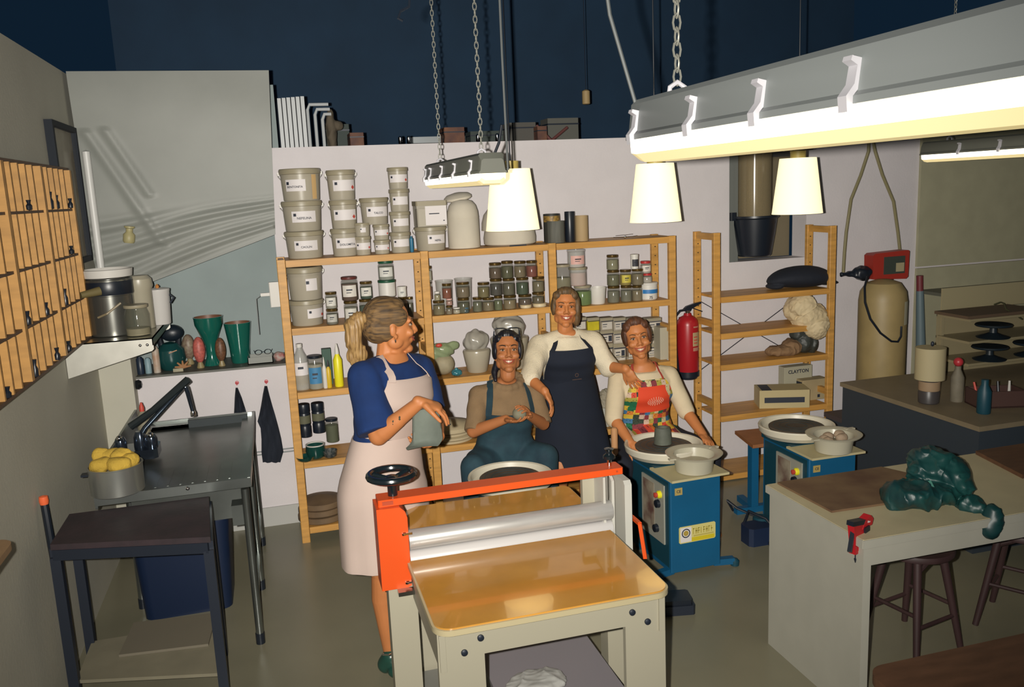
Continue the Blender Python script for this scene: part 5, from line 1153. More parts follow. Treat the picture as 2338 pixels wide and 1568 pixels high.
# pendants
SHD = mat('shade_glow', (.85, .75, .5), .6, emit=(1.0, .86, .52), es=.95)
PY = 4.6; PZ = P(1497, 506, y=PY).z
def pendant(label, x, dark=False):
    t = thing('pendant_lamp', label, 'lamp', (x, PY, PZ), group='tapered pendant lamps in a row')
    MB().lathe([(.1495, 0), (.148, .008), (.1075, .331), (.1055, .331), (.145, .004)], n=44).build('shade', SHD, t)
    MB().lathe([(.001, .329), (.106, .329)], n=30).build('shade_top', mat('shade_top', (.6, .5, .25), .6), t)
    MB().lathe([(.046, .329), (.046, .374), (.001, .376)], n=22).build('socket_collar', mat('collar_yellow', (.50, .38, .10), .5), t)
    MB().ball((0, 0, .13), .035).build('bulb', mat('bulb', (1, .9, .7), .3, emit=(1, .84, .55), es=9), t)
    if dark: MB().lathe([(.086, .375), (.092, .385), (.086, .425), (.035, .443), (.001, .443)], n=24).build('ceiling_cup', mat('dark_cup', (.04, .035, .025), .6), t)
    MB().tube([(0, 0, .36), (0, 0, 2.36)], .004, 6).build('cord', BLACK, t)
    return t
pendant('left pendant lamp with tapered cream shade, behind the small batten', P(1171, 523, y=4.6).x)
pendant('middle pendant lamp with tapered cream shade, under the big batten', P(1497, 506, y=4.6).x)
pendant('right pendant lamp with tapered cream shade and dark cup, before the black bucket', P(1820, 487, y=4.6).x, True)

# ================================================================= right side of the room
V3_ = Vector((4.29, 5.12, 1.34))
TAN = mat('tan_tank', (.30, .225, .10), .5, var=.08)
t = thing('filter_tank', 'tall tan pressure tank standing in the right corner', 'tank', (4.30, 5.30, 0))
MB().lathe([(.165, 0), (.17, .01), (.17, 1.22), (.16, 1.29), (.12, 1.35), (.05, 1.375), (.001, 1.378)], n=36).build('tank_body', TAN, t)
MB().lathe([(.172, 0), (.180, .005), (.180, .06), (.172, .065)], n=36).build('base_ring', BLKMET, t)
patch(.17, 1.05, 1.22, D(-70), D(-40), .001).build('paper_label', mat('faded_label', (.40, .38, .28), .6), t)
lone(MB().tube([P(a, b, y=c) - V3_ for a, b, c in ((1980, 632, 5.30), (1974, 655, 5.22), (1975, 690, 5.14), (1987, 728, 5.11), (2010, 760, 5.10), (2035, 779, 5.10), (2050, 780, 5.10), (2057, 768, 5.11), (2058, 745, 5.13))], .008, 8), 'loop_cable', BLACK, 'black cable looping down the front of the tan tank', 'cable', V3_)
t = thing('control_head', 'red control head with a dark display above the tan tank', 'device', (4.42, 5.42, 1.47))
RD = mat('device_red', (.32, .03, .02), .45)
MB().extrude([(-.155, -.10), (.135, -.115), (.155, -.10), (.16, .09), (.145, .10), (-.14, .09), (-.16, .075)], 'y', -.05, .05).build('device_case', RD, t)
MB().box(-.065, .12, -.054, -.05, -.07, .06).build('display', mat('display_dark', (.05, .06, .05), .3), t); MB().box(.04, .11, -.057, -.054, -.055, .01).build('data_label', mat('data_label', (.35, .30, .18), .6), t)
remesh(MB().ball((-.22, 0, -.05), .08, .06, .055).cone((-.20, 0, -.05), .03, (-.40, 0, -.055), .018), 'valve_cluster', BLACK, t, .007, 1, disp=lambda co, no: co + no * (wav(co, 60, 2)[:, None] * .01))
MB().cyl((.0, -.0, -.0), .05, -.14, -.10, 18).build('neck', BLACK, t)
HOSE = mat('clear_hose', (.26, .23, .12), .3, alpha=.8)
t = thing('plastic_hoses', 'pair of clear hoses dropping from above to the red control head', 'hose', (4.2, 5.6, 2.3))
def HP(px, py, y=5.55): v = P(px, py, y=y); return (v.x - 4.2, v.y - 5.6, v.z - 2.3)
MB().tube([(.17, .20, .185), (.165, .08, .195), HP(1985, 290), HP(1983, 345), HP(1965, 400), HP(1943, 455), HP(1932, 530), HP(1928, 575), HP(1925, 625)], .012, 10).build('hose', HOSE, t)
MB().tube([(.20, .20, .185), (.195, .08, .195), HP(1988, 290), HP(1998, 345), HP(2015, 400), HP(2040, 460), HP(2050, 530), HP(2055, 575)], .012, 10).build('hose', HOSE, t)
t = thing('standing_pipe', 'grey-blue upright pipe with a dark red top in the right corner', 'pipe', (4.93, 5.58, 0))
MB().tube([(0, 0, 0), (-.02, 0, .6), (-.06, 0, 1.22)], [.05, .04, .028], 14).build('pipe_body', mat('pipe_blue', (.12, .17, .19), .5), t)
MB().tube([(-.06, 0, 1.20), (-.068, 0, 1.34)], .026, 12).build('red_cap', mat('dull_red', (.16, .03, .035), .5), t)
# bucket hanging in the recess with clear tube
t = thing('black_bucket', 'black plastic bucket hanging in the recess of the back wall', 'bucket', (3.47, 5.70, 1.575))
MB().lathe([(.115, 0), (.125, .01), (.150, .16), (.165, .275), (.18, .285), (.18, .30), (.158, .30), (.12, .02), (.001, .02)], n=34).build('bucket_body', BLACK, t)
MB().box(-.21, -.16, -.03, .0, .27, .33, .008).build('clamp_ear', BLACK, t)
t = thing('clear_tube', 'wide clear plastic tube standing in the black bucket', 'tube', (3.47, 5.70, 1.66))
MB().lathe([(.125, 0), (.125, .70), (.120, .70), (.120, 0)], n=34).build('tube_wall', mat('amber_tube', (.30, .24, .14), .12, alpha=.45), t)
MB().lathe([(.06, .02), (.06, .66), (.001, .66)], n=20).build('inner_core', mat('inner_core', (.24, .18, .10), .5), t)
MB().lathe([(.026, 0), (.034, 0), (.034, .006), (.026, .006)], (.06, -.127, .17), 18, M=Matrix.Rotation(math.pi / 2, 3, 'X')).build('round_badge', BLKMET, t)
# dark table with objects in the right corner
SL = mat('slate_panel', (.030, .040, .052), .6)
t = thing('corner_counter', 'dark slate-fronted counter with a beige top in the right corner', 'counter', (3.66, 3.70, 0))
MB().prism([(-.012, -.012), (1.6, -.012), (1.6, 1.2), (-.008, 1.2)], .722, .75).build('counter_top', mat('counter_beige', (.20, .16, .10), .55, var=.08), t)
MB().box(0, 1.58, 0, .03, 0, .722).build('front_panel', SL, t); MB().box(0, .03, .03, 1.18, 0, .722).build('side_panel', SL, t); MB().box(1.55, 1.58, .03, 1.18, 0, .722).build('side_panel', SL, t)
t = thing('storage_box', 'dark blue-grey storage chest on the floor before the tan tank', 'chest', (3.98, 5.02, 0))
MB().box(-.26, .05, -.13, .13, 0, .44, .01).build('chest_body', SL, t); MB().box(-.27, .06, -.14, .14, .44, .47, .01).build('lid', mat('chest_lid', (.06, .045, .045), .6), t)
t = thing('table_lamp', 'small table lamp with a cream drum shade on the corner counter', 'lamp', (3.78, 4.22, .75))
MB().lathe([(.085, .15), (.086, .15), (.086, .345), (.084, .345)], n=32).build('lamp_shade', mat('drum_shade', (.40, .34, .20), .7), t); MB().lathe([(.001, .345), (.085, .345)], n=24).build('shade_top', MATS['drum_shade'], t)
MB().lathe([(.055, 0), (.06, .006), (.062, .07), (.056, .08), (.058, .14), (.02, .155), (.001, .155)], n=28).build('lamp_base', mat('lamp_base', (.05, .045, .045), .4), t); MB().lathe([(.059, .08), (.061, .082), (.061, .135), (.059, .138)], n=28).build('clay_collar', mat('clay_pink', (.28, .19, .11), .7), t); MB().ball((.01, 0, .365), .010, .01, .016).build('finial', BLKMET, t)
t = thing('red_topped_bottle', 'bottle with a round red top beside the table lamp', 'bottle', (3.95, 4.18, .75))
MB().lathe([(.035, 0), (.038, .01), (.038, .15), (.018, .20), (.018, .22), (.001, .22)], n=20).build('bottle_body', colm((.16, .14, .10)), t); MB().ball((0, 0, .245), .028, .028, .028).build('red_top', mat('ball_red', (.42, .03, .04), .4), t)
lone(MB().lathe([(.034, 0), (.038, .006), (.038, .13), (.02, .17), (.02, .20), (.001, .20)], n=20), 'dark_bottle', BLUED, 'dark blue-green bottle on the corner counter before the red tray', 'bottle', (3.88, 3.90, .75), smooth=50)
t = thing('wooden_tray', 'dark red-brown box of small tools on the corner counter', 'box', (4.08, 4.02, .75), -.3)
MB().box(-.14, .14, -.08, .08, 0, .01).box(-.14, .14, -.08, -.07, 0, .10).box(-.14, .14, .07, .08, 0, .10).box(-.14, -.13, -.08, .08, 0, .10).box(.13, .14, -.08, .08, 0, .10).build('tray_body', mat('tray_brown', (.065, .032, .026), .6), t)
for i in range(4): MB().cone((-.1 + .06 * i, 0, .03), .010, (-.12 + .07 * i, .02, .14), .006, 8).build('tool_handle', [RED, CREAM, BLACK, WHITEP][i], t)
t = thing('pale_riser', 'stack of pale shelves on the counter carrying the dark turntables', 'shelf', (4.38, 4.55, .75))
for z in (.12, .27, .42): MB().box(0, 1.1, 0, .30, z - .016, z).build('shelf_board', mat('pale_board', (.26, .22, .13), .6), t)
for x_ in (0.02, 1.06): MB().box(x_, x_ + .02, .27, .29, 0, .42).build('post', MATS['pale_board'], t)
MB().box(0, 1.1, .295, .30, 0, .42).build('back_board', MATS['pale_board'], t)
BW_ = mat('cast_iron', (.010, .018, .026), .45)
for i, (x_, y_, z_, lb) in enumerate([(4.60, 4.60, .87, 'black banding wheel, lower of the two left of the wire'), (4.62, 4.60, 1.02, 'black banding wheel on the middle shelf in the right corner'), (4.93, 4.58, .72 + .15, 'black banding wheel at the right picture edge')]):
    t = thing('banding_wheel', lb, 'turntable', (x_, y_, z_ + .001), group='cast banding wheels')
    MB().lathe([(.10, 0), (.105, .006), (.06, .02), (.025, .035), (.02, .08), (.001, .08)], n=30).build('pedestal', BW_, t); MB().lathe([(.001, .08), (.11, .08), (.115, .086), (.11, .094), (.001, .094)], n=34).build('turntable_head', BW_, t)
lone(MB().box(-.0, .62, -.15, .15, 0, .02), 'brown_plank', mat('plank_brown', (.10, .065, .04), .7), 'dark brown plank lying over the pale shelves', 'plank', (4.36, 4.70, 1.172), smooth=0)
lone(MB().box(0, 1.5, -.006, .006, 0, .16), 'leaning_panel', mat('cream_panel', (.31, .27, .16), .7), 'long cream panel standing behind the pale shelves', 'panel', (4.46, 4.90, 1.175), smooth=0)
q = P(2270, 695, y=4.6)
lone(MB().tube([(0, 0, 0), (.05, 0, .012), (.08, 0, .0), (.10, 0, -.04), (.16, 0, -.07), (.24, 0, -.12)], .005, 6), 'bent_wire', mat('olive_wire', (.06, .06, .03), .5), 'bent dark wire standing out before the cream panel', 'wire', (q.x, 4.6, q.z))

# ================================================================= above the back wall: storage deck
DZ = 2.401
t = thing('folded_chairs', 'row of white tube-framed panels stacked at the left of the storage deck', 'panels', (.12, 6.2, DZ))
TW2 = mat('white_tube', (.46, .48, .49), .45)
for k in range(6): MB().box(.0 + .030 * k, .024 + .030 * k, -.02 * k, .5 - .02 * k, 0, .42).build('panel', TW2, t)
for k in range(3):
    x_ = .19 + .045 * k; MB().tube([(x_, -.1 - .03 * k, 0), (x_, -.1 - .03 * k, .33 - .035 * k), (x_ + .015, -.1 - .03 * k, .365 - .035 * k), (x_ + .14 - .04 * k, -.1 - .03 * k, .365 - .035 * k)], .011, 8).build('bent_tube', TW2, t)
crumple('rope_bundle', 'brown fibrous bundle beside the white panels on the deck', (.46, 6.15, DZ + .17), [(0, 0, 0, .03, .05, .17), (.03, 0, .06, .05, .03, .03)], mat('fibre', (.10, .08, .055), .9), 61, .012, 40, 'bundle', .008)
def dk(px0, px1, py0, py1, y, label, m_, name='storage_box', cat='box', d=.2):
    a = P(px0, py1, y=y); b = P(px1, py1, y=y); zt = P(px0, py0, y=y).z; zb_ = DZ
    t = thing(name, label, cat, ((a.x + b.x) / 2, y + d / 2, zb_)); w = (b.x - a.x) / 2
    MB().box(-w, w, -d / 2, d / 2, 0, zt - zb_, .004).build('box_body', m_, t); MB().box(-w * 1.01, w * 1.01, -d / 2 - .002, d / 2 + .002, (zt - zb_) * .82, (zt - zb_) * .86).build('tape', BLKMET, t)
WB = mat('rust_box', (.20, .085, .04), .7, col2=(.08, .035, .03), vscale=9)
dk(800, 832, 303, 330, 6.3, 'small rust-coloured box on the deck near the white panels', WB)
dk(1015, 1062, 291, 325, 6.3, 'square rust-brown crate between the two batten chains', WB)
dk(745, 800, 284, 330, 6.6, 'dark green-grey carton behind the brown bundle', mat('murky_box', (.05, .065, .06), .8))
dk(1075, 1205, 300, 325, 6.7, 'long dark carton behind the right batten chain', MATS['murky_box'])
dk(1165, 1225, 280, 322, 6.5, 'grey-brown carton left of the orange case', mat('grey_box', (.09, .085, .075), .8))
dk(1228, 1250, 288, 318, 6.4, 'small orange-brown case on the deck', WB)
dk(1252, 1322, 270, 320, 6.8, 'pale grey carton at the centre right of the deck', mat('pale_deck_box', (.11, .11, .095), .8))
t = thing('long_case', 'long silver metal case lying across the deck', 'case', (P(998, 289, y=6.5).x, 6.5, DZ))
MB().box(-.20, .20, -.06, .06, .11, .155, .005).build('case_body', mat('silver_case', (.28, .30, .31), .4, .3), t)
MB().box(-.45, .80, -.03, .03, .08, .105).build('beam', mat('brown_beam', (.06, .03, .025), .7), t)
for x_ in (-.3, .2, .6): MB().box(x_, x_ + .03, -.02, .02, 0, .08).build('support', MATS['brown_beam'], t)
for i, (px, py) in enumerate(((912, 287), (932, 294), (1134, 284), (1090, 290))):
    lone(MB().lathe([(.012, 0), (.016, .01), (.016, .05), (.008, .06), (.001, .06)], n=12), 'steel_cup', CHROME, ['small shiny steel cup far left of the silver case', 'small shiny steel cup touching the left of the silver case', 'small shiny steel cup right of the second batten chain', 'small shiny steel cup just left of the second chain'][i], 'cup', (P(px, py, y=6.46).x, 6.46, 2.507))
q = P(1338, 222, y=7.2)
t = thing('hanging_lantern', 'small tan lantern hanging in the dark above the deck', 'lantern', (q.x, 7.2, q.z))
MB().lathe([(.025, -.06), (.034, -.055), (.034, .05), (.022, .06), (.001, .065)], n=18).build('lantern_body', mat('lantern_tan', (.42, .30, .14), .6), t); MB().tube([(0, 0, .06), (0, 0, 4.3 - q.z)], .003, 5).build('cord', BLKMET, t)
t = thing('ladder_poles', 'crossed reddish poles leaning at the right of the deck', 'poles', (2.25, 6.4, DZ))
MB().tube([(-.25, 0, .0), (.05, .1, .2)], .012, 8).build('pole', mat('reddish_pole', (.14, .05, .045), .6), t); MB().tube([(-.02, 0, .0), (-.2, .1, .22)], .012, 8).build('pole', MATS['reddish_pole'], t)
# ================================================================= people
SKIN = mat('skin', (.50, .185, .062), .55, var=.06, vscale=9)
SKIN_B = mat('skin_tan', (.42, .155, .055), .55, var=.06, vscale=9)
LIP = mat('lips', (.36, .075, .05), .4); TEETH = mat('teeth', (.62, .50, .36), .3)
EYEW = mat('eye_white', (.42, .32, .24), .3); IRIS = mat('iris', (.03, .018, .012), .2); BROW = mat('eyebrow', (.09, .045, .02), .8)
NAIL = mat('dark_nail_polish', (.02, .02, .02), .25)
V = Vector
def basis(f, up=(0, 0, 1)):
    f = V(f).normalized(); u = V(up); u = (u - f * u.dot(f)).normalized(); x = u.cross(f)            # x = subject's left
    return x, f, u
RINGS = [(-.16, .085, .085, .0), (-.08, .150, .105, -.005), (.04, .175, .118, -.008), (.18, .155, .108, 0), (.38, .128, .093, .002), (.55, .140, .102, .008), (.70, .156, .122, .018), (.83, .158, .108, .010), (.93, .130, .080, .0), (1.0, .075, .060, 0), (1.05, .055, .052, 0)]
class Torso:
    def __init__(s, P0, P1, f, k=1.0, lean=None):
        s.P0 = V(P0); s.P1 = V(P1); s.ax = (s.P1 - s.P0); s.f = V((f[0], f[1], 0)).normalized()
        s.s = V((0, 0, 1)).cross(s.f); s.k = k
        ax = s.ax.normalized(); s.f2 = (s.f - ax * s.f.dot(ax)).normalized(); s.s2 = ax.cross(s.f2)
    def ab(s, t):
        r = RINGS
        if t <= r[0][0]: return r[0][1:]
        for i in range(len(r) - 1):
            if t <= r[i + 1][0]:
                u = (t - r[i][0]) / (r[i + 1][0] - r[i][0]); u = u * u * (3 - 2 * u)
                return tuple(r[i][j] + (r[i + 1][j] - r[i][j]) * u for j in (1, 2, 3))
        return r[-1][1:]
    def pt(s, t, ang, infl=0.0, below=None):
        a, b, o = s.ab(t); a = a * s.k + infl; b = b * s.k + infl
        c = s.P0 + s.ax * t + s.f2 * o
        ca, sa = math.cos(ang), math.sin(ang); e = 2.35
        m_ = (abs(ca) ** e + abs(sa) ** e) ** (-1 / e)
        return c + s.s2 * (a * sa * m_) + s.f2 * (b * ca * m_)
    def loft(s, mb, t0, t1, infl=0.0, n=28, rows=16):
        mb.loft([[s.pt(t0 + (t1 - t0) * i / rows, 2 * math.pi * j / n, infl) for j in range(n)] for i in range(rows + 1)])
    def patch(s, t0, t1, a0, a1, infl, rows=14, cols=22, th=.004, extra=None):
        """a0/a1: functions of u (0 bottom,1 top) giving angles in degrees"""
        g = []
        for i in range(rows + 1):
            u = i / rows; A, B = a0(u), a1(u)
            g.append([s.pt(t0 + (t1 - t0) * u, D(A + (B - A) * j / cols), infl + (extra(u, j / cols) if extra else 0)) for j in range(cols + 1)])
        return MB().sheet(g, th)
def hand(mb, Wp, d, n, k=1.0, side=1, curl=(18, 28, 22), spread=5, thumb=(35, 25), curls=None, tips=None):
    """palm + five fingers. d: pointing, n: palm normal, side: +1 if the thumb leaves towards d x n"""
    d = V(d).normalized(); n = V(n); n = (n - d * n.dot(d)).normalized(); s = d.cross(n) * side; Wp = V(Wp)
    q = Matrix((s, n, d)).transposed()
    mb.ball(Wp + d * .045 * k, .040 * k, .0145 * k, .050 * k, 16, 10, M=q)
    mb.ball(Wp + d * .070 * k, .041 * k, .013 * k, .024 * k, 14, 8, M=q)
    mb.capsule(Wp - d * .01 * k, .023 * k, Wp + d * .04 * k, .020 * k, 14)
    L_ = (.070, .079, .074, .058); r0 = (.0088, .0090, .0087, .0078)
    for i in range(4):
        off = (.030 - .0195 * i)
        base = Wp + d * (.083 - .004 * abs(i - 1.2)) * k + s * off * k
        a = D(spread * (1.5 - i)); dd = (d * math.cos(a) + s * math.sin(a)).normalized()
        cc = curls[i] if curls else curl; p = base - dd * .012 * k; ang = 0
        fr = (.46, .30, .24); r = r0[i] * k
        for j in range(3):
            ang += D(cc[j]); dr = dd * math.cos(ang) + n * math.sin(ang)
            p2 = p + dr * (L_[i] * fr[j] * k + (.012 * k if j == 0 else 0)); mb.capsule(p, r, p2, r * .90, 10, 4); p = p2; r *= .92
        if tips is not None: tips.append((p.copy(), dr.copy(), (n * math.cos(ang) - dd * math.sin(ang)).copy(), r))
    tb = Wp + d * .022 * k + s * .024 * k; a = D(thumb[0]); b = D(thumb[1])
    t1 = (d * math.cos(a) + s * math.sin(a) + n * math.sin(b) * .6).normalized(); t2 = (d * math.cos(a * .45) + s * math.sin(a * .45) + n * math.sin(b)).normalized()
    m1 = tb + t1 * .042 * k; m2 = m1 + t2 * .028 * k
    mb.capsule(tb, .0145 * k, m1, .0105 * k, 12, 4); mb.capsule(m1, .0105 * k, m2, .0088 * k, 12, 4); mb.capsule(m2, .0088 * k, m2 + t2 * .018 * k, .0078 * k, 12, 4)
class Head:
    def __init__(s, c, f, up=(0, 0, 1), k=1.0):
        s.c = V(c); s.x, s.f, s.u = basis(f, up); s.M = Matrix((s.x, -s.f, s.u)).transposed(); s.k = k
    def w(s, p): return s.c + s.M @ (V(p) * s.k)
    def ball(s, mb, p, rx, ry, rz, n=20, m_=14, R_=None):
        mb.ball(s.w(p), rx * s.k, ry * s.k, rz * s.k, n, m_, M=(s.M @ R_ if R_ else s.M))
    def cap(s, mb, p0, r0, p1, r1): mb.capsule(s.w(p0), r0 * s.k, s.w(p1), r1 * s.k, 12, 4)
    def skull(s, mb, smile=1.0):
        s.ball(mb, (0, .015, .040), .074, .090, .083, 28, 18)
        s.ball(mb, (0, -.022, -.012), .063, .066, .080, 26, 16)
        s.ball(mb, (0, -.030, -.062), .048, .050, .042, 22, 12)
        s.ball(mb, (0, -.067, -.095), .025, .023, .019, 16, 10)
        for q in (-1, 1):
            s.ball(mb, (q * .046, -.005, -.055), .020, .034, .030)
            s.ball(mb, (q * .036, -.066, -.022), .026, .020, .020)       # cheek
            s.cap(mb, (q * .012, -.082, .030), .010, (q * .040, -.070, .028), .009)  # brow ridge
            s.ball(mb, (q * .073, .010, -.004), .008, .015, .026, 14, 10)   # ear
            s.ball(mb, (q * .070, -.002, -.030), .007, .009, .011, 10, 8)
            s.ball(mb, (q * .0125, -.094, -.026), .0085, .010, .008, 10, 8)
        s.cap(mb, (0, -.082, .022), .0095, (0, -.104, -.018), .0105)
        s.ball(mb, (0, -.103, -.021), .012, .012, .010)
        s.ball(mb, (0, -.074, -.052), .030, .018, .022)               # mouth mound
        s.cap(mb, (0, .014, -.05), .045, (0, .026, -.12), .044)
    def sockets(s):
        cs = [np.array(s.w((q * .031, -.078, .012))) for q in (-1, 1)]; f = np.array(s.f)
        def dsp(co, no):
            for c in cs:
                d2 = ((co - c) ** 2).sum(1); co = co - f[None] * (.0065 * s.k * np.exp(-d2 / (2 * (.0115 * s.k) ** 2)))[:, None]
            return co
        return dsp
    def face(s, t, off, smile=1.0, closed=False, teeth=True, brow=BROW):
        def fin(mb, nm, m_, n=60, parent=None):
            o = mb.build(nm, m_, parent or t, n); 
            if not parent: o.location = off
            return o
        for q in (-1, 1):
            e = MB(); s.ball(e, (q * .031, -.0735, .0105), .0135, .0085, .0055 if not closed else .003, 16, 10); eo = fin(e, 'eye', EYEW)
            e = MB(); s.ball(e, (q * .031, -.0795, .0105), .0058, .0035, .0052, 12, 8); fin(e, 'iris', IRIS, parent=eo)
            e = MB(); pts = [s.w((q * (.031 + .016 * math.cos(D(a))), -.0795 + .004 * abs(math.cos(D(a))) * 1.2, .0115 + .0065 * math.sin(D(a)))) for a in range(0, 181, 20)]
            e.tube(pts, .0017 * s.k, 6); fin(e, 'eyelashes', IRIS)
            e = MB(); pts = [s.w((q * (.012 + .040 * i / 6), -.0885 + .016 * (i / 6) ** 2, .030 + .008 * math.sin(i / 6 * 2.6))) for i in range(7)]
            e.tube(pts, [.0022, .003, .0034, .0032, .0028, .0022, .0012], 6); fin(e, 'eyebrow', brow)
        w_ = .026 + .009 * smile; c_ = .012 * smile
        def arc(dz, dy, wd=1.0, bow=0): return [s.w((w_ * wd * i / 5, -.0945 - dy + .018 * (i / 5) ** 2, -.052 + dz * (1 - (i / 5) ** 2) + c_ * (i / 5) ** 2 + bow * (1 - abs(i / 5)) * (0 if i == 0 else 1))) for i in range(-5, 6)]
        if teeth and smile > .3:
            g0, g1 = arc(.002, -.003, .88), arc(-.010 * smile, -.003, .84); fin(MB().sheet([g0, g1], .002 * s.k), 'teeth', TEETH)
        up_ = MB().tube(arc(.0045, .0005), [.0012, .0022, .0030, .0034, .0034, .0028, .0034, .0034, .0030, .0022, .0012], 8)
        up_.tube(arc(-.0115 * smile - .001, .0), [.0012, .0024, .0034, .0040, .0044, .0045, .0044, .0040, .0034, .0024, .0012], 8)
        fin(up_, 'lips', LIP)
def limb(mb, pts, rs):
    for i in range(len(pts) - 1): mb.capsule(pts[i], rs[i], pts[i + 1], rs[i + 1], 18, 5)
def place(o, off): o.location = off; return o
def folds(k, amp, seed):
    def f(co, no): return co + no * (wav(co, k, seed)[:, None] * amp)
    return f
def mkhair(t, off, shapes, hd, m_, seed, amp=.003, k=120, extra=None, vox=.005, name='hair'):
    mb = MB()
    for s_ in shapes: hd.ball(mb, s_[:3], *s_[3:6])
    if extra: extra(mb)
    fx = np.array(hd.x); 
    def dsp(co, no):
        w = np.sin((co @ fx) * k * 3 + wav(co, 30, seed) * 3) * .5 + wav(co, k, seed) * .6
        return co + no * (w[:, None] * amp)
    return place(remesh(mb, name, m_, t, vox, 2, disp=dsp), off)

def shoulders(T, w=.165, drop=.035): 
    c = T.P0 + T.ax * .93
    return c - T.s2 * w - V((0, 0, drop - .0)), c + T.s2 * w - V((0, 0, drop))
def torso_skin(mb, T, Rs, Ls, headc, k=1.0):
    T.loft(mb, -.14, 1.05, -.004)
    nb = T.P0 + T.ax * .98
    for S in (Rs, Ls): mb.capsule(nb, .042 * k, S, .046 * k, 16)
    hb_ = headc + V((0, 0, -.07)) - T.f * .0; mb.capsule(nb - V((0, 0, .02)), .050 * k, hb_ + (nb - hb_) * .15, .043 * k, 20)

# ---------------- A: standing on the left, blue top, pink apron, seen in profile
def V3(px, py, y): return P(px, py, y=y)
root = V3(872, 1560, 3.62); root = V((.34, 3.63, 0)); off = -root
t = thing('person', 'standing person in a blue top and long pale pink apron holding grey clay', 'person', root)
fA = V((.62, -.78, 0)).normalized(); TA = Torso(V((.372, 3.63, .93)), V((.450, 3.60, 1.462)), fA, 1.02)
Rs, Ls = shoulders(TA, .165, .03)
Re, Rw = V((.345, 3.385, 1.185)), V((.505, 3.30, 1.325))
Le, Lw = V((.625, 3.62, 1.15)), V((.60, 3.44, 1.135))
hA = Head(V3(893, 747, 3.60), (1, .10, -.02), (.02, 0, 1), 1.02)
mb = MB(); torso_skin(mb, TA, Rs, Ls, hA.c); hA.skull(mb)
limb(mb, [Rs, Re, Rw], [.050, .040, .026]); limb(mb, [Ls, Le, Lw], [.050, .038, .026]); mb.capsule(Re + (Rw - Re) * .12, .040, Re + (Rw - Re) * .5, .034)
tips = []
hand(mb, Rw + (Rw - Re).normalized() * .008, V((.80, -.05, -.30)), V((.35, .15, -1)), 1.0, -1, curl=(28, 22, 10), spread=7, thumb=(40, 30), tips=tips)
hand(mb, Lw, V((-.75, -.35, -.15)), V((0, -.3, 1)), .95, 1, curl=(15, 25, 25), spread=5)
for sx, ky in ((-1, 3.60), (1, 3.70)):
    hip = TA.P0 + TA.s * (.085 * sx) - V((0, 0, .06)); knee = V((.345 + .06 * (sx > 0), ky, .50)); ank = V((.355 + .09 * (sx > 0), ky + .02, .085))
    limb(mb, [hip, knee], [.090, .056]); limb(mb, [knee, knee + (ank - knee) * .32 - fA * .012, ank], [.054, .056, .033])
    mb.capsule(ank, .035, ank - V((0, 0, .045)), .030); mb.capsule(ank + V((-.02, .02, -.05)), .030, ank + V((.10, -.13, -.06)), .024)
place(remesh(mb, 'body', SKIN, t, .0045, 4, disp=hA.sockets()), off)
hA.face(t, off, .7)
tip_mb = MB()
for p, dr, nn, r in tips: tip_mb.ball(p - nn * r * .75 + dr * r * .2, r * .7, r * .7, r * .45, 10, 8)
place(tip_mb.build('fingernails', NAIL, t), off)
# tattoo on the forearm
for k_, rr_ in ((.42, .012), (.56, .009)):
    c_ = Re + (Rw - Re) * k_ + V((-.004, -.030, .006))
    b_ = MB()
    for a in (0, 90, 180, 270): b_.ball(c_ + V((math.cos(D(a + 40)), 0, math.sin(D(a + 40)))) * rr_ * .6, rr_ * .55, .003, rr_ * .55, 10, 6)
    place(b_.build('tattoo', mat('tattoo_ink', (.04, .04, .02), .6), t), off)
BT_ = mat('blue_jersey', (.003, .024, .11), .9, var=.15, vscale=10)
mb = MB(); TA.loft(mb, .30, .985, .014)
for S, E in ((Rs, Re), (Ls, Le)):
    mb.capsule(TA.P0 + TA.ax * .93, .062, S, .066); mb.ball(S, .070); e_ = S + (E - S) * (.93 if S is Rs else .8); mb.cone(S, .070, e_, .082 if S is Rs else .066, 22)
place(remesh(mb, 'shirt', BT_, t, .007, 3, disp=folds(30, .006, 4)), off)
PK = mat('pink_cotton', (.52, .41, .36), .9, var=.05, vscale=4, bump=.05, bscale=300)
bib = TA.patch(.40, .885, lambda u: -78 + 36 * u, lambda u: 78 - 36 * u, .030, extra=lambda u, v: .0)
sk = []
for i in range(19):
    u = i / 18; z = 1.13 - (1.13 - .565) * u
    row = []
    for j in range(49):
        a = D(-172 + 344 * j / 48); aa = .160 + .050 * min(1, u * 2.2) - .0 * u + .012 * u; b_ = .118 + .05 * min(1, u * 2.2) + .008 * u
        fold = 1 + (.018 * math.sin(a * 7 + 1) + .012 * math.sin(a * 11)) * u
        c_ = TA.P0 + (TA.P1 - TA.P0) * ((z - .93) / .532 if z > .93 else 0); c_ = V((c_.x, c_.y, z))
        row.append(c_ + TA.s * (aa * math.sin(a) * fold) + TA.f * (b_ * math.cos(a) * fold))
    sk.append(row)
bib.sheet(sk, .004)
ap = place(bib.build('apron', PK, t, 70), off)
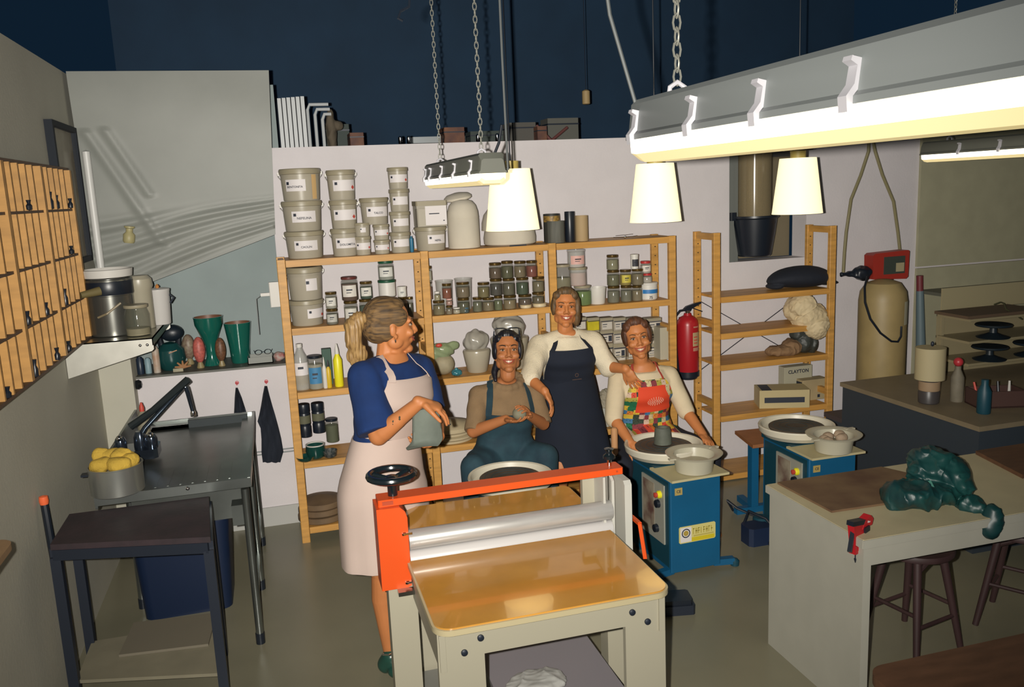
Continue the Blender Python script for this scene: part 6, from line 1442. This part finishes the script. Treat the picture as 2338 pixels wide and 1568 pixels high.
def strap(T, sign, t0, ang, w, m_, infl=.030, parent=None, nm='apron_strap', back=1.0, off=None, neck=.075):
    p0 = T.pt(t0, D(ang * sign), infl + .004); p1 = T.pt(.86, D(ang * .95 * sign), infl); p2 = T.P0 + T.ax * .955 + T.s2 * (neck * 1.12 * sign) + T.f2 * .062; p3 = T.P0 + T.ax * 1.0 + T.s2 * (neck * sign) + T.f2 * .01 + V((0, 0, .018)); p4 = T.P0 + T.ax * .98 - T.f2 * .075 + T.s2 * .02 * sign
    rows_ = []
    m1 = p0 * .6 + p2 * .4 + T.f2 * .012; m2 = p0 * .25 + p2 * .75 + T.f2 * .012
    pts = [p0, m1, m2, p2, p3, p4]
    for i, p in enumerate(pts):
        a = pts[max(0, i - 1)]; b = pts[min(5, i + 1)]; tg = (b - a).normalized(); nrm = (p - (T.P0 + T.ax * .7)).normalized(); sd = tg.cross(nrm).normalized() * w / 2
        rows_.append([p - sd, p, p + sd])
    o = MB().sheet(rows_, .003).build(nm, m_, parent, 70); 
    if off is not None: o.location = off
    return o
for q_ in (-1, 1): strap(TA, q_, .875, 36, .030, PK, parent=t, off=off, infl=.034, neck=.085)
HB = mat('blonde_brown_hair', (.22, .125, .045), .75, var=.5, vscale=60, stretch=(.12, 1.2, 1.6), col2=(.045, .028, .016))
HBL = mat('blonde_tail', (.42, .26, .10), .5, var=.4, vscale=40, stretch=(3, 3, .5), col2=(.18, .10, .035))
mkhair(t, off, [(0, .028, .052, .080, .092, .082), (0, .055, .010, .070, .070, .075), (.03, .03, .0, .045, .05, .055), (-.03, .03, .0, .045, .05, .055), (0, -.012, .092, .055, .046, .034), (-.056, -.008, .050, .022, .050, .045), (.056, -.012, .050, .022, .050, .045)], hA, HB, 5, .0012)
pt_ = [hA.w(p) for p in ((-.01, .105, .045), (-.01, .135, .048), (-.012, .160, .015), (-.014, .165, -.04), (-.012, .150, -.095), (-.01, .135, -.14))]
mb = MB(); limb(mb, pt_, [.022, .032, .040, .036, .030, .014]); hA.ball(mb, (-.01, .150, -.10), .024, .045, .05)
place(remesh(mb, 'ponytail', HBL, t, .005, 2, disp=lambda co, no: co + no * ((np.sin(co[:, 0] * 420 + wav(co, 25, 3) * 4) * .0022 + wav(co, 60, 8) * .004)[:, None])), off)
place(MB().tube([hA.w((.0 + .022 * math.cos(D(a)), .112, .048 + .022 * math.sin(D(a)))) for a in range(0, 360, 30)], .006, 8, closed=True).build('hair_tie', mat('red_tie', (.2, .04, .03), .7), t), off)
place(MB().tube([hA.w((-.083 + .006 * math.cos(D(a)), .004, -.045 + .008 * math.sin(D(a)))) for a in range(0, 360, 45)], .0018, 6, closed=True).build('earring', CHROME, t), off)
for k_, p_ in enumerate((V((.35, 3.60, 0)), V((.44, 3.70, 0)))):
    sh = remesh(MB().ball((.03, -.035, .038), .055, .050, .036).ball((.075, -.095, .032), .05, .055, .028).capsule((-.02, .02, .045), .042, (0, 0, .085), .042), 'shoe', mat('dark_green_shoe', (.015, .06, .045), .3), t, .006, 2)
    sh.location = p_ + off
    MB().sheet([[(.03, -.02, .078), (.05, -.05, .074)], [(.06, -.0, .060), (.085, -.035, .058)]], .004).build('white_stripe', mat('silver_strap', (.65, .65, .68), .3), sh)
    MB().tube([(-.035, -.01, .11), (-.01, -.04, .12), (.03, -.03, .12), (.035, .01, .11), (.0, .035, .11)], .005, 6, closed=True).build('silver_buckle', CHROME, sh)
# the clay piece in the hands
def cz(u, v):
    # v: 0 top .. 1 bottom, u across; bends into a foot at the lower left
    x = .105 * (u - .5) * (1 + .20 * v); z = -.160 * v
    y = -.030 * math.cos((u - .5) * 2.4); 
    if v > .8: y -= .03 * ((v - .8) / .2) ** 1.2; x -= .030 * ((v - .8) / .2); z += .014 * ((v - .8) / .2) ** 2
    return (x, y, z + .012 * math.sin(u * 3))
o = MB().sheet([[cz(j / 14, i / 22) for j in range(15)] for i in range(23)], .026, (0, 1, .1)).build('clay_slab', mat('raw_clay', (.135, .16, .135), .8, var=.12, vscale=10, bump=.15), None, 60)
o.location = P(972, 936, y=3.34); tag(o, 'curved grey slab of raw clay held in the hands of the pink-apron person', 'clay')

# ---------------- B: seated, denim dungarees, beige top, clay ball
root = V((1.235, 4.80, 0)); off = -root
t = thing('person', 'seated dark-haired person in denim dungarees rolling a ball of clay', 'person', root)
fB = V((-.05, -1, 0)).normalized(); TB = Torso(V((1.232, 4.80, .555)), V((1.250, 4.735, 1.035)), fB, .98)
Rs, Ls = shoulders(TB, .160, .04)
Re, Rw = V((1.010, 4.62, .795)), V((1.168, 4.475, .885)); Le, Lw = V((1.430, 4.62, .79)), V((1.300, 4.465, .895))
hB = Head(P(1158, 806, y=4.68), (-.16, -.93, .26), (.02, 0, 1), 1.03)
mb = MB(); torso_skin(mb, TB, Rs, Ls, hB.c, .95); hB.skull(mb)
limb(mb, [Rs, Re, Rw], [.047, .038, .025]); limb(mb, [Ls, Le, Lw], [.047, .038, .025])
bc = V((1.232, 4.415, .925))
hand(mb, Rw, (bc + V((-.0, -.02, -.045))) - Rw, V((.2, .0, 1)), .92, 1, curl=(12, 25, 20), spread=6, thumb=(50, 10))
hand(mb, Lw, (bc + V((.015, -.02, .06))) - Lw, V((-.7, -.1, -.6)), .92, 1, curl=(22, 28, 20), spread=6, thumb=(45, 30))
for sx in (-1, 1):
    hip = TB.P0 + TB.s * (.09 * sx); knee = V((1.215 + .215 * sx, 4.60, .590)); ank = V((1.215 + .22 * sx, 4.62, .10))
    limb(mb, [hip, knee], [.088, .056]); limb(mb, [knee, ank], [.054, .034]); mb.capsule(ank - V((0, 0, .06)), .034, ank + V((0, -.16, -.07)), .028)
place(remesh(mb, 'body', SKIN_B, t, .0045, 4, disp=hB.sockets()), off)
hB.face(t, off, .9, brow=mat('dark_brow', (.02, .012, .010), .8))
BE = mat('beige_knit', (.225, .145, .075), .95, var=.1, vscale=12, bump=.3, bscale=200)
mb = MB(); TB.loft(mb, .0, .985, .016); 
for S, E in ((Rs, Re), (Ls, Le)): mb.capsule(TB.P0 + TB.ax * .92, .060, S, .062); mb.ball(S, .064); mb.cone(S, .064, S + (E - S) * 1.02, .056, 22)
for a in range(0, 360, 24):
    pp = TB.P0 + TB.ax * 1.0; mb.ball(pp + V((math.sin(D(a)) * .082, -math.cos(D(a)) * .070 - .0, .008 - .030 * math.cos(D(a)))), .026)
place(remesh(mb, 'hooded_top', BE, t, .0075, 3, disp=folds(34, .006, 9)), off)
DN = mat('denim', (.018, .055, .075), .85, var=.25, vscale=14, col2=(.012, .035, .052), bump=.1, bscale=300)
mb = MB(); TB.loft(mb, -.14, .40, .026)
for sx in (-1, 1):
    hip = TB.P0 + TB.s * (.09 * sx) + V((0, -.02, .01)); knee = V((1.215 + .215 * sx, 4.60, .590)); ank = V((1.215 + .22 * sx, 4.62, .12))
    limb(mb, [hip, knee], [.115, .078]); mb.cone(knee, .078, ank, .068)
place(remesh(mb, 'dungarees', DN, t, .0085, 3, disp=folds(24, .008, 12)), off)
place(TB.patch(.36, .70, lambda u: -72 + 26 * u, lambda u: 72 - 26 * u, .031).build('bib', DN, t, 70), off)
for q_ in (-1, 1): strap(TB, q_, .69, 42, .042, DN, parent=t, off=off, nm='shoulder_strap', neck=.10, infl=.034)
HD = mat('black_hair', (.008, .008, .014), .4, var=.3, vscale=30)
mkhair(t, off, [(0, .026, .050, .079, .090, .080), (0, .06, .0, .068, .060, .07), (0, -.014, .100, .050, .045, .034), (-.046, -.014, .078, .028, .040, .030), (.046, -.014, .078, .028, .040, .030), (-.068, .006, .020, .018, .045, .060), (.068, .006, .020, .018, .045, .060)], hB, HD, 15, .0015,
       extra=lambda mb: limb(mb, [hB.w(p) for p in ((-.055, .05, -.05), (-.075, .035, -.10), (-.072, .015, -.15))], [.022, .018, .010]))
g = MB(); 
for q_ in (-1, 1):
    pts = [hB.w((q_ * .038 + .031 * x_, -.040 + .01 * abs(x_) , .118 + .020 * z_)) for x_, z_ in ((-1, -1), (-1.05, .7), (-.6, 1), (.6, 1), (1.05, .7), (1, -1), (0, -1.15))]
    g.tube(pts, .0032, 6, closed=True)
gl = place(g.tube([hB.w((-.008, -.045, .120)), hB.w((.008, -.045, .120))], .003, 6).build('spectacles', BLACK, t), off)
for q_ in (-1, 1):
    MB().tube([hB.w((q_ * .071, -.035, .122)), hB.w((q_ * .078, .0, .06)), hB.w((q_ * .076, .03, .01))], .003, 6).build('temple', BLACK, gl)
o = remesh(MB().ball((0, 0, 0), .040, .036, .038, 20, 14), 'clay_ball', mat('pale_clay', (.20, .19, .13), .8, var=.1), None, .005, 1, disp=folds(60, .002, 3)); o.location = bc; tag(o, 'grey ball of clay between the hands of the seated person in denim', 'clay')
t = thing('potter_seat', 'low round seat under the person in denim dungarees', 'stool', (1.232, 4.82, 0))
MB().lathe([(.001, .399), (.15, .40), (.165, .41), (.165, .44), (.15, .455), (.001, .457)], n=28).build('seat', BLKMET, t); MB().cyl((0, 0, 0), .02, .03, .40).build('post', BLUE, t); MB().bar((-.16, 0, .02), (.16, 0, .02), .04, .04).bar((0, -.16, .02), (0, .16, .02), .04, .04).build('foot_bar', BLUE, t)

# ---------------- C: standing behind, white jumper, black apron
root = V((1.70, 4.95, 0)); off = -root
t = thing('person', 'smiling person in a white jumper and black apron between the two seated potters', 'person', root)
fC = V((-.10, -1, 0)).normalized(); TC = Torso(V((1.700, 4.96, .80)), V((1.690, 4.90, 1.262)), fC, .98)
Rs, Ls = shoulders(TC, .165, .035)
Re, Rw = V((1.395, 4.74, 1.040)), V((1.438, 4.585, .990)); Le, Lw = V((1.925, 4.82, 1.045)), V((1.975, 4.66, 1.055))
hC = Head(P(1290, 705, y=4.87), (-.22, -.94, .14), (.06, 0, 1), 1.0)
mb = MB(); torso_skin(mb, TC, Rs, Ls, hC.c, .95); hC.skull(mb)
limb(mb, [Rs, Re, Rw], [.046, .037, .025]); limb(mb, [Ls, Le, Lw], [.046, .038, .027])
hand(mb, Rw, V((.35, -.25, -.80)), V((.35, -.2, -.3)) * -1, .98, 1, curl=(16, 22, 15), spread=6, thumb=(30, 20))
hand(mb, Lw, V((.45, -.15, -.85)), V((.5, .4, -.1)), .95, -1, curl=(8, 16, 14), spread=10, thumb=(35, 15))
for sx in (-1, 1):
    hip = TC.P0 + TC.s * (.09 * sx); knee = V((1.70 + .09 * sx, 4.86, .42)); ank = V((1.70 + .09 * sx, 4.96, .08))
    limb(mb, [hip, knee], [.088, .056]); limb(mb, [knee, ank], [.054, .034]); mb.capsule(ank - V((0, 0, .045)), .03, ank + V((0, -.15, -.055)), .023)
place(remesh(mb, 'body', SKIN, t, .0045, 4, disp=hC.sockets()), off)
hC.face(t, off, 1.0, closed=True)
WJ = mat('white_fleece', (.68, .60, .45), .95, var=.06, vscale=15, bump=.5, bscale=160)
mb = MB(); TC.loft(mb, -.05, .985, .018)
for S, E, W_, k_ in ((Rs, Re, Rw, .25), (Ls, Le, Lw, .15)):
    mb.capsule(TC.P0 + TC.ax * .92, .066, S, .070); mb.ball(S, .074); mb.capsule(S, .074, E, .062); mb.cone(E - (W_ - E) * .05, .060, E + (W_ - E) * k_, .052, 22)
place(remesh(mb, 'jumper', WJ, t, .0075, 3, disp=folds(28, .010, 19)), off)
BA = mat('black_cotton', (.006, .010, .022), .9, var=.15, vscale=5)
bib = TC.patch(.34, .86, lambda u: -80 + 36 * min(1, u * 1.15), lambda u: 80 - 36 * min(1, u * 1.15), .032)
sk = []
for i in range(17):
    u = i / 16; z = .985 - (.985 - .36) * u; row = []
    for j in range(41):
        a = D(-150 + 300 * j / 40); aa = .165 + .10 * u ** .9; b_ = .125 + .055 * u
        fold = 1 + (.02 * math.sin(a * 8) + .014 * math.sin(a * 5 + 2)) * u
        c_ = TC.P0 + TC.ax * ((z - .80) / .462 if z > .80 else 0); c_ = V((c_.x + .03 * u, c_.y, z))
        row.append(c_ + TC.s * (aa * math.sin(a) * fold) + TC.f * (b_ * math.cos(a) * fold))
    sk.append(row)
ap = place(bib.sheet(sk, .004).build('apron', BA, t, 70), off)
lg_ = TC.pt(.52, D(8), .042); lo = MB()
for a in range(0, 360, 45): lo.ball(lg_ + V((math.cos(D(a)) * .010, 0, math.sin(D(a)) * .010)), .003, .0015, .003, 8, 6)
lo.box(lg_.x - .03, lg_.x + .03, lg_.y - .001, lg_.y + .002, lg_.z - .028, lg_.z - .025); lo.build('printed_emblem', mat('brown_print', (.09, .05, .035), .7), ap)
for q_ in (-1, 1): strap(TC, q_, .85, 38, .030, BA, parent=t, off=off, infl=.034)
HC_ = mat('ash_blonde_hair', (.16, .09, .035), .6, var=.4, vscale=50, stretch=(2, .3, .5), col2=(.06, .038, .018))
mkhair(t, off, [(0, .026, .050, .078, .090, .080), (0, .055, .0, .070, .060, .08), (0, -.016, .102, .052, .048, .034), (-.050, -.016, .080, .028, .042, .030), (.050, -.016, .080, .028, .042, .030), (-.068, .0, .015, .020, .045, .055), (.072, -.002, .010, .024, .045, .070), (.070, .01, -.05, .028, .04, .055)], hC, HC_, 25, .002)

# ---------------- D: seated at the wheel, patchwork apron
root = V((2.17, 4.88, 0)); off = -root
t = thing('person', 'seated person in a cream jumper and colourful patchwork apron at the wheel', 'person', root)
fD = V((-.12, -1, 0)).normalized(); TD = Torso(V((2.175, 4.88, .53)), V((2.150, 4.80, 1.035)), fD, .98)
Rs, Ls = shoulders(TD, .165, .045)
Re, Rw = V((1.905, 4.70, .745)), V((1.935, 4.52, .640)); Le, Lw = V((2.385, 4.68, .735)), V((2.395, 4.49, .640))
hD = Head(P(1455, 774, y=4.78), (-.28, -.92, .10), (-.16, 0, 1), 1.04)
mb = MB(); torso_skin(mb, TD, Rs, Ls, hD.c, .95); hD.skull(mb)
limb(mb, [Rs, Re, Rw], [.048, .039, .026]); limb(mb, [Ls, Le, Lw], [.048, .039, .026])
hand(mb, Rw, V((.10, -.75, -.40)), V((.6, .1, -.5)), .95, -1, curl=(20, 30, 25), spread=5, thumb=(35, 20))
hand(mb, Lw, V((-.10, -.75, -.20)), V((-.3, .1, -.7)), .95, 1, curl=(15, 30, 25), spread=6, thumb=(40, 20))
for sx, kx in ((-1, 1.86), (1, 2.44)):
    hip = TD.P0 + TD.s * (.09 * sx); knee = V((kx, 4.50, .50)); ank = V((kx, 4.56, .10)); limb(mb, [hip, knee], [.088, .056]); limb(mb, [knee, ank], [.054, .034]); mb.capsule(ank - V((0, 0, .06)), .034, ank + V((0, -.16, -.07)), .028)
place(remesh(mb, 'body', SKIN, t, .0045, 4, disp=hD.sockets()), off)
hD.face(t, off, 1.0)
CJ = mat('cream_jersey', (.60, .50, .34), .95, var=.05, vscale=12, bump=.15, bscale=150)
mb = MB(); TD.loft(mb, -.05, .955, .015)
for S, E, W_ in ((Rs, Re, Rw), (Ls, Le, Lw)): mb.capsule(TD.P0 + TD.ax * .91, .058, S, .060); mb.ball(S, .062); mb.cone(S, .062, E + (E - S) * .03, .054, 22); mb.ball(E, .052)
place(remesh(mb, 'jumper', CJ, t, .0075, 3, disp=folds(30, .005, 29)), off)
mb = MB(); TD.loft(mb, -.14, .25, .022)
for sx, kx in ((-1, 1.86), (1, 2.44)): limb(mb, [TD.P0 + TD.s * (.09 * sx) + V((0, 0, .01)), V((kx, 4.50, .505))], [.110, .080]); mb.cone((kx, 4.50, .505), .080, (kx, 4.56, .12), .065)
place(remesh(mb, 'trousers', mat('black_trousers', (.008, .010, .020), .9), t, .009, 3, disp=folds(24, .006, 33)), off)
# patchwork print: coloured voronoi-like squares with a red panel (flat print on the cloth)
def patchwork():
    m = bpy.data.materials.new('patchwork_print'); m.use_nodes = True; nt = m.node_tree; b = nt.nodes['Principled BSDF']; b.inputs['Roughness'].default_value = .8
    tc = nt.nodes.new('ShaderNodeTexCoord'); mp = nt.nodes.new('ShaderNodeMapping'); mp.inputs['Scale'].default_value = (32, 0.01, 32)
    nt.links.new(tc.outputs['Object'], mp.inputs[0])
    v = nt.nodes.new('ShaderNodeTexVoronoi'); v.distance = 'CHEBYCHEV'; v.inputs['Scale'].default_value = 1; v.inputs['Randomness'].default_value = .35
    nt.links.new(mp.outputs[0], v.inputs['Vector'])
    sp = nt.nodes.new('ShaderNodeSeparateColor'); nt.links.new(v.outputs['Color'], sp.inputs[0])
    r = nt.nodes.new('ShaderNodeValToRGB'); r.color_ramp.interpolation = 'CONSTANT'; e = r.color_ramp.elements
    cs = [(.62, .20, .03), (.01, .14, .06), (.55, .46, .25), (.60, .06, .03), (.03, .05, .03), (.62, .42, .04), (.20, .03, .04), (.05, .16, .30), (.35, .30, .05), (.55, .40, .30)]
    e[0].position = 0; e[0].color = (*cs[0], 1); e[1].position = .1; e[1].color = (*cs[1], 1)
    for i in range(2, 10): x = e.new(i / 10); x.color = (*cs[i], 1)
    nt.links.new(sp.outputs[0], r.inputs['Fac'])
    v2 = nt.nodes.new('ShaderNodeTexVoronoi'); v2.inputs['Scale'].default_value = 2.6; nt.links.new(mp.outputs[0], v2.inputs['Vector'])
    rr = nt.nodes.new('ShaderNodeValToRGB'); rr.color_ramp.elements[0].position = .18; rr.color_ramp.elements[0].color = (.15, .10, .05, 1); rr.color_ramp.elements[1].position = .32; rr.color_ramp.elements[1].color = (1, 1, 1, 1); nt.links.new(v2.outputs['Distance'], rr.inputs['Fac'])
    mx = nt.nodes.new('ShaderNodeMix'); mx.data_type = 'RGBA'; mx.blend_type = 'MULTIPLY'; mx.inputs[0].default_value = .8
    nt.links.new(r.outputs['Color'], mx.inputs[6]); nt.links.new(rr.outputs['Color'], mx.inputs[7]); nt.links.new(mx.outputs[2], b.inputs['Base Color'])
    return m
PW = patchwork()
bib = TD.patch(.04, .90, lambda u: -88 + 54 * u ** 1.3, lambda u: 88 - 54 * u ** 1.3, .034, 20, 26)
# lap part of the apron
rows_ = []
for i in range(8):
    u = i / 7; y_ = 4.76 - .20 * u; z_ = .665 - .04 * u
    rows_.append([V((2.165 - .20 + .40 * j / 16, y_ + .03 * abs(j / 8 - 1), z_ + .015 * math.sin(j * 1.1) - .03 * (j / 8 - 1) ** 2)) for j in range(17)])
ap = place(bib.sheet(rows_, .004).build('apron', PW, t, 70), off)
rp = TD.patch(.50, .84, lambda u: -30 + 8 * u, lambda u: 50 - 26 * u, .0395, 10, 16, .002)
RPM = mat('red_print_panel', (.66, .055, .015), .8)
rpo = rp.build('red_panel', RPM, ap, 70)
em = MB()
for ring_, n_, r_ in ((0, 20, .036), (1, 16, .027), (2, 12, .018), (3, 7, .009)):
    for k_ in range(n_):
        a = 2 * math.pi * k_ / n_; th = (-2 + 52 * .5 * math.cos(a) * r_ / .05) ; tt_ = .655 + math.sin(a) * r_ / .505 * .8
        c_ = TD.pt(tt_, D(8 + math.cos(a) * r_ / .14 * 57), .0420); em.ball(c_, .0048, .0022, .0026, 6, 4, M=Matrix.Rotation(-a, 3, 'Y'))
em.build('white_flower_print', mat('pale_pink_print', (.70, .35, .25), .8), ap)
for q_ in (-1, 1): strap(TD, q_, .89, 30, .014, mat('red_strap', (.45, .06, .04), .8), parent=t, off=off, infl=.036)
HR = mat('auburn_hair', (.13, .045, .018), .6, var=.4, vscale=50, stretch=(2, .3, .5), col2=(.05, .022, .012))
mkhair(t, off, [(0, .026, .050, .079, .090, .080), (0, .06, .0, .068, .058, .06), (0, -.016, .102, .052, .048, .034), (-.050, -.016, .080, .028, .042, .030), (.050, -.016, .080, .028, .042, .030), (-.070, .004, .022, .020, .045, .058), (.070, .004, .022, .020, .045, .058)], hD, HR, 35, .002)
t = thing('potter_seat', 'low seat under the person in the patchwork apron', 'stool', (2.175, 4.92, 0))
MB().lathe([(.001, .379), (.15, .38), (.165, .39), (.165, .42), (.15, .432), (.001, .434)], n=28).build('seat', BLKMET, t); MB().cyl((0, 0, 0), .02, .03, .38).build('post', BLUE, t); MB().bar((-.16, 0, .02), (.16, 0, .02), .04, .04).bar((0, -.16, .02), (0, .16, .02), .04, .04).build('foot_bar', BLUE, t)
t = thing('rolling_pin', 'wooden roller standing upright behind the slab roller crossbar', 'tool', (P(1403, 1010, y=4.5).x, 4.5, .60))
MB().lathe([(.012, -.02), (.02, 0), (.02, .14), (.012, .15), (.001, .15)], n=16).build('wooden_sleeve', mat('pale_wood', (.50, .26, .12), .5), t); MB().cyl((0, 0, 0), .03, -.6, -.02, 16).build('stand', BLKMET, t)
